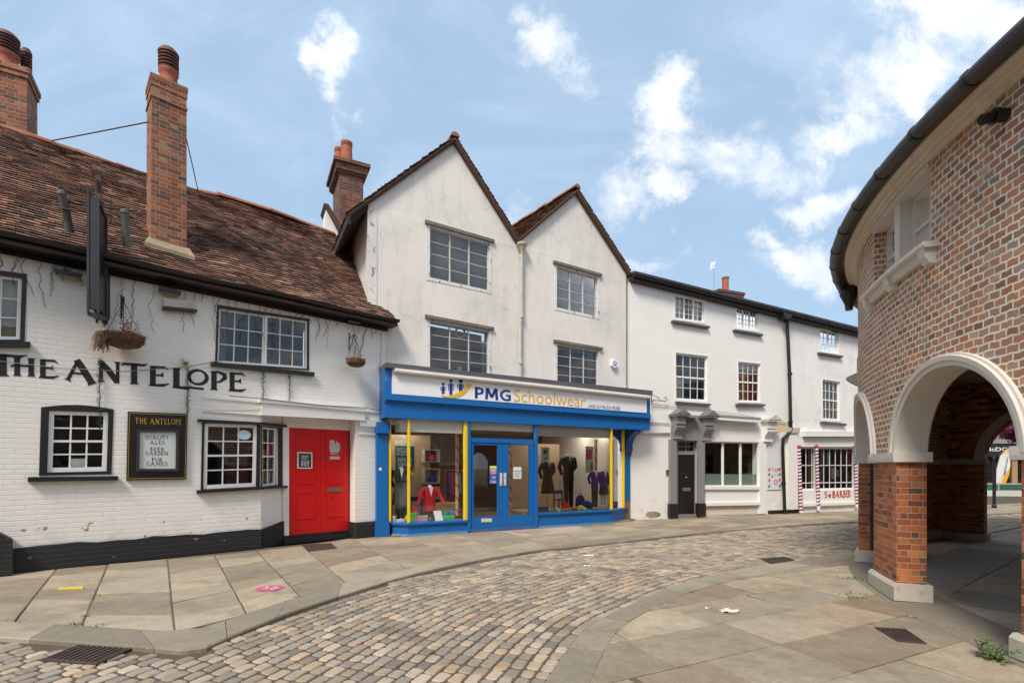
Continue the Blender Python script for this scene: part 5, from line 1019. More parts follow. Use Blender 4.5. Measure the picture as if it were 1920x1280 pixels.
# ================================================================ things shown in the shop windows
def mannequin(label, px_, py_, d, k, jac, low, kind, deck, shirt=None, tie=None, arms='down', legm=None):
    s0, zn = S.px(px_, py_, d); o = S.w((s0, d, deck)); F_ = Frame(o[0], o[1], *S.u)
    t = thing('mannequin', label, 'mannequin', o, 'headless mannequins in the shop windows'); sh = zn - .07 * k
    m = MB(F_); m.loft([(0, 0, sh - .56 * k, .155 * k, .10 * k), (0, 0, sh - .42 * k, .14 * k, .09 * k), (0, 0, sh - .3 * k, .135 * k, .09 * k), (0, 0, sh - .15 * k, .165 * k, .10 * k), (0, 0, sh - .04 * k, .17 * k, .085 * k), (0, 0, sh + .0, .12 * k, .07 * k), (0, 0, sh + .03 * k, .06 * k, .05 * k)], 18)
    for sg in (-1, 1):
        if arms == 'down': P = [(sg * .15 * k, 0, sh - .03 * k), (sg * .205 * k, .01, sh - .25 * k), (sg * .18 * k, -.04 * k, sh - .48 * k)]
        elif arms == 'back': P = [(sg * .15 * k, 0, sh - .03 * k), (sg * .235 * k, .05 * k, sh - .24 * k), (sg * .12 * k, .12 * k, sh - .42 * k)]
        else: P = [(sg * .15 * k, 0, sh - .03 * k), (sg * .26 * k, -.05 * k, sh - .22 * k), (sg * .34 * k, -.14 * k, sh - .42 * k)]
        m.tube([P[0], tuple((Vector(P[0]) + Vector(P[1])) / 2 + Vector((sg * .01, 0, .01))), P[1], tuple((Vector(P[1]) + Vector(P[2])) / 2), P[2]], .058 * k, 10, True, .04 * k)
    m.build('jacket', jac, t, smooth=True)
    m = MB(F_); m.loft([(0, -.012, sh - .02 * k, .05 * k, .06 * k), (0, -.005, sh + .03 * k, .06 * k, .055 * k), (0, 0, sh + .06 * k, .042 * k, .045 * k), (0, 0, zn, .04 * k, .045 * k)], 12); m.prism([(-.05 * k, sh + .02 * k), (.05 * k, sh + .02 * k), (0, sh - .2 * k)], -.108 * k, -.09 * k); m.build('shirt_collar', shirt or paper, t)
    if tie: m = MB(F_); m.prism([(-.014 * k, sh), (.014 * k, sh), (.022 * k, sh - .2 * k), (0, sh - .23 * k), (-.022 * k, sh - .2 * k)], -.116 * k, -.109 * k); m.build('tie', tie, t)
    zb = sh - .54 * k
    if kind == 'skirt':
        m = MB(F_); N = 36; V = []; Fc = []
        for zz, r in ((zb + .08 * k, .14), (zb - .08 * k, .17), (zb - .3 * k, .195)):
            for i in range(N): rr = r * k * (1 + .05 * (i % 2)); V.append((rr * math.cos(i * 2 * math.pi / N), rr * .7 * math.sin(i * 2 * math.pi / N), zz))
        for j in range(2):
            for i in range(N): Fc.append((j * N + i, j * N + (i + 1) % N, j * N + N + (i + 1) % N, j * N + N + i))
        Fc += [tuple(range(N)), tuple(range(2 * N, 3 * N))]; m.shape(V, Fc); m.build('skirt', low, t); zl = zb - .3 * k
        lm = legm
    else: zl = zb + .1 * k; lm = low
    if lm and zl > deck:
        for sg in (-1, 1):
            m = MB(F_); m.loft([(sg * .065 * k, 0, zl + .02, .075 * k, .08 * k), (sg * .07 * k, 0, (zl + deck) / 2, .055 * k, .06 * k), (sg * .07 * k, 0, deck + .06, .05 * k, .055 * k)], 10)
            m.build('leg', lm, t, smooth=True); m = MB(F_); m.loft([(sg * .07 * k, -.03, deck + .005, .045 * k, .09 * k), (sg * .07 * k, -.02, deck + .05, .04 * k, .07 * k), (sg * .07 * k, 0, deck + .09, .035 * k, .04 * k)], 10); m.build('shoe', legm or black_m, t)
    else:
        m = MB(F_); m.tube([(0, 0, deck), (0, 0, max(zl, deck + .05) + .1)], .02); m.lathe(0, 0, [(.12, deck), (.12, deck + .02), (0, deck + .025)], 14); m.build('stand', wood, t)
    return t
def cloth(n, c): return plain(n, c, .9, .2, .3, 60)
dL, dR = zsL - .02, zsR - .02
bottle = cloth('bottle_green_cloth', (.02, .035, .025)); gcl = cloth('grey_cloth', (.05, .05, .055)); blk = cloth('black_cloth', (.010, .009, .010)); redc = cloth('red_knit', (.50, .008, .02)); pur = cloth('purple_knit', (.07, .03, .22)); wht = cloth('white_cloth', (.65, .65, .63))
mannequin('headless mannequin in a bottle green blazer and grey skirt', 751, 874, .15, 1., bottle, gcl, 'skirt', dL, arms='back', legm=cloth('dark_tights', (.02, .04, .03)))
mannequin('small bust in a red school cardigan and white collar', 806, 909, -.02, .98, redc, gcl, 'stand', dL, tie=None, arms='out')
mannequin('headless mannequin in a black blazer and long dark skirt', 1027, 862, .18, 1.02, blk, blk, 'skirt', dR, tie=gcl, arms='back')
mannequin('tallest headless mannequin, in a black suit with trousers', 1066, 851, .5, 1.2, blk, blk, 'legs', dR, tie=gcl, arms='back')
mannequin('left one of the two child mannequins in purple jumpers, with grey trousers', 1115, 881, .05, .8, pur, gcl, 'legs', dR, legm=wht, arms='back')
mannequin('right one of the two child mannequins in purple jumpers, with white socks', 1132, 880, .1, .8, pur, gcl, 'skirt', dR, legm=wht)
def simple(name, label, cat, mb_, mat, group=None): o = mb_.build(name, mat, None); return tag(o, label, cat, group)
def origin(name, label, cat, s0, d, z, group=None):
    o = S.w((s0, d, z)); return thing(name, label, cat, o, group)
def kchair(px_, d, deck, label):
    s0 = S.px(px_, 940, d)[0]; t = origin('child_chair', label, 'chair', s0, d, deck, 'small blue chairs in the shop windows'); cm = plain('chair_blue', (.01, .02, .20), .5)
    m = MB(S); m.box(s0 - .16, s0 + .16, d - .15, d + .15, deck + .28, deck + .31); m.build('seat', cm, t)
    m = MB(S); m.box(s0 - .16, s0 + .16, d + .13, d + .15, deck + .45, deck + .56); m.build('backrest', cm, t)
    for a in (-1, 1):
        for b in (-1, 1): m = MB(S); m.box(s0 + a * .14 - .015, s0 + a * .14 + .015, d + b * .13 - .015, d + b * .13 + .015, deck, deck + (.56 if b > 0 else .28)); m.build('leg', cm, t)
    return t
kchair(783, .45, dL, 'small blue chair behind the red cardigan bust'); kchair(1051, .3, dR, 'small blue chair between the two dark mannequins')
# shelf cubes and packs, posters
for (y0, y1, lb, pc) in ((842, 866, 'upper white wall cube holding a pink pack', (.6, .06, .2)), (878, 906, 'middle white wall cube holding a blue bag', (.02, .05, .4)), (913, 935, 'lowest white wall cube, partly behind the red cardigan', (.2, .3, .4))):
    q = S.q([(796, y0), (825, y0), (825, y1), (796, y1)], 1.1); t = origin('wall_cube', lb, 'shelf', q[3][0], 1.1, q[3][1], 'white cube shelves in the shop window'); m = MB(S); x0, x1, z1, z0 = q[0][0], q[1][0], q[0][1], q[3][1]
    for b in ((x0, x1, z0, z0 + .02), (x0, x1, z1 - .02, z1), (x0, x0 + .02, z0 + .02, z1 - .02), (x1 - .02, x1, z0 + .02, z1 - .02)): m.box(b[0], b[1], 1.1, 1.355, b[2], b[3])
    m.build('cube', plain('white_shelf', (.6, .56, .5), .6), t)
    m = MB(S); m.loft([((x0 + x1) / 2 + .04, 1.2, z0 + .02, .11, .07), ((x0 + x1) / 2 + .04, 1.2, z0 + .12, .12, .07), ((x0 + x1) / 2 + .03, 1.2, z0 + .2, .07, .05)], 8); tag(m.build('packed_item', plain('pack%d' % y0, pc, .6, .5, .2, 30)), {842: 'pink patterned pack in the upper wall cube', 878: 'blue bag in the middle wall cube', 913: 'pale blue pack in the lowest wall cube'}[y0], 'pack')
def poster(label, pq, d, col, texts, extra=()):
    q = S.q(pq, d); t = origin('poster', label, 'poster', q[3][0], d, q[3][1]); m = MB(S); m.qb(q, 0, 1, 0, 1, d, d + .006); m.build('sheet', col, t)
    for (u0, u1, v0, v1, c_) in extra: m = MB(S); m.qb(q, u0, u1, v0, v1, d - .002, d - .0005); m.build('printed_block', c_, t)
    for (tx, u0, u1, v0, v1, c_) in texts: text_mesh(S, d - .004, tx, [bil(q, u0, v0), bil(q, u1, v0), bil(q, u1, v1), bil(q, u0, v1)], .02).build('lettering', c_, t)
teal = plain('teal_print', (.01, .12, .18), .5, .2)
poster('white and teal back to school poster behind the green blazer', [(741, 825), (777, 826), (777, 889), (741, 888)], .7, paper, [('EVERYTHING', .06, .8, .22, .28, paper), ('YOU NEED', .06, .65, .3, .36, paper), ('FOR SCHOOL', .06, .75, .38, .44, paper), ('BACK TO', .15, .85, .52, .62, paper), ('SCHOOL', .15, .85, .65, .76, paper)], [(.0, 1, .16, .92, teal), (.6, 1., .8, .97, yel_p), (.62, .9, .78, .86, redc)])
poster('pale green poster behind the black blazer', [(1015, 838), (1030, 838), (1030, 870), (1015, 870)], .6, plain('mint_print', (.45, .6, .55), .6), [], [(.25, .7, .15, .4, teal), (.3, .8, .55, .75, plain('rose_print', (.6, .2, .25), .6, .4, .1, 40))])
poster('white poster with red writing near the yellow post', [(1098, 836), (1113, 837), (1113, 886), (1098, 885)], .6, plain('lilac_print', (.55, .48, .52), .6, .1), [], [(.05, .8, .12, .5, plain('crimson_print', (.5, .03, .15), .6, .5, .1, 30)), (.15, .45, .7, .85, yel_p), (.6, .9, .62, .9, plain('green_print', (.05, .3, .06), .6))])
def striped(px_, d, y0, y1, r, label):
    s0, z1 = S.px(px_, y0, d); _, z0 = S.px(px_, y1, d); t = origin('striped_pole', label, 'pole', s0, d, z0, 'candy striped poles inside the shop'); m = MB(S); m.lathe(s0, d, [(r, z0), (r, z1), (0, z1)], 16); m.build('pole', plain('pole_wood', (.50, .36, .22), .6, .1), t)
    m = MB(S); N = 160; turns = (z1 - z0) / .33
    V = []; F = []
    for i in range(N + 1):
        an = -2 * math.pi * turns * i / N; zz = z0 + (z1 - z0 - .05) * i / N; V += [(s0 + (r + .003) * math.cos(an), d + (r + .003) * math.sin(an), zz), (s0 + (r + .003) * math.cos(an), d + (r + .003) * math.sin(an), zz + .05)]
    for i in range(N): F.append((2 * i, 2 * i + 2, 2 * i + 3, 2 * i + 1))
    m.shape(V, F); m.build('stripe', redc, t)
striped(857, .25, 812, 966, .045, 'red striped pole in the left shop window'); striped(957, .9, 838, 965, .045, 'red striped pole behind the shop doors'); striped(1117, .6, 824, 950, .05, 'red striped pole in the right shop window')
# small goods on the deck
def goods(name, label, cat, px_, py_, d, w_, h_, mat, deck, shape='box', dep=.12):
    s0 = S.px(px_, py_, d)[0]; m = MB(S)
    if shape == 'box': m.bbox(s0 - w_ / 2, s0 + w_ / 2, d, d + dep, deck, deck + h_, .012)
    elif shape == 'cup': m.lathe(s0, d, [(w_ * .38, deck), (w_ * .5, deck + h_), (w_ * .46, deck + h_), (w_ * .34, deck + .01), (0, deck + .01)], 14)
    elif shape == 'cap': m.loft([(s0, d, deck, w_ * .5, .1), (s0, d, deck + h_ * .5, w_ * .46, .1), (s0, d, deck + h_ * .85, w_ * .3, .07), (s0, d, deck + h_, w_ * .08, .02)], 14); m.loft([(s0 + .1, d - .1, deck, .09, .07), (s0 + .1, d - .1, deck + .012, .09, .07)], 12)
    elif shape == 'tent': m.shape([(s0 - w_ / 2, d - .04, deck + h_), (s0 - w_ * .35, d, deck + h_), (s0 + w_ / 2, d - .1, deck), (s0 + w_ * .1, d + .1, deck), (s0 - w_ * .3, d + .05, deck), (s0 - w_ * .4, d - .1, deck)], [(0, 1, 3, 2), (0, 2, 5), (1, 4, 3), (0, 5, 4, 1), (2, 3, 4, 5)])
    elif shape == 'pack':
        m.loft([(s0, d, deck, w_ * .5, .1), (s0, d, deck + h_ * .3, w_ * .52, .12), (s0, d, deck + h_ * .75, w_ * .46, .1), (s0, d, deck + h_, w_ * .25, .06)], 14); m.loft([(s0, d - .11, deck + .03, w_ * .36, .04), (s0, d - .11, deck + h_ * .4, w_ * .36, .05), (s0, d - .1, deck + h_ * .45, w_ * .3, .02)], 12); m.tube([(s0 - .04, d, deck + h_), (s0 - .04, d, deck + h_ + .05), (s0 + .04, d, deck + h_ + .05), (s0 + .04, d, deck + h_)], .01, 6)
    elif shape == 'board': m.hexa([(s0 - w_ / 2, d + .05, deck + h_), (s0 + w_ / 2, d + .05, deck + h_), (s0 + w_ / 2 + .02, d - .05, deck), (s0 - w_ / 2 + .03, d - .05, deck), (s0 - w_ / 2, d + .06, deck + h_), (s0 + w_ / 2, d + .06, deck + h_), (s0 + w_ / 2 + .02, d - .04, deck), (s0 - w_ / 2 + .03, d - .04, deck)])
    return simple(name, label, cat, m, mat)
goods('plastic_cup', 'clear plastic cup in the corner of the left shop window', 'cup', 739, 970, -.1, .13, .17, plain('clear_plastic', (.45, .43, .42), .3), dL, 'cup')
goods('lunch_box', 'green lunch box in the left shop window', 'lunch box', 776, 968, -.15, .2, .22, plain('lime_green', (.06, .35, .04), .5, .2), dL)
goods('storage_tub', 'clear storage tub in the left shop window', 'box', 792, 970, -.25, .28, .15, plain('milky_plastic', (.42, .40, .40), .3, .2), dL)
goods('information_card', 'white card leaning in front of the red cardigan', 'card', 821, 965, -.25, .2, .25, paper, dL, 'board')
goods('craft_box', 'bright green and blue box beside the white card', 'box', 843, 967, -.1, .28, .1, plain('vivid_green', (.07, .5, .03), .5, .1), dL)
goods('craft_box', 'flat blue box lying in the left shop window', 'box', 842, 962, .06, .26, .2, plain('vivid_blue', (.02, .3, .5), .5, .3), dL)
goods('small_table', 'low wooden table at the back of the left shop window', 'table', 835, 950, .8, .7, .35, wood, dL, 'box', .3)
goods('red_cloth', 'red sheet draped beside the green blazer', 'cloth', 777, 930, .3, .42, .55, redc, dL, 'tent')
goods('rucksack', 'purple school rucksack in the right shop window', 'rucksack', 1088, 940, .3, .3, .4, pur, dR, 'pack')
goods('orange_vest', 'orange fabric cone beside the blue chair', 'cloth', 1063, 945, .1, .36, .36, plain('orange_cloth', (.85, .04, .02), .7), dR, 'tent')
goods('bright_cap', 'fluorescent yellow cap on the display deck', 'cap', 1089, 949, -.15, .32, .15, plain('hi_vis', (.62, .85, .01), .6), dR, 'cap')
goods('red_tin', 'small red box beside the yellow cap', 'box', 1080, 953, -.3, .12, .08, redc, dR)
goods('display_step', 'pale wooden step under the right window goods', 'platform', 1075, 950, .0, 1.1, .05, wood, dR, 'box', .35)
goods('blue_mat', 'flat blue folder lying in the right shop window', 'folder', 1060, 955, -.25, .35, .02, plain('mid_blue', (.02, .15, .3), .5), dR)
goods('yellow_folder', 'flat yellow folder lying behind the red box', 'folder', 1066, 953, -.08, .4, .07, yel_p, dR, 'box', .06)
def rail(px0, px1, d, label, seed):
    R2 = random.Random(seed); s0, s1 = S.px(px0, 900, d)[0], S.px(px1, 900, d)[0]; t = origin('clothes_rail', label, 'clothes rail', (s0 + s1) / 2, d, .03); m = MB(S)
    for x in (s0, s1): m.tube([(x, d, .03), (x, d, 1.5)], .015, 6); m.box(x - .02, x + .02, d - .22, d + .22, .03, .06)
    m.tube([(s0, d, 1.5), (s1, d, 1.5)], .015, 6); m.build('rail_frame', steel, t); x = s0 + .08
    while x < s1 - .05:
        c_ = R2.choice([redc, pur, wht, bottle, yel_p, navy, cloth('sky_cloth', (.1, .3, .5))]); w_ = R2.uniform(.04, .07); h = R2.uniform(.5, .75); m = MB(S)
        m.hexa([(x, d - .1, 1.42), (x + w_, d - .1, 1.42), (x + w_ * 1.1, d - .22, 1.42 - h), (x - w_ * .1, d - .22, 1.42 - h), (x, d + .1, 1.42), (x + w_, d + .1, 1.42), (x + w_ * 1.1, d + .22, 1.42 - h), (x - w_ * .1, d + .22, 1.42 - h)]); m.build('garment', c_, t); x += w_ + .015
rail(835, 868, 2.6, 'clothes rail of coloured uniforms at the back of the left side of the shop', 1); rail(1085, 1140, 2.2, 'clothes rail of coloured uniforms behind the child mannequins', 2)
for i, (nm, lb, ct, x, y, d, w_, h_, mt, dk, shp) in enumerate([('ball', 'yellow ball on the deck behind the green lunch box', 'ball', 764, 968, .1, .16, .16, yel_p, dL, 'cap'), ('folded_shirts', 'stack of folded white shirts beside the plastic cup', 'shirts', 751, 970, -.15, .2, .08, wht, dL, 'box'), ('folded_jumpers', 'stack of folded red jumpers near the striped pole', 'jumpers', 851, 958, .25, .3, .14, redc, dL, 'box'), ('pencil_case', 'small pink pencil case in front of the storage tub', 'pencil case', 789, 972, -.33, .14, .05, plain('hot_pink', (.7, .05, .3), .6), dL, 'box'), ('folded_jumpers', 'stack of folded purple jumpers beside the black blazer', 'jumpers', 1020, 955, -.1, .3, .13, pur, dR, 'box'), ('price_card', 'small white price card before the purple rucksack', 'card', 1096, 952, -.3, .1, .1, paper, dR, 'board'), ('shoe_box', 'white shoe box beside the yellow post', 'box', 1133, 948, -.2, .24, .12, paper, dR, 'box'), ('sports_bag', 'dark blue sports bag behind the yellow cap', 'bag', 1100, 945, .35, .4, .24, navy, dR, 'cap'), ('price_card', 'small white price card before the black suit', 'card', 1047, 955, -.3, .1, .1, paper, dR, 'board')]): goods(nm, lb, ct, x, y, d, w_, h_, mt, dk, shp)
s0, z0 = S.px(1153, 681, -.1); t = thing('alarm_box', 'hexagonal white and blue alarm box on the gabled house', 'alarm box', S.w((s0, 0, z0)))
m = MB(S); hx = [(s0 + .11 * math.cos(k * 1.0472 + .52), z0 + .13 * math.sin(k * 1.0472 + .52)) for k in range(6)]; m.prism(hx, -.10, 0); m.build('housing', sign_w, t)
m = MB(S); m.prism([(s0 + (x - s0) * .6, z0 + (z - z0) * .62) for x, z in hx], -.105, -.10); m.build('blue_badge', plain('badge_blue', (.03, .10, .45), .5), t)
m = MB(S); m.prism([(s0 - .02, z0 - .04), (s0 + .02, z0 - .04), (s0 + .02, z0 + .02), (s0 + .045, z0 + .02), (s0, z0 + .06), (s0 - .045, z0 + .02), (s0 - .02, z0 + .02)], -.109, -.105); m.build('badge_mark', paper, t)
# ================================================================ white brick house and the barber's house
W = Frame(3.52, 15.36, .9346, .3557)
wh = thing('white_house', 'white painted brick house with a grey doorcase and black front door', 'house', (6.5, 16.5, 0))
zE0, zE1 = W.px(1180, 520)[1], W.px(1473, 592)[1]; sD = W.px(1477, 700)[0]; sEnd = 13.5
slp = (zE1 - zE0) / (sD - .05); ze = lambda s_: zE0 + slp * s_
U1 = W.q([(1266, 552), (1321, 564), (1320, 604), (1266, 597)]); U2 = W.q([(1381, 576), (1422.5, 583.5), (1422, 621), (1381, 615)])
M1 = W.q([(1267, 661), (1327, 668), (1326, 752), (1268, 749)]); M2 = W.q([(1384, 678), (1426, 682), (1425, 753.5), (1385, 752.5)])
DR = W.q([(1268, 824), (1309, 826), (1308, 965), (1268, 968)]); GW = W.q([(1321, 827), (1424, 829), (1424, 912), (1321, 912)])
m = MB(W); m.prism([(0, 0), (DR[3][0], 0), DR[0], DR[1], (DR[2][0], 0), (sD, 0), (sD, ze(sD)), (0, ze(0))], 0, .3, [U1, U2, M1, M2, GW]); m.build('wall', white_br2, wh)
def casing(fr, root, q, e=.05, d=-.012): return bframe(fr, mk(q, e), e, e, e, e, d, .02, 'window_surround', root, white_p)
casing(W, wh, U1, .05); casing(W, wh, U2, .04); casing(W, wh, M1, .07); casing(W, wh, M2, .04)
nc = cream_cloth
window(W, wh, U1, 6, 4, .05, .04, .014, room=dark, thick=((1 / 3, .06), (2 / 3, .06)), curtains=[(.05, .32, 0, 1, nc), (.6, .95, 0, 1, nc)])
window(W, wh, U2, 6, 4, .05, .04, .014, room=dark, thick=((1 / 3, .06), (2 / 3, .06)), curtains=[(.05, .36, 0, 1, nc), (.62, .95, 0, 1, nc)])
window(W, wh, M1, 4, 4, .06, .05, .018, room=grey_room, trans=((.5, .05),), curtains=[(.03, .3, .5, 1, nc), (.3, .7, .62, 1, plain('teal_cloth', (.12, .2, .2), .9))])
window(W, wh, M2, 4, 4, .05, .045, .018, room=dark, trans=((.5, .05),), curtains=[(.02, .2, .22, 1, red_cloth), (.2, .48, .15, 1, yel_cloth), (.48, .98, .2, 1, red_cloth), (.0, 1, 0, .2, nc)])
def sill(fr, root, pq, th=.03, mat=None): m = MB(fr); m.qd(fr.q(pq, -.08), -.11, .02); m.build('window_sill', mat or lead, root)
for pq in ([(1261, 600), (1330, 611.5), (1330, 615.5), (1261, 604)], [(1377, 617), (1430, 626.5), (1430, 630), (1377, 620.5)], [(1269, 752), (1332, 757), (1332, 760.5), (1269, 755.5)], [(1382, 756), (1434, 757.5), (1434, 761), (1382, 760)]): sill(W, wh, pq)
# eaves and roof of both houses
def eaves(fr, root, s0, s1, f):
    m = MB(fr); m.hexa([(s0, -.18, f(s0)), (s1, -.18, f(s1)), (s1, -.18, f(s1) - .14), (s0, -.18, f(s0) - .14), (s0, .05, f(s0)), (s1, .05, f(s1)), (s1, .05, f(s1) - .14), (s0, .05, f(s0) - .14)]); m.build('fascia_board', plain('brown_black', (.022, .016, .013), .6, .3), root)
    m = MB(fr); m.tube([(s0, -.25, f(s0) + .02), (s1, -.25, f(s1) + .02)], .075, 10)
    for k in range(int((s1 - s0) / 1.1)): x = s0 + .5 + k * 1.1; m.tube([(x, -.25, f(x) + .02), (x + .05, -.25, f(x + .05) + .02)], .085, 10)
    m.build('gutter', black_m, root)
    m = MB(fr); m.hexa([(s0, -.3, f(s0) + .09), (s1, -.3, f(s1) + .09), (s1, -.3, f(s1) + .02), (s0, -.3, f(s0) + .02), (s0, 4, f(s0) + .95), (s1, 4, f(s1) + .95), (s1, 4, f(s1) + .8), (s0, 4, f(s0) + .8)]); m.hexa([(s0, 4, f(s0) + .95), (s1, 4, f(s1) + .95), (s1, 4, f(s1) + .8), (s0, 4, f(s0) + .8), (s0, 8, f(s0) + .1), (s1, 8, f(s1) + .1), (s1, 8, f(s1) - .1), (s0, 8, f(s0) - .1)]); m.build('roof', tile_d, root)
eaves(W, wh, .0, sD, ze)
m = MB(W); m.box(0.02, .25, .301, 7.8, 0, ze(0) - .1); m.box(.25, sD - .25, 7.5, 7.8, 0, 6.5); m.build('rear_walls', white_br2, wh)
ca, cb = W.px(1345, 545, 3.6)[0], W.px(1392, 555, 3.6)[0]; zct = W.px(1366, 545, 3.6)[1]
ch = stack(W, wh, ca + .1, cb, 3.6, 4.3, 7.5, zct, chim_dk, [], [], cap=.05)
c = W.px(1360, 520, 3.9); m = MB(W); m.lathe(c[0], 3.9, [(.14, zct - .02), (.13, c[1] - .08), (.15, c[1] - .06), (.15, c[1]), (.11, c[1]), (.11, zct)], 16); m.build('chimney_pot', pot_m, ch, smooth=True)
c = W.px(1338, 496, 3.8); t = thing('television_aerial', 'thin television aerial on the white house roof', 'aerial', W.w((c[0], 3.8, 8.))); m = MB(W); m.tube([(c[0] + .06, 3.8, 7.8), (c[0], 3.8, c[1] + .05)], .018, 6); m.build('mast', steel, t)
m = MB(W); m.tube([(c[0] - .1, 3.6, c[1] - .1), (c[0] + .1, 4.1, c[1])], .012, 5)
for k in range(6): x = c[0] - .08 + k * .03; m.tube([(x - .02, 3.65 + k * .08, c[1] - .22 + k * .02), (x + .02, 3.65 + k * .08, c[1] + .08 + k * .02)], .008, 4)
m.build('elements', steel, t)
# doorcase
def blk_(name, mat, root, pq, d0, d1, fr=W, bev=0): m = MB(fr); m.qd(fr.q(pq, d0 * .8), d0, d1); return m.build(name, mat, root)
blk_('pilaster', grey_p, wh, [(1256, 823), (1268, 824), (1268, 945), (1256, 946)], -.10, .0); blk_('pilaster', grey_p, wh, [(1309, 826), (1321, 827), (1321, 943), (1309, 944)], -.10, .0)
blk_('pilaster_base', black_p, wh, [(1255.5, 944), (1270, 944), (1270, 969), (1255.5, 970)], -.13, .0); blk_('pilaster_base', black_p, wh, [(1308, 943), (1322.5, 943), (1322.5, 967), (1308, 968)], -.13, .0)
blk_('door_frieze', grey_p, wh, [(1262, 782), (1321, 786), (1321, 827), (1262, 823)], -.06, .0); blk_('window_frieze', white_p, wh, [(1321, 788), (1440, 793), (1440, 829), (1321, 827)], -.06, .0)
blk_('white_pilaster', white_p, wh, [(1424, 826), (1436, 826), (1436, 962), (1424, 963)], -.09, .0)
def bracket(x, y0, y1, mat):
    s0, s1 = W.px(x - 8, y0)[0], W.px(x + 8, y0)[0]; zt_, zb_ = W.px(x, y0, -.2)[1], W.px(x, y1, -.1)[1]; h = zt_ - zb_
    prof = [(0, 0), (-.11, 0), (-.14, .02 * h), (-.13, .12 * h), (-.15, .22 * h), (-.2, .34 * h), (-.27, .46 * h), (-.29, .52 * h), (-.29, .58 * h), (-.24, .6 * h), (-.24, .66 * h), (-.30, .66 * h), (-.30, h), (0, h)]
    m = MB(W); n = len(prof); V = [(s0, d, zb_ + z) for d, z in prof] + [(s1, d, zb_ + z) for d, z in prof]
    m.shape(V, [tuple(range(n)), tuple(range(2 * n - 1, n - 1, -1))] + [(i, (i + 1) % n, n + (i + 1) % n, n + i) for i in range(n)]); m.build('console_bracket', mat, wh)
    # small pediment cap
    m = MB(W); e = .09; z2 = zt_; m.box(s0 - e, s1 + e, -.40, .0, z2, z2 + .05); m.build('bracket_cap', mat, wh)
    m = MB(W); m.prism([(s0 - e - .02, z2 + .05), (s1 + e + .02, z2 + .05), ((s0 + s1) / 2, z2 + .22)], -.42, .0); m.build('pediment', plain('lead_grey', (.15, .145, .14), .7, .4, .4) if mat is grey_p else plain('dirty_white', (.5, .48, .44), .7, .4), wh)
bracket(1266, 780, 823, grey_p); bracket(1320, 783, 826, grey_p); bracket(1435, 790, 828, white_p)
blk_('cornice', grey_p, wh, [(1281, 777), (1309, 779), (1309, 784), (1281, 782)], -.30, .0); blk_('cornice', white_p, wh, [(1333, 781), (1424, 787), (1424, 792), (1333, 786)], -.28, .0)
blk_('cornice_lead', plain('cornice_lead', (.22, .21, .2), .8, .5, .5), wh, [(1333, 777), (1424, 783), (1424, 787), (1333, 781)], -.29, .0)
blk_('side_band', plain('band_grey', (.4, .4, .42), .6, .2), wh, [(1205, 790), (1256, 793), (1256, 800), (1205, 798)], -.05, .0); blk_('side_band_lower', white_p, wh, [(1205, 798), (1256, 800), (1256, 811), (1205, 812)], -.08, .0)
# front door
q = ins(DR, .0, .0, .0, .0); m = MB(W); dd = .12; x0, x1 = DR[3][0], DR[2][0]; zdt = W.px(1288, 852, dd)[1]; zft = W.px(1288, 825, dd)[1]; a0_, a1_ = W.px(1270, 900, dd)[0], W.px(1302, 900, dd)[0]
m.box(x0, a0_, dd - .03, dd + .08, .0, DR[0][1]); m.box(a1_, x1, dd - .03, dd + .08, .0, DR[0][1]); m.box(a0_, a1_, dd - .03, dd + .08, zdt, zdt + .08); m.box(a0_, a1_, dd - .03, dd + .08, zft - .03, DR[0][1]); m.build('door_frame', grey_p, wh)
fq = [(a0_, zft - .03), (a1_, zft - .03), (a1_, zdt + .08), (a0_, zdt + .08)]; window(W, wh, fq, 2, 2, dd - .01, .03, .02, mat=grey_p, room=dark, name='fanlight', backd=.15)
d_ = leaf(W, a0_, a1_, .10, zdt, dd, [(.1, .45, .03, .1), (.55, .9, .03, .1), (.1, .45, .14, .5), (.55, .9, .14, .5), (.1, .45, .6, .93), (.55, .9, .6, .93)], black_p, wh)
m = MB(W); m.box(x0, x1, -.05, dd + .1, 0, .1); m.build('door_step', plain('step_stone', (.2, .18, .15), .9), wh)
q = W.q([(1280, 914), (1294, 914), (1294, 920), (1280, 920)], dd); m = MB(W); m.qd(q, dd - .02, dd); m.tube([(bil(q, .2, .5)[0], dd - .04, q[0][1] - .02), (bil(q, .8, .5)[0], dd - .04, q[0][1] - .02)], .012, 6); m.build('letterbox', steel, d_)
c = W.px(1286, 894.5, dd); m = MB(W); m.lathe(c[0], dd - .02, [(.035, c[1] - .02), (.035, c[1] + .02), (0, c[1] + .03)], 12); m.build('knocker', steel, d_)
# ground floor window
gw = window(W, wh, GW, 3, 1, .03, .04, .06, room=None, thick=((.335, .07), (.67, .07)), fd=.06, gl=glass_q)
m = MB(W); qi = [(GW[3][0], GW[3][1] + (GW[0][1] - GW[3][1]) * .28), (GW[2][0], GW[2][1] + (GW[1][1] - GW[2][1]) * .28), GW[2], GW[3]]; m.qb(qi, .03, .97, 0, .92, .07, .072); m.build('frosted_strip', frost, gw)
m = MB(W); m.box(GW[0][0] - .1, GW[1][0] + .1, 3., 3.05, 0, GW[0][1] + .2); m.box(GW[0][0] - .15, GW[0][0] - .1, .31, 3, 0, GW[0][1] + .2); m.box(GW[1][0] + .1, GW[1][0] + .15, .31, 3, 0, GW[0][1] + .2); m.box(GW[0][0] - .1, GW[1][0] + .1, .31, 3, 0, .1); m.box(GW[0][0] - .1, GW[1][0] + .1, .31, 3, GW[0][1] + .2, GW[0][1] + .25); m.build('room_wall', plain('olive_room', (.09, .075, .03), .9, .2), wh)
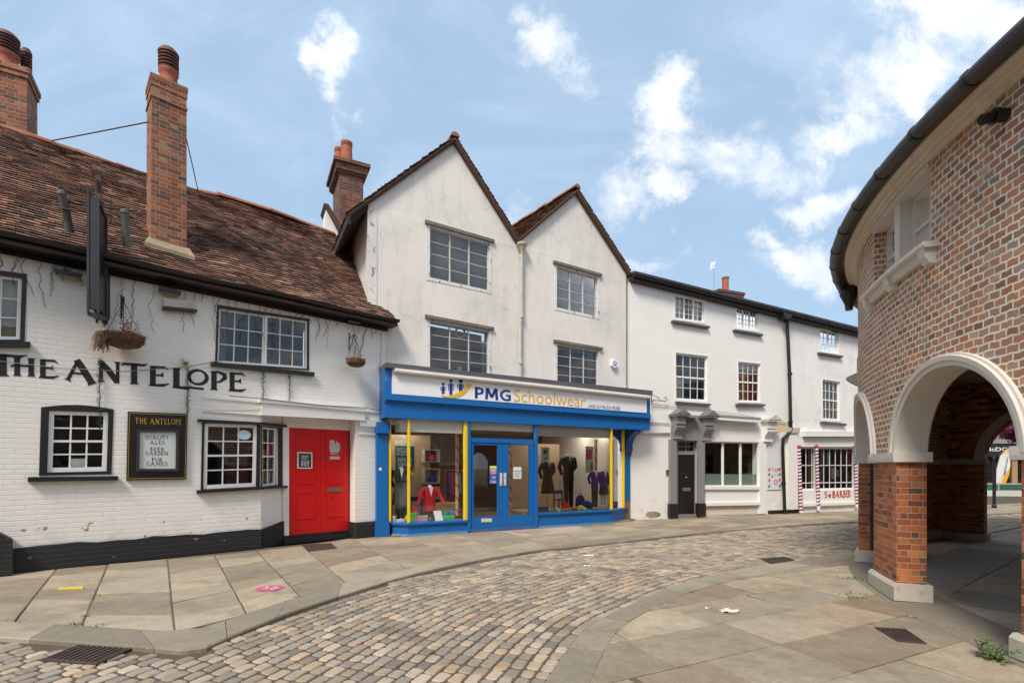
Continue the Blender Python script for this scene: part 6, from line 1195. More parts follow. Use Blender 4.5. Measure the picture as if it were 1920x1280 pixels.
m = MB(W); m.box(GW[0][0] + .9, GW[0][0] + 1.2, 2.95, 2.99, .9, 2.0); m.build('rear_window', plain('rear_light', (.45, .47, .5), .5), wh)
blk_('window_sill', white_p, wh, [(1321, 911), (1426, 911), (1426, 917), (1321, 917)], -.09, .0); blk_('panel', white_p, wh, [(1323, 917), (1424, 916), (1424, 942), (1323, 942)], -.03, .0); blk_('panel_ledge', white_p, wh, [(1322, 942), (1426, 940), (1426, 946), (1322, 948)], -.10, .0)
blk_('panel', cream_w, wh, [(1323, 948), (1424, 946), (1424, 963), (1323, 966)], -.015, .0)
m = MB(W); c = W.px(1225, 962, -.01); R2 = random.Random(8); m.prism([(c[0] + (.33 + R2.uniform(-.08, .08)) * math.cos(k * .4), max(.01, c[1] - .03 + (.10 + R2.uniform(-.03, .03)) * math.sin(k * .4))) for k in range(15)], -.004, .0); m.build('bare_patch', brick('bare_footing', [(0, (.3, .24, .16)), (.5, (.36, .3, .2))], (.3, .25, .18), .22, .08, .015), wh)
q = W.q([(1249, 880), (1255.5, 880), (1255.5, 890), (1249, 890)], -.02); t = thing('entry_phone', 'small metal entry phone beside the grey doorcase', 'entry phone', W.w((q[3][0], 0, q[3][1]))); m = MB(W); m.qd(q, -.03, 0); m.build('housing', plain('brown_steel', (.2, .17, .14), .4, .3), t); m = MB(W); m.qb(q, .25, .75, .15, .45, -.036, -.03); m.qb(q, .3, .7, .6, .8, -.036, -.03); m.build('buttons', dark, t)
sg_q = W.q([(1439, 833), (1465, 833.5), (1465, 917), (1439, 918)], -.03); t = thing('barber_board', 'narrow white board with red and blue barber markings left of the bent downpipe', 'sign', W.w((sg_q[3][0], 0, sg_q[3][1])))
m = MB(W); m.qd(sg_q, -.03, -.0); m.build('board', plain('board_white', (.68, .68, .68), .5, .05), t)
m = MB(W); lo = [bil(sg_q, 0, .5), bil(sg_q, 1, .5), bil(sg_q, 1, 1), bil(sg_q, 0, 1)]; write(m, 'TARS'.replace('R', 'B') if 1 else '', [bil(lo, .3, .04), bil(lo, .86, .04), bil(lo, .86, .2), bil(lo, .3, .2)], -.032)
for u in (.07, .82):
    for v, c_ in ((.02, 0), (.5, 0)): m.prism([bil(lo, u, v + .05), bil(lo, u + .12, v), bil(lo, u + .12, v + .1), bil(lo, u, v + .17)], -.034, -.03)
m.prism([bil(lo, .35 + .1 * math.cos(k * 1.57), .42 + .03 * math.sin(k * 1.57)) for k in range(4)], -.034, -.03); m.tube([(bil(lo, .58 + .13 * math.cos(k * .7), .66)[0], -.034, bil(lo, .5, .66 + .09 * math.sin(k * .7))[1]) for k in range(10)], .012, 5); m.build('red_marks', plain('sign_red', (.55, .02, .05), .5), t)
m = MB(W)
for u in (.07, .82):
    for v in (.24, .76): m.prism([bil(lo, u, v + .05), bil(lo, u + .12, v), bil(lo, u + .12, v + .1), bil(lo, u, v + .17)], -.034, -.03)
for u in (.3, .5, .7): m.prism([bil(lo, u, .34), bil(lo, u + .06, .34), bil(lo, u + .06, .37), bil(lo, u, .37)], -.034, -.03)
m.build('blue_marks', plain('sign_blue', (.01, .12, .3), .5), t)
# scroll bracket and cables between shop and white house
c = W.px(1222, 738, -.05); t = thing('scroll_bracket', 'black wrought iron scroll beside the end of the shop sign', 'bracket', W.w((c[0], 0, c[1]))); m = MB(W)
sp_ = lambda pts: [(W.px(x, y, -.12)[0], -.12, W.px(x, y, -.12)[1]) for x, y in pts]
m.tube(sp_([(1221, 752), (1226, 750), (1240, 751), (1248, 752), (1251, 748), (1248, 744), (1245, 747)]), .012, 6); m.tube(sp_([(1222, 740), (1230, 743), (1238, 749)]), .01, 6); m.tube(sp_([(1221, 733), (1221, 758)]), .014, 6); m.build('scroll', black_m, t)
m = MB(W); P = [(x, -.04, z) for x, z in W.q([(1222, 757), (1262, 762), (1330, 768), (1400, 779), (1455, 790), (1480, 793)], -.04)]; m.tube(P, .009, 5); simple('loose_cable', 'grey cable sagging above the grey doorcase', 'cable', m, plain('grey_cable', (.3, .29, .28), .7))
# barber's house
bh = thing('barber_house', 'narrow white rendered house with a barber shop window behind the brick hall', 'house', W.w((sD + 1.8, 2, 0)))
B0 = sD + .004; U3 = W.q([(1538, 616), (1573, 623), (1572, 663), (1538, 658)]); M3 = W.q([(1542, 711), (1575, 716), (1575, 788), (1543, 786)]); BW = W.q([(1501, 838), (1603, 839), (1603, 917), (1501, 919)])
m = MB(W); m.prism([(B0, 0), (sEnd, 0), (sEnd, ze(sEnd)), (B0, ze(B0))], 0, .3, [U3, M3, BW]); m.build('wall', render_c, bh)
m = MB(W); m.box(B0 + .25, sEnd, 7.5, 7.8, 0, 6.4); m.box(sEnd - .25, sEnd, .301, 7.5, 0, 6.3); m.build('rear_walls', render_c, bh)
casing(W, bh, U3, .05); casing(W, bh, M3, .06); window(W, bh, U3, 4, 3, .05, .045, .016, room=dark, thick=((.5, .07),), curtains=[(.05, .45, 0, 1, nc), (.55, .95, 0, 1, nc)]); window(W, bh, M3, 4, 4, .06, .05, .018, room=dark, trans=((.5, .045),), curtains=[(.03, .97, 0, 1, nc)])
sill(W, bh, [(1536, 660), (1580, 667), (1580, 670), (1536, 663.5)]); sill(W, bh, [(1541, 790), (1586, 794), (1586, 798), (1541, 794)])
eaves(W, bh, B0, sEnd, ze)
bwq = ins(BW, .0, .0, .0, .0); u_ = lambda x: (x - 1501) / 102
bw_ = window(W, bh, BW, 9, 1, .05, .05, .02, room=None, thick=((.27, .09),), trans=((.42, .025), (.86, .03)), gl=glass_q)
m = MB(W); m.box(BW[0][0] - .1, BW[1][0] + .6, 2.5, 2.55, 0, BW[0][1] + .1); m.box(BW[0][0] - .15, BW[0][0] - .1, .31, 2.5, 0, BW[0][1] + .1); m.box(BW[0][0] - .1, BW[1][0] + .6, .31, 2.5, BW[0][1] + .1, BW[0][1] + .15); m.box(BW[0][0] - .1, BW[1][0] + .6, .31, 2.5, 0.02, .1); m.build('room_wall', plain('barber_room', (.2, .13, .1), .9, .3, .1, 3), bh)
for (x0, x1, y0, y1, c_, nm) in ((1586, 1594, 845, 868, (.5, .05, .08), 'red_poster'), (1550, 1556, 848, 870, (.4, .5, .5), 'pale_poster'), (1558, 1566, 876, 898, (.55, .52, .5), 'white_notice'), (1567, 1573, 880, 893, (.2, .35, .4), 'blue_notice'), (1515, 1520, 840, 912, (.22, .2, .07), 'olive_blind'), (1538, 1544, 840, 905, (.22, .2, .09), 'olive_blind'), (1593, 1599, 845, 905, (.25, .22, .08), 'olive_blind')):
    m = MB(W); m.qd(W.q([(x0, y0), (x1, y0), (x1, y1), (x0, y1)], .14), .13, .14); m.build(nm, plain(nm + '_c', c_, .7, .3, .1, 20), bh)
blk_('shop_cornice', white_p, bh, [(1508, 808), (1625, 809), (1625, 818), (1508, 818)], -.22, .0); blk_('shop_fascia', white_p, bh, [(1495, 819), (1625, 819), (1625, 837), (1495, 837)], -.08, .0); blk_('riser_panel', white_p, bh, [(1503, 919), (1603, 917), (1603, 943), (1503, 945)], -.03, .0); blk_('riser_ledge', white_p, bh, [(1503, 943), (1607, 940), (1607, 945), (1503, 949)], -.09, .0)
m = MB(W); c = [W.px(1545 + k * 0, 0)[0] for k in (0,)]; bxs = [('5', 1545, 1551.5), ('B', 1560, 1567), ('A', 1567, 1574), ('R', 1574, 1580.5), ('B', 1580.5, 1586), ('E', 1586, 1590.5), ('R', 1590, 1595)]
for i, (ch_, x0, x1) in enumerate(bxs): k = (x0 - 1545) * .05; q = W.q([(x0, 921 - k), (x1, 920.6 - k), (x1, 932.6 - k * .7), (x0, 933.5 - k * .7)], -.03); ribbon(m, q, GL[ch_][0], [[(x, y, max(.15, w_ * 1.1)) for x, y, w_ in st] for st in GL[ch_][1]], -.032, .004)
c = W.px(1555.5, 929, -.03); m.prism([(c[0] + (.10 if k % 2 == 0 else .04) * math.sin(k * .6283), c[1] + (.11 if k % 2 == 0 else .044) * math.cos(k * .6283)) for k in range(10)], -.037, -.032); m.build('painted_lettering', plain('barber_red', (.50, .01, .02), .5), bh)
def barber_pole(x0, y0, x1, y1, wpx, label):
    a = W.px(x0, y0, -.12); b = W.px(x1, y1, -.12); L = a[1] - b[1]; r = wpx / FX * 17.5 / 2; t = thing('barber_pole', label, 'barber pole', W.w((b[0], -.12, b[1])), 'barber poles on the white shopfront')
    m = MB(W); m.tube([(a[0], -.12, a[1]), (b[0], -.12, b[1])], r, 10); m.build('pole', sign_w, t)
    for j, c_ in ((0, 'barber_red'), (1, 'pole_blue')):
        m = MB(W); N = 16; n = int(L / .118)
        for k in range(n):
            if k % 2 != j: continue
            zc_ = a[1] - .05 - k * .118; xc = a[0] + (b[0] - a[0]) * (k / n); V = []; F = []
            for i in range(N): an = i * 2 * math.pi / N; sl_ = .02 * math.cos(an) ; V += [(xc + (r + .003) * math.cos(an), -.12 + (r + .003) * math.sin(an), zc_ + sl_), (xc + (r + .003) * math.cos(an), -.12 + (r + .003) * math.sin(an), zc_ + sl_ + .06)]
            for i in range(N): F.append((2 * i, (2 * i + 2) % (2 * N), (2 * i + 3) % (2 * N), 2 * i + 1))
            m.shape(V, F)
        m.build('stripe_pattern', plain(c_, (.50, .01, .02) if j == 0 else (.01, .05, .25), .5), t)
    m = MB(W); m.lathe(a[0], -.12, [(r * 1.2, a[1]), (r * 1.2, a[1] + .04), (r * .5, a[1] + .08), (0, a[1] + .09)], 10); m.build('cap', plain('worn_brown', (.2, .12, .09)), t)
barber_pole(1498, 838, 1502, 961, 6.5, 'red white and blue barber pole nearest the downpipe'); barber_pole(1531, 837, 1535, 956, 6, 'red white and blue barber pole between the two barber windows'); barber_pole(1603, 838, 1607, 950, 5.5, 'red white and blue barber pole beside the brick hall')
m = MB(W); P = W.q([(1475, 590), (1476, 612), (1480, 700), (1482, 795), (1483, 806), (1476, 815), (1468, 822), (1467, 840), (1471, 962)], -.08); m.tube([(x, -.09, z) for x, z in P], .055, 10)
for x, y in ((1475, 600), (1481, 700), (1482, 790), (1469, 905)): c = W.px(x, y, -.09); m.lathe(c[0], -.09, [(.075, c[1] - .06), (.075, c[1] + .03)], 10)
m.build('downpipe', black_p, wh)
m = MB(W); c = W.px(1474, 592, -.2); m.prism([(c[0] - .15, c[1] - .12), (c[0] + .1, c[1] - .12), (c[0] + .2, c[1] + .1), (c[0] - .25, c[1] + .1)], -.3, -.05); m.build('rain_hopper', black_p, wh)
m = MB(W); c = W.px(1462, 797); R2 = random.Random(2)
m.prism([(c[0] + (.33 + R2.uniform(-.1, .1)) * math.cos(k * .35), c[1] - .05 + (.22 + R2.uniform(-.05, .05)) * math.sin(k * .35)) for k in range(18)], -.003, .0); m.build('damp_stain', whitebrick('stained_brick', (.68, .52, .32), zp=0, dirt=1.2), wh)
m = MB(W); x0 = W.px(1440, 960)[0]; m.box(x0, W.px(1497, 960)[0], -.02, 0, 0, .13); m.build('plinth', black_p, wh)
m = MB(W); x0, x1 = W.px(1480, 900, -.1)[0], W.px(1496, 900, -.1)[0]; m.box(x0, x1, -.10, 0, .14, W.px(1488, 812)[1]); m.build('brick_pier', white_br2, bh); m = MB(W); m.box(x0 - .03, x1 + .05, -.14, 0, W.px(1488, 812)[1], W.px(1488, 802)[1]); m.build('pier_cap', cream_p, bh)
# ================================================================ the round-ended brick market hall
hall = thing('market_hall', 'round-ended brick market hall raised on piers and arches', 'market hall', (14, 2.86, 0))
CX, CY = 14.0, 2.86
def HP(phi, r, z):
    a = R_(phi); d = max(0., 32 - phi); r = r - .0075 * d * d / (d + 3)
    return (CX - r * math.cos(a), CY + r * math.sin(a), z)
RI_ = 9.70; ZS = 1.72; ZW = 4.95; HF_ = .92
ops = [(8.3 - 16.2 * 2, 19.6 - 16.2 * 2), (8.3 - 16.2, 19.6 - 16.2), (8.3, 19.6), (24.5, 35.8), (44.7, 56.)]
def phi_at(px_, r):
    r -= .06
    a = (px_ - 960) / FX; A_ = a * a + 1; B_ = -2 * (a * CX + CY); C_ = CX * CX + CY * CY - r * r; Y = (-B_ - math.sqrt(max(0, B_ * B_ - 4 * A_ * C_))) / (2 * A_)
    return math.degrees(math.atan2(Y - CY, CX - a * Y)), Y
w0, w1 = phi_at(1736, 10)[0], phi_at(1642, 10)[0]; wz0, wz1 = 3.93, 4.81
def low(phi):
    for a, b in ops:
        if a < phi < b:
            c = (a + b) / 2; x = (phi - c) * math.pi / 180 * 10; r = (b - a) / 2 * math.pi / 180 * 10
            return ZS + HF_ * math.sqrt(max(0, r * r - x * x))
    return ZS
br = set([-64., 63.]);
for a, b in ops:
    for k in range(25): br.add(round((a + b) / 2 - (b - a) / 2 * math.cos(math.pi * k / 24), 4))
br |= {round(w0, 4), round(w1, 4)}; x = -64.
while x < 63: br.add(round(x, 4)); x += 1.5
br = sorted(br); PH = [br[0]]
for b in br[1:]:
    if b - PH[-1] > .02: PH.append(b)
up, lo_ = MB(), MB()
def strip(mb_, a, b, za0, za1, zb0, zb1):
    ua, ub = a * math.pi / 18, b * math.pi / 18; ua, ub = -ua, -ub
    for r, f in ((10., 1), (RI_, -1)):
        mb_.face([HP(a, r, za0), HP(b, r, zb0), HP(b, r, zb1), HP(a, r, za1)], [(ua, za0), (ub, zb0), (ub, zb1), (ua, za1)])
    mb_.face([HP(a, 10, za0), HP(b, 10, zb0), HP(b, RI_, zb0), HP(a, RI_, za0)], [(ua, 0), (ub, 0), (ub, .46), (ua, .46)])
for a, b in zip(PH, PH[1:]):
    mid = (a + b) / 2; la, lb = (low(a + 1e-4), low(b - 1e-4))
    inw = w0 - .01 < mid < w1 + .01
    if inw: strip(up, a, b, la, wz0, lb, wz0); strip(up, a, b, wz1, ZW, wz1, ZW); 
    else: strip(up, a, b, la, ZW, lb, ZW)
for ph in (w0, w1): up.face([HP(ph, 10, wz0), HP(ph, RI_, wz0), HP(ph, RI_, wz1), HP(ph, 10, wz1)], [(0, wz0), (.46, wz0), (.46, wz1), (0, wz1)])
up.build('upper_wall', hall_br, hall)
edges = [-64.] + [e for o in ops for e in o] + [63.]
for p0, p1 in zip(edges[::2], edges[1::2]):
    lo_ = MB(); n = max(1, round((p1 - p0) / 1.2)); cut = [p0 + (p1 - p0) * i / n for i in range(n + 1)]
    for a, b in zip(cut, cut[1:]): strip(lo_, a, b, 0, ZS, 0, ZS)
    for ph in (p0, p1): lo_.face([HP(ph, 10, 0), HP(ph, RI_, 0), HP(ph, RI_, ZS), HP(ph, 10, ZS)], [(0, 0), (.46, 0), (.46, ZS), (0, ZS)])
    lo_.build('pier_brickwork', pier_br, hall)
def sweep(prof, a, b, name, mat, n=None, closed=True, root=hall, caps=True):
    """profile of (radius, z) carried round the hall"""
    n = n or max(2, int((b - a) / 1.2)); m = MB(); k = len(prof); V = []; F = []
    for i in range(n + 1): V += [HP(a + (b - a) * i / n, r, z) for r, z in prof]
    for i in range(n):
        for j in range(k if closed else k - 1): F.append((i * k + j, i * k + (j + 1) % k, (i + 1) * k + (j + 1) % k, (i + 1) * k + j))
    if caps and closed: F += [tuple(range(k)), tuple(n * k + j for j in range(k))]
    m.shape(V, F); return m.build(name, mat, root)
piers = [(19.6, 24.5), (35.8, 44.7), (3.4, 8.3), (-12.8, -7.9), (56., 63.), (-24.1 - 4.9, -24.1)]
for a, b in piers:
    sweep([(9.66, .0), (10.05, 0), (10.05, .16), (10.02, .20), (9.66, .20)], a - .35, b + .35, 'pier_base', cream_p)
    sweep([(9.66, 1.66), (10.05, 1.66), (10.055, 1.70), (10.055, 1.775), (9.66, 1.775)], a - .3, b + .3, 'impost', cream_w)
sweep([(9.45, -.05), (10.13, -.05), (10.13, -.012), (9.45, .004)], -64, 63, 'threshold', kerb_m)
for a, b in ops:
    c, r = (a + b) / 2, (b - a) / 2 * math.pi / 18; m = MB(); N = 28
    V = []; F = []; k = 8
    for i in range(N + 1):
        t = math.pi * i / N
        def pt(rr, rad): x = -rr * math.cos(t); return HP(c + x * 18 / math.pi, rad, ZS + HF_ * rr * math.sin(t))
        V += [pt(r - .006, 9.695), pt(r - .006, 10.03), pt(r + .045, 10.035), pt(r + .05, 10.055), pt(r + .10, 10.06), pt(r + .108, 10.035), pt(r + .13, 10.03), pt(r + .135, 9.98)]
    for i in range(N):
        for j in range(k - 1): F.append((i * k + j, i * k + j + 1, (i + 1) * k + j + 1, (i + 1) * k + j))
    m.shape(V, F); m.build('arch_ring', cream_w, hall, smooth=True)
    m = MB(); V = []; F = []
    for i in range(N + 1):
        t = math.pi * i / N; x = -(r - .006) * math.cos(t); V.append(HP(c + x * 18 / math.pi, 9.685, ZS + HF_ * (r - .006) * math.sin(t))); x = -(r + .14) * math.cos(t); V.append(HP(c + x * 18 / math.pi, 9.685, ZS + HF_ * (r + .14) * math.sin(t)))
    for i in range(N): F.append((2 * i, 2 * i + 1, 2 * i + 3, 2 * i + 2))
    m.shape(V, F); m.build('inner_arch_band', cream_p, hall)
# cornice, gutter, roof
sweep([(9.9, 4.84), (10.03, 4.84), (10.035, 4.86), (10.06, 4.865), (10.065, 4.89), (10.10, 4.90), (10.11, 4.925), (10.18, 4.93), (10.19, 4.96), (10.22, 4.97), (10.22, 4.99), (9.9, 4.99)], -64, 62.9, 'cornice', plain('cornice_cream', (.64, .55, .44), .6, .14, .3, 10))
sweep([(10.20, 4.93), (10.27, 4.90), (10.27, 5.02), (10.20, 5.02)], -64, 62.9, 'gutter_board', black_m)
sweep([(10.32 + .07 * math.cos(t * .5236), 4.945 + .07 * math.sin(t * .5236)) for t in range(12)], -64, 62.9, 'gutter', plain('old_iron_gutter', (.05, .042, .042), .5, .5, .4, 8), n=130)
ph = -20
while ph < 62:
    m = MB(); m.tube([HP(ph, 10.32, 4.945), HP(ph + .25, 10.32, 4.945)], .08, 12); ph += 4.1; m.build('gutter_joint', black_m, hall)
m = MB(); N = 60
for i in range(N):
    a, b = -64 + 292 * i / N, -64 + 292 * (i + 1) / N; m.face([HP(a, 10.28, 5.0), HP(b, 10.28, 5.0), HP(b, .0, 7.0), ][:3])
m.build('roof', tile_d, hall)
# window under the cornice
sweep([(9.76, wz1 - .04), (10.02, wz1 - .04), (10.03, wz1 + .02), (9.76, wz1 + .02)], w0, w1, 'window_head', cream_w)
sweep([(9.75, wz0 - .04), (10.12, wz0 - .04), (10.14, wz0 - .02), (10.14, wz0 + .02), (9.75, wz0 + .02)], w0 - .8, w1 + .8, 'window_sill', cream_w); sweep([(9.98, wz0 - .12), (10.05, wz0 - .12), (10.09, wz0 - .04), (9.98, wz0 - .04)], w0 - .3, w1 + .3, 'window_sill_moulding', cream_w)
for ph in (w0 - .2, (w0 + w1) / 2, w1 + .2): sweep([(9.98, wz0 - .21), (10.06, wz0 - .19), (10.10, wz0 - .12), (10.12, wz0 - .04), (9.98, wz0 - .04)], ph - .36, ph + .36, 'sill_bracket', cream_w)
wc = (w0 + w1) / 2; sweep([(9.83, wz0 + .02), (9.99, wz0 + .02), (9.99, wz1 - .04), (9.83, wz1 - .04)], wc - .42, wc + .42, 'window_post', cream_w)
for a, b in ((w0, wc - .42), (wc + .42, w1)):
    p0, p1 = HP(b, 9.84, 0), HP(a, 9.84, 0); F_ = Frame(p0[0], p0[1], p1[0] - p0[0], p1[1] - p0[1]); l = math.hypot(p1[0] - p0[0], p1[1] - p0[1])
    window(F_, hall, [(0, wz1 - .04), (l, wz1 - .04), (l, wz0 + .02), (0, wz0 + .02)], 2, 2, -.02, .045, .02, mat=cream_w, room=grey_room, trans=((.5, .035),), backd=.1)
# far flat wall with its own arch, ceiling and back
c0_, c1_ = HP(62.5, RI_, 0), (9.88, 11.55, 0)
F2 = Frame(9.78, 11.52, .65, -.76); F2.n = (.76, .65)
r2 = 1.0; a_c = .62 + r2
arc = [(a_c - r2 * math.cos(math.pi * k / 20), ZS + r2 * math.sin(math.pi * k / 20)) for k in range(21)]
m = MB(F2); m.prism([(-.42, ZS), (a_c - r2, ZS)] + arc[1:-1] + [(a_c + r2, ZS), (5.2, ZS), (5.2, ZW), (-.42, ZW)], 0, .46); m.build('far_wall', brick('inner_brick', ORG[:4] + [(.75, (.12, .05, .03))], (.3, .22, .16), .34, .075, .011, 'flemish', .9), hall)
m = MB(F2); m.box(-.42, a_c - r2, 0, .46, 0, ZS); m.build('far_pier_brickwork', pier_br, hall); m = MB(F2); m.box(a_c + r2, 5.2, 0, .46, 0, ZS); m.build('far_pier_brickwork', pier_br, hall)
m = MB(F2); m.box(-.42, a_c - r2 + .03, -.04, .5, 1.66, 1.77); m.build('impost', cream_p, hall); m = MB(F2); m.box(a_c + r2 - .03, 5.2, -.04, .5, 1.66, 1.77); m.build('impost', cream_p, hall); m = MB(F2); m.box(-.42, a_c - r2 + .05, -.05, .51, 0, .14); m.build('pier_base', cream_p, hall); m = MB(F2); m.box(a_c + r2 - .05, 5.2, -.05, .51, 0, .14); m.build('pier_base', cream_p, hall)
m = MB(F2); V = []; F = []
for k in range(21):
    t = math.pi * k / 20
    for rr, d in ((r2 - .006, .47), (r2 - .006, -.02), (r2 + .16, -.02), (r2 + .16, .01)): V.append((a_c - rr * math.cos(t), d, ZS + .05 + rr * math.sin(t)))
for k in range(20):
    for j in range(3): F.append((k * 4 + j, k * 4 + j + 1, k * 4 + 5 + j, k * 4 + 4 + j))
m.shape(V, F); m.build('arch_ring', cream_w, hall)
m = MB(); e2 = F2.w((5.2, 0, 0)); e3 = HP(-64, RI_, 0)
m.face([HP(ph, 9.6, 3.42) for ph in range(-64, 63, 3)] + [(9.9, 11.7, 3.42), (e2[0], e2[1], 3.42), (20, 4, 3.42), (20, -6, 3.42)]); m.build('ceiling', plain('ceiling_boards', (.42, .33, .24), .8, .3, .3, 4), hall)
def arcade(ax, ay, bx, by):
    L_ = math.hypot(bx - ax, by - ay); F_ = Frame(ax, ay, bx - ax, by - ay); n = max(1, int(L_ / 2.9)); p = L_ / n; P = [(L_, ZW), (0, ZW), (0, 0)]
    for k in range(n):
        c = p * (k + .5); P += [(c - 1, 0)] + [(c - math.cos(math.pi * j / 12), ZS + math.sin(math.pi * j / 12)) for j in range(13)] + [(c + 1, 0)]
    P.append((L_, 0)); m = MB(F_); m.prism(P, 0, .4); m.build('side_wall', pier_br, hall)
arcade(e2[0], e2[1], 20, 4); arcade(20, 4, 20, -6); arcade(20, -6, e3[0], e3[1])
m = MB(F2); m.box(-.3, 5.4, .1, .5, 3.15, 3.41); m.build('ceiling_beam', plain('beam_brown', (.16, .10, .06), .8, .3), hall)
# projecting far bay with its stone cap
sweep([(9.9, 0), (10.06, 0), (10.06, 4.7), (9.9, 4.7)], 41., 50, 'far_pilaster', pier_br)
sweep([(9.9, 3.12), (10.12, 3.12), (10.2, 3.2), (10.26, 3.22), (10.26, 3.27), (10.06, 3.36), (10.09, 3.37), (10.09, 3.62), (9.9, 3.62)], 41., 50.3, 'stone_cap', cream_p)
# downpipe in the arch, hopper, flue pipe
m = MB(); m.tube([(6.06, 8.60, 2.6), (6.06, 8.60, .0)], .04, 10)
for z in (1.85, .75): m.tube([(6.06, 8.60, z - .04), (6.06, 8.60, z + .04)], .055, 10)
m.build('downpipe', black_m, hall)
hp = HP(40.5, 10.2, 0); m = MB(); m.lathe(hp[0], hp[1], [(.06, 4.5), (.07, 4.6), (.12, 4.72), (.15, 4.78), (.15, 4.9)], 12); m.build('rain_hopper', black_m, hall)
ph, Yv = phi_at(1864, 10); zv = EYE + (HZ - 218) / FX * Yv; m = MB(); a = Vector(HP(ph, 9.95, zv)); b = Vector(HP(ph, 10.1, zv)); m.tube([a, b], .055, 16); m.tube([b - (b - a) * .15, b], .068, 16); m.tube([b, b + (b - a) * .5 + Vector((-.02, -.01, -.03))], .046, 16); m.build('flue_pipe', black_m, hall)
m = MB()
c = b + (b - a) * .5 + Vector((-.02, -.01, -.03)); dr_ = (c - b).normalized(); m.tube([c, c + dr_ * .004], .034, 16); m.build('flue_opening', void, hall)
# hall floor
mb = MB(); mb.m = 0; mb.face([HP(ph, 9.6, -.012) for ph in range(-64, 63, 4)] + [(9.9, 11.7, -.012), (12.4, 8.7, -.012), (20, 4, -.012), (20, -6, -.012)]); mb.m = 1
rnd = random.Random(9); ae = R_(37); e1_, e2_ = Vector((math.cos(ae), math.sin(ae))), Vector((-math.sin(ae), math.cos(ae)))
for k in range(-12, 14):
    v0 = k * .92; u = rnd.uniform(0, 1) - 2
    while u < 26:
        l = rnd.uniform(1., 1.6); P = [tuple(e1_ * a_ + e2_ * b_) for a_, b_ in ((u, v0), (u + l - .01, v0), (u + l - .01, v0 + .91), (u, v0 + .91))]; u += l
        dd_ = [(Vector(p) - HC).length for p in P]
        if min(dd_) < 9.46 and (Vector(P[0]) - HC).x > -9.6 and (P[0][0] < 19) and (P[0][1] > -5):
            # pull corners that stick out back inside the ring
            P = [tuple(HC + (Vector(p) - HC) * min(1, 9.47 / (Vector(p) - HC).length)) for p in P]; slabshape(mb, P, .0, .006, .03, (0, 0))
tag(mb.build('hall_floor', [bed_m, island('hall_flags', [(0, (.40, .35, .28)), (1, (.46, .40, .32))], .75, 6, .35, .3, stain=.6)]), kind='structure')
# ================================================================ seen through the arch
far = thing('far_building', 'dark shopfront with white lettering under a tiled upper storey, across the square', 'building', (31, 31, 0)); FB = Frame(22, 33.5, .985, -.17)
m = MB(FB); m.box(0, 24, 0, 6, 3.3, 7.5); m.build('upper_wall', far_br, far)
m = MB(FB); m.box(0, 24, .1, 6, 0, 3.3); m.build('shopfront', plain('dark_green_shop', (.012, .022, .018), .4, .3), far); m = MB(FB); m.box(0, 24, -.25, .1, 2.25, 3.05); sgf = m.build('sign_board', plain('dark_grey_sign', (.02, .025, .023), .5), far); m = MB(FB); m.box(0, 24, -.3, 0.1, 3.05, 3.3); m.build('cornice', plain('grey_cornice', (.25, .25, .24), .7), far)
x0 = FB.px(1846, 840)[0]; dx = FB.px(1873.5, 840)[0] - FB.px(1863, 840)[0]; x0 = FB.px(1863, 840)[0]; text_mesh(FB, -.26, "McDONALD'S", [(x0 - dx * 2.1, 2.83), (x0 + dx * 7.2, 2.83), (x0 + dx * 7.2, 2.58), (x0 - dx * 2.1, 2.58)], .02).build('lettering', paper, sgf)
m = MB(FB); m.box(0, 24, -.02, .08, .05, .35); m.build('white_base', plain('dull_white', (.55, .54, .5), .7), far)
for k in range(8): m = MB(FB); m.box(1 + k * 2.9, 3.4 + k * 2.9, .05, .09, .9, 2.1); m.build('shop_glass', plain('dark_shop_glass', (.02, .02, .02), .1), far)
for k in range(8): m = MB(FB); m.box(.6 + k * 2.9, .9 + k * 2.9, -.02, .1, 0.35, 2.25); m.build('shop_mullion', plain('tan_post', (.4, .25, .15), .6), far)
m = MB(FB); m.shape([(0, -.4, 7.4), (24, -.4, 7.4), (24, 5, 10), (0, 5, 10), (0, -.4, 7.3), (24, -.4, 7.3), (24, 5, 9.8), (0, 5, 9.8)], [(0, 1, 2, 3), (7, 6, 5, 4), (0, 4, 5, 1), (1, 5, 6, 2), (2, 6, 7, 3), (3, 7, 4, 0)]); m.build('roof', tile_d, far)
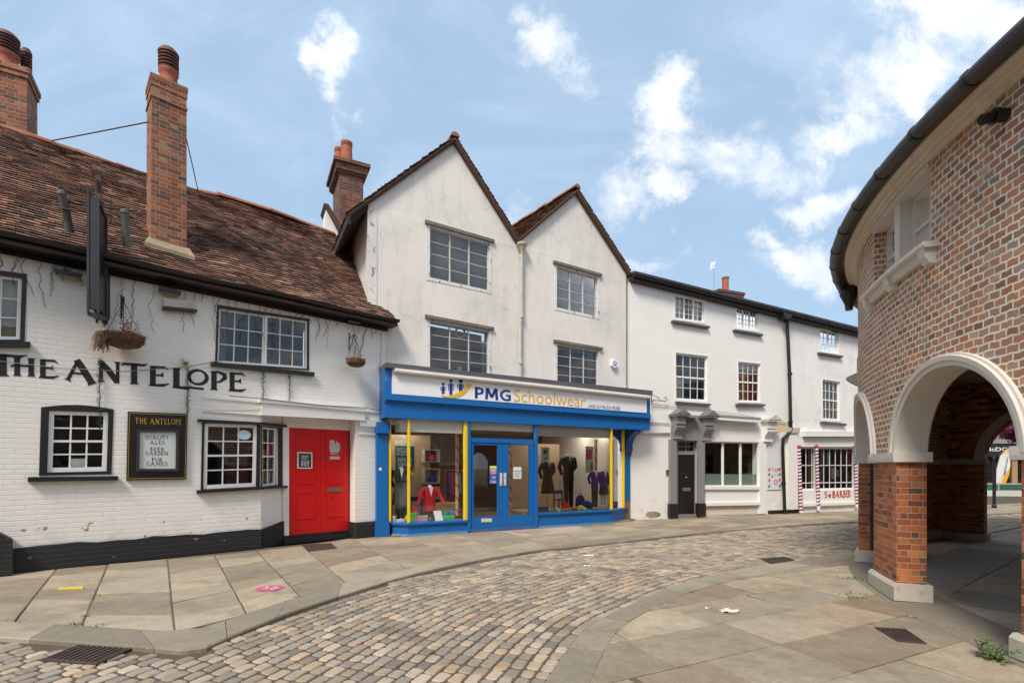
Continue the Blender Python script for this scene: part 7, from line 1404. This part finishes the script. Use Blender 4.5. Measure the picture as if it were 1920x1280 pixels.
# barrier, flag, bollard, flower basket
def gpd(px_, Y): return ((px_ - 960) / FX * Y, Y)
fx, fy = gpd(1874, 21.); fl = thing('feather_flag', 'white and amber feather flag with dark lettering seen through the arch', 'flag', (fx, fy, 0)); FF = Frame(fx, fy, 1, -.15)
fp = lambda x, y: FF.px(x, y)
m = MB(FF); m.tube([(fp(1866, 915)[0], .0, -.03), (fp(1868, 880)[0], .02, fp(1868, 880)[1]), (fp(1876, 850)[0], .02, fp(1876, 850)[1]), (fp(1893, 838)[0], .02, fp(1893, 838)[1])], .02, 8); m.build('pole', cast, fl)
L_ = [(1868, 905), (1870, 878), (1875, 856), (1884, 843), (1894, 838)]; R_p = [(1885, 907), (1891, 890), (1893, 872), (1894.5, 855), (1896, 842)]
def band(u0, u1, v0=0, v1=1, d=0.): 
    V = []; F = []; n = 16
    for i in range(n + 1):
        t = (v0 + (v1 - v0) * i / n) * 4; k = min(int(t), 3); f = t - k; l = [L_[k][j] * (1 - f) + L_[k + 1][j] * f for j in (0, 1)]; r = [R_p[k][j] * (1 - f) + R_p[k + 1][j] * f for j in (0, 1)]
        for u in (u0(i / n), u1(i / n)): x, z = fp(l[0] * (1 - u) + r[0] * u, l[1] * (1 - u) + r[1] * u); V += [(x, d + .04 * math.sin(u * 3 + i * .3), z), (x, d + .008 + .04 * math.sin(u * 3 + i * .3), z)]
    for i in range(n): a, b = i * 4, i * 4 + 4; F += [(a, a + 2, b + 2, b), (a + 1, b + 1, b + 3, a + 3), (a, b, b + 1, a + 1), (a + 2, a + 3, b + 3, b + 2)]
    m = MB(FF); m.shape(V, F); return m
band(lambda t: max(0, .62 - t * .0) * 0 + max(0., (t - .55) * 0.9), lambda t: min(1., .55 + t * .9)).build('flag_cloth', wht, fl)
band(lambda t: min(1., .55 + t * .9) - .0, lambda t: 1.).build('amber_edge', plain('amber_cloth', (.7, .35, .03), .7), fl); band(lambda t: 0, lambda t: max(0., (t - .55) * .9)).build('amber_edge', plain('amber_cloth', (.7, .35, .03), .7), fl)
tq = [fp(1879.5, 888), fp(1885.5, 854), fp(1889, 856.5), fp(1883.5, 889)]; text_mesh(FF, -.06, "McDonald's", tq, .01).build('lettering', plain('flag_ink', (.02, .02, .06), .6), fl)
x, y = gpd(1864, 20.0); t = thing('bollard', 'thin dark post beside the flag', 'post', (x, y, -.03)); m = MB(); m.lathe(x, y, [(.08, -.03), (.08, .1), (.055, .14), (.05, 1.9), (.07, 1.93), (.06, 1.98), (0, 2.03)], 12); m.build('post', black_m, t)
x, y = gpd(1893, 14.5); zc_ = EYE + (HZ - 806) / FX * 14.5; t = thing('flower_basket', 'hanging basket of pink and purple flowers behind the arch', 'flower basket', (x + .15, y, zc_)); m = MB(); m.lathe(x + .15, y, [(.05, zc_ - .32), (.2, zc_ - .2), (.26, zc_)], 14); m.build('basket', coir, t)
m = MB(); R2 = random.Random(6)
for k in range(900):
    v = Vector((R2.gauss(0, 1), R2.gauss(0, 1), R2.gauss(0, 1))).normalized() * R2.uniform(.25, .42); p = Vector((x + .15, y, zc_ + .03)) + Vector((v.x, v.y, v.z * .95)); a = Vector((R2.uniform(-1, 1), R2.uniform(-1, 1), R2.uniform(-1, 1))).normalized() * .04; b = a.orthogonal().normalized() * .035; m.shape([tuple(p - a), tuple(p + b), tuple(p + a), tuple(p - b)], [(0, 1, 2, 3)]); 
m.build('blossom', pink_m, t)
m = MB()
for k in range(300):
    v = Vector((R2.gauss(0, 1), R2.gauss(0, 1), R2.gauss(0, 1))).normalized() * R2.uniform(.15, .36); p = Vector((x + .15, y, zc_)) + v; a = Vector((R2.uniform(-1, 1), R2.uniform(-1, 1), R2.uniform(-1, 1))).normalized() * .05; b = a.orthogonal().normalized() * .02; m.shape([tuple(p - a), tuple(p + b), tuple(p + a), tuple(p - b)], [(0, 1, 2, 3)])
m.build('leaves', green_m, t)
m = MB(); m.tube([(x + .15, y, zc_ + .2), (x + .15, y, zc_ + .75), (x + .5, y, zc_ + .9), (x + .9, y, zc_ + .85), (x + .9, y, -.03)], .035, 8); m.build('lamp_post_arm', black_m, t)
FB2 = Frame(24.2, 29.0, .985, -.17)
t = thing('low_barrier', 'low white and green barrier in front of the far shopfront', 'barrier', (28, 28.5, 0)); m = MB(FB2); m.box(.0, 9, 0, .08, -.03, .28); m.build('base_board', plain('dull_white', (.55, .54, .5)), t)
m = MB(FB2); m.box(0, 9, .02, .06, .3, .62); m.build('green_panel', plain('green_panel', (.03, .12, .09), .5, .4, .1, 12), t); m = MB(FB2); m.box(0, 9, 0, .08, .62, .70)
for k in range(7): m.box(k * 1.45, k * 1.45 + .06, -.01, .09, 0.28, .9)
m.build('rail', plain('grey_rail', (.35, .36, .34), .5), t)
# ================================================================ drains, stickers, litter, weeds
def grate(label, P, z, n, ang_bars=True, name='drain_grate'):
    P = [Vector((*gp(*p, z), 0)) for p in P]; c = sum(P, Vector()) / 4; t = thing(name, label, 'drain', (c.x, c.y, z)); zt_ = z + .014
    L = lambda u, v: (P[0].lerp(P[1], u)).lerp(P[3].lerp(P[2], u), v)
    def bar(m, u0, u1, v0, v1, z0, z1): Q_ = [L(u0, v0), L(u1, v0), L(u1, v1), L(u0, v1)]; m.hexa([(p.x, p.y, z1) for p in Q_] + [(p.x, p.y, z0) for p in Q_])
    m = MB(); bar(m, .02, .98, .02, .98, z - .02, z + .006); m.build('drain_pit', void, t)
    m = MB()
    for b in ((0, 1, 0, .07), (0, 1, .93, 1), (0, .04, .07, .93), (.96, 1, .07, .93)): bar(m, *b, z - .02, zt_)
    m.build('drain_frame', cast, t)
    m = MB()
    for k in range(n): u = .04 + .92 * (k + .25) / n; bar(m, u, u + .92 * .45 / n, .07, .93, z - .01, zt_ - .002)
    m.build('drain_bars', cast, t)
grate('large square drain grate by the kerb corner', [(157, 1206), (254, 1214), (180, 1247), (78, 1238)], ZR, 9)
grate('drain grate set in the paving flags near the hall', [(1640, 1177), (1697, 1180), (1738, 1208), (1683, 1203)], ZR + .02, 6)
grate('distant drain grate at the edge of the cobbles', [(1427, 1048), (1470, 1044), (1490, 1050), (1445, 1057)], ZR, 8)
P = [gp(*p, 0) for p in [(566, 1021), (621, 1018), (633, 1028), (580, 1034)]]; t = thing('cellar_vent', 'rusty cellar grille in the pavement by the red doors', 'grille', (*P[0], 0)); m = MB(); slabshape(m, P, .010, .004, .03, (0, 0)); m.build('frame', cast, t)
m = MB(); L = lambda u, v: (Vector(P[0]).lerp(Vector(P[1]), u)).lerp(Vector(P[3]).lerp(Vector(P[2]), u), v)
for i in range(9):
    for j in range(4): m.box(*(lambda c: (c.x - .012, c.x + .012, c.y - .02, c.y + .02))(L((i + .7) / 10, (j + .7) / 5)), .010, .0112)
m.build('grille_holes', void, t)
def sticker(label, px_, py_, r, z):
    cx, cy = gp(px_, py_, z); t = thing('floor_sticker', label, 'floor sticker', (cx, cy, z), 'round pink floor stickers'); R2 = random.Random(int(px_)); m = MB()
    m.prism_ = None; V = [(cx + r * math.cos(k * .2244) * R2.uniform(.96, 1.02), cy + r * math.sin(k * .2244) * R2.uniform(.96, 1.02), z + .002) for k in range(28)]; m.face(V); m.build('disc', worn('pink_vinyl', (.60, .07, .22), (.45, .38, .32), .56, .6, 14), t)
    m = MB(); s_ = r * .16
    for a_, b_, w_ in (((-.5, .5), (.5, -.5), .09), ((-.45, -.4), (.4, .45), .09), ((-.2, .1), (.6, .1), .06)):
        a, b = Vector((cx + a_[0] * r, cy + a_[1] * r)), Vector((cx + b_[0] * r, cy + b_[1] * r)); n = (b - a).normalized(); n = Vector((-n.y, n.x)) * r * w_; m.face([(*(a + n), z + .0035), (*(b + n), z + .0035), (*(b - n), z + .0035), (*(a - n), z + .0035)])
    m.build('worn_print', worn('print_white', (.6, .55, .52), (.5, .3, .3), .6, .6, 20), t)
sticker('worn pink floor sticker on the pavement in front of the pub', 506, 1102, .17, .004); sticker('worn pink floor sticker at the foot of the blue shop doors', 976, 996, .2, .004)
m = MB(); cx, cy = gp(131, 1103, .01); m.hexa([(cx - .15, cy + .035, .02), (cx + .13, cy + .075, .02), (cx + .15, cy + .025, .02), (cx - .14, cy - .02, .02), (cx - .15, cy + .035, .003), (cx + .13, cy + .075, .003), (cx + .15, cy + .025, .003), (cx - .14, cy - .02, .003)]); simple('yellow_marker', 'flat yellow marker block on the pavement before the pub', 'marker', m, plain('marker_yellow', (.72, .55, .02), .5, .15))
def paperbit(label, px_, py_, w_, z, seed, mat):
    R2 = random.Random(seed); cx, cy = gp(px_, py_, z); m = MB(); N = 6; V = []; F = []
    for i in range(N + 1):
        for j in range(4): V.append((cx + (i / N - .5) * w_ + R2.uniform(-.01, .01), cy + (j / 3 - .5) * w_ * .7 * (1 - .6 * abs(i / N - .35)) + R2.uniform(-.01, .01), z + .004 + abs(R2.gauss(0, w_ * .07))))
    for i in range(N):
        for j in range(3): F.append((i * 4 + j, i * 4 + j + 1, i * 4 + 5 + j, i * 4 + 4 + j))
    m.shape(V, F); return simple('paper_scrap', label, 'litter', m, mat)
pp = plain('litter_paper', (.68, .58, .48), .8, .15)
paperbit('crumpled cream paper bag on the right-hand paving', 1368, 1146, .21, ZR + .02, 1, pp); paperbit('small scrap of white paper beside the crumpled bag', 1325, 1140, .06, ZR + .02, 2, paper); paperbit('white scrap of paper on the cobbles before the shop', 1102, 1042, .18, ZR, 3, paper); paperbit('smaller pair of scraps on the cobbles nearer the camera than the white scrap', 1101, 1061, .12, ZR, 4, paper)
paperbit('paper scrap lying beside the large drain grate', 76, 1201, .07, ZR, 5, paper)
def weed(label, px_, py_, z, n, h, sp, seed):
    R2 = random.Random(seed); cx, cy = gp(px_, py_, z); m = MB()
    for _ in range(int(n * .7)):
        x, y = cx + R2.gauss(0, sp), cy + R2.gauss(0, sp * .6); an = R2.uniform(0, 6.28); l = h * R2.uniform(.3, .8); w_ = l * R2.uniform(.1, .25); dx, dy = math.cos(an), math.sin(an); le = R2.uniform(.3, .9)
        m.shape([(x, y, z), (x + dx * l * le * .5 - dy * w_, y + dy * l * le * .5 + dx * w_, z + l * .6), (x + dx * l * le, y + dy * l * le, z + l * .75), (x + dx * l * le * .5 + dy * w_, y + dy * l * le * .5 - dx * w_, z + l * .6)], [(0, 1, 2, 3)])
    return tag(m.build('weed_tuft', green_m), label, 'weed', 'weed tufts between the paving stones')
for i, (x, y, z, n, h, sp, lb) in enumerate([(145, 1170, 0, 90, .035, .05, 'weed tuft at the kerb joint left of the large drain'), (180, 1174, 0, 60, .03, .07, 'low weed strip along the kerb above the large drain'), (35, 1165, 0, 40, .03, .04, 'leftmost weed tuft, at the kerb near the edge of the picture'), (222, 1208, ZR, 50, .04, .03, 'weed tuft beside the corner of the large drain grate'), (160, 1155, 0, 50, .03, .03, 'weed tuft in the flag joint just above the kerb'), (180, 1117, 0, 25, .03, .03, 'weed tuft beside the yellow marker'), (558, 1119, 0, 40, .03, .04, 'weed tuft at the kerb near the pink sticker'), (541, 1093, 0, 30, .03, .03, 'weed tuft in the joint right of the pink sticker'), (1254, 1131, ZR + .02, 40, .03, .04, 'weed tuft on the edge of the right paving'), (1297, 1110, ZR + .02, 30, .03, .04, 'farthest weed tuft on the edge of the right paving'),
        (1600, 1085, ZR + .02, 90, .05, .12, 'weed tuft in the flags, uppermost of the line by the hall pier'), (1595, 1113, ZR + .02, 90, .04, .1, 'weed tuft in the middle of the line by the hall pier'), (1605, 1122, ZR + .02, 70, .05, .06, 'weed tuft, lowest of the line by the hall pier'), (1630, 1170, ZR + .02, 50, .03, .04, 'weed tuft above the drain in the flags'), (1672, 1186, ZR + .02, 60, .03, .04, 'weed tuft on the rim of the drain in the flags'), (1785, 1178, -.02, 60, .03, .06, 'weed tuft along the hall threshold'), (1160, 1203, ZR + .02, 30, .025, .04, 'weed tuft at the broken flag'), (1182, 975, 0, 160, .09, .08, 'weeds at the foot of the wall right of the shop'), (1617, 1037, 0, 50, .05, .05, 'weeds at the foot of the hall downpipe')]): weed(lb, x, y, z, n, h, sp, i)
cx, cy = 4.02, 4.32; t = thing('leafy_weed', 'leafy green weed growing by the hall threshold', 'weed', (cx, cy, -.03)); R2 = random.Random(12); ms, ml = MB(), MB()
for k in range(16):
    an = R2.uniform(0, 6.28); L = R2.uniform(.08, .22); lean = R2.uniform(.2, .8); P = [Vector((cx + R2.gauss(0, .05), cy + R2.gauss(0, .06), -.03))]
    for j in range(4): P.append(P[-1] + Vector((math.cos(an) * lean * L / 4, math.sin(an) * lean * L / 4, L / 4)))
    ms.tube(P, .003, 4, False)
    for p in P[1:]:
        for s_ in (-1, 1):
            a2 = an + s_ * R2.uniform(.6, 1.6); l = R2.uniform(.025, .055); d_ = Vector((math.cos(a2), math.sin(a2), R2.uniform(-.1, .4))) * l; w_ = Vector((-math.sin(a2), math.cos(a2), 0)) * l * .35; ml.shape([tuple(p), tuple(p + d_ * .5 + w_), tuple(p + d_), tuple(p + d_ * .5 - w_)], [(0, 1, 2, 3)])
ms.build('stems', green_m, t); ml.build('leaves', green_m, t)

# terraces round the square that the windows mirror
def terrace(label, F_, L_, n):
    o = F_.w((L_ / 2, 0, 0)); ot = thing('opposite_terrace', label, 'terrace', o, 'terraces mirrored in the windows'); hs_ = []
    for k in range(n):
        for z_ in (1.0, 4.2): x = 1.5 + k * 3.6; hs_.append([(x, z_ + 1.6), (x + 1.3, z_ + 1.6), (x + 1.3, z_), (x, z_)])
    m = MB(F_); m.prism([(0, 0), (L_, 0), (L_, 7.), (0, 7.)], 0, .3, hs_); m.build('wall', far_br, ot)
    for q in hs_: window(F_, ot, q, 2, 2, .08, .07, .04, room=dark)
    m = MB(F_); m.hexa([(-.3, -.4, 7), (L_ + .3, -.4, 7), (L_ + .3, -.4, 6.9), (-.3, -.4, 6.9), (-.3, 4.5, 9.6), (L_ + .3, 4.5, 9.6), (L_ + .3, 4.5, 9.5), (-.3, 4.5, 9.5)]); m.build('roof', tile_d, ot)
    m = MB(F_); m.box(.1, L_ - .1, .5, 4.4, 0, 6.85); m.build('rear_block', dark, ot)
terrace('long brick terrace behind the photographer, mirrored in the blue shop windows', Frame(24, -9, -1, -.12), 46, 12)
terrace('brick terrace beyond the hall, mirrored in the white house ground floor window', Frame(31.5, 27, 0, -1), 34, 9)
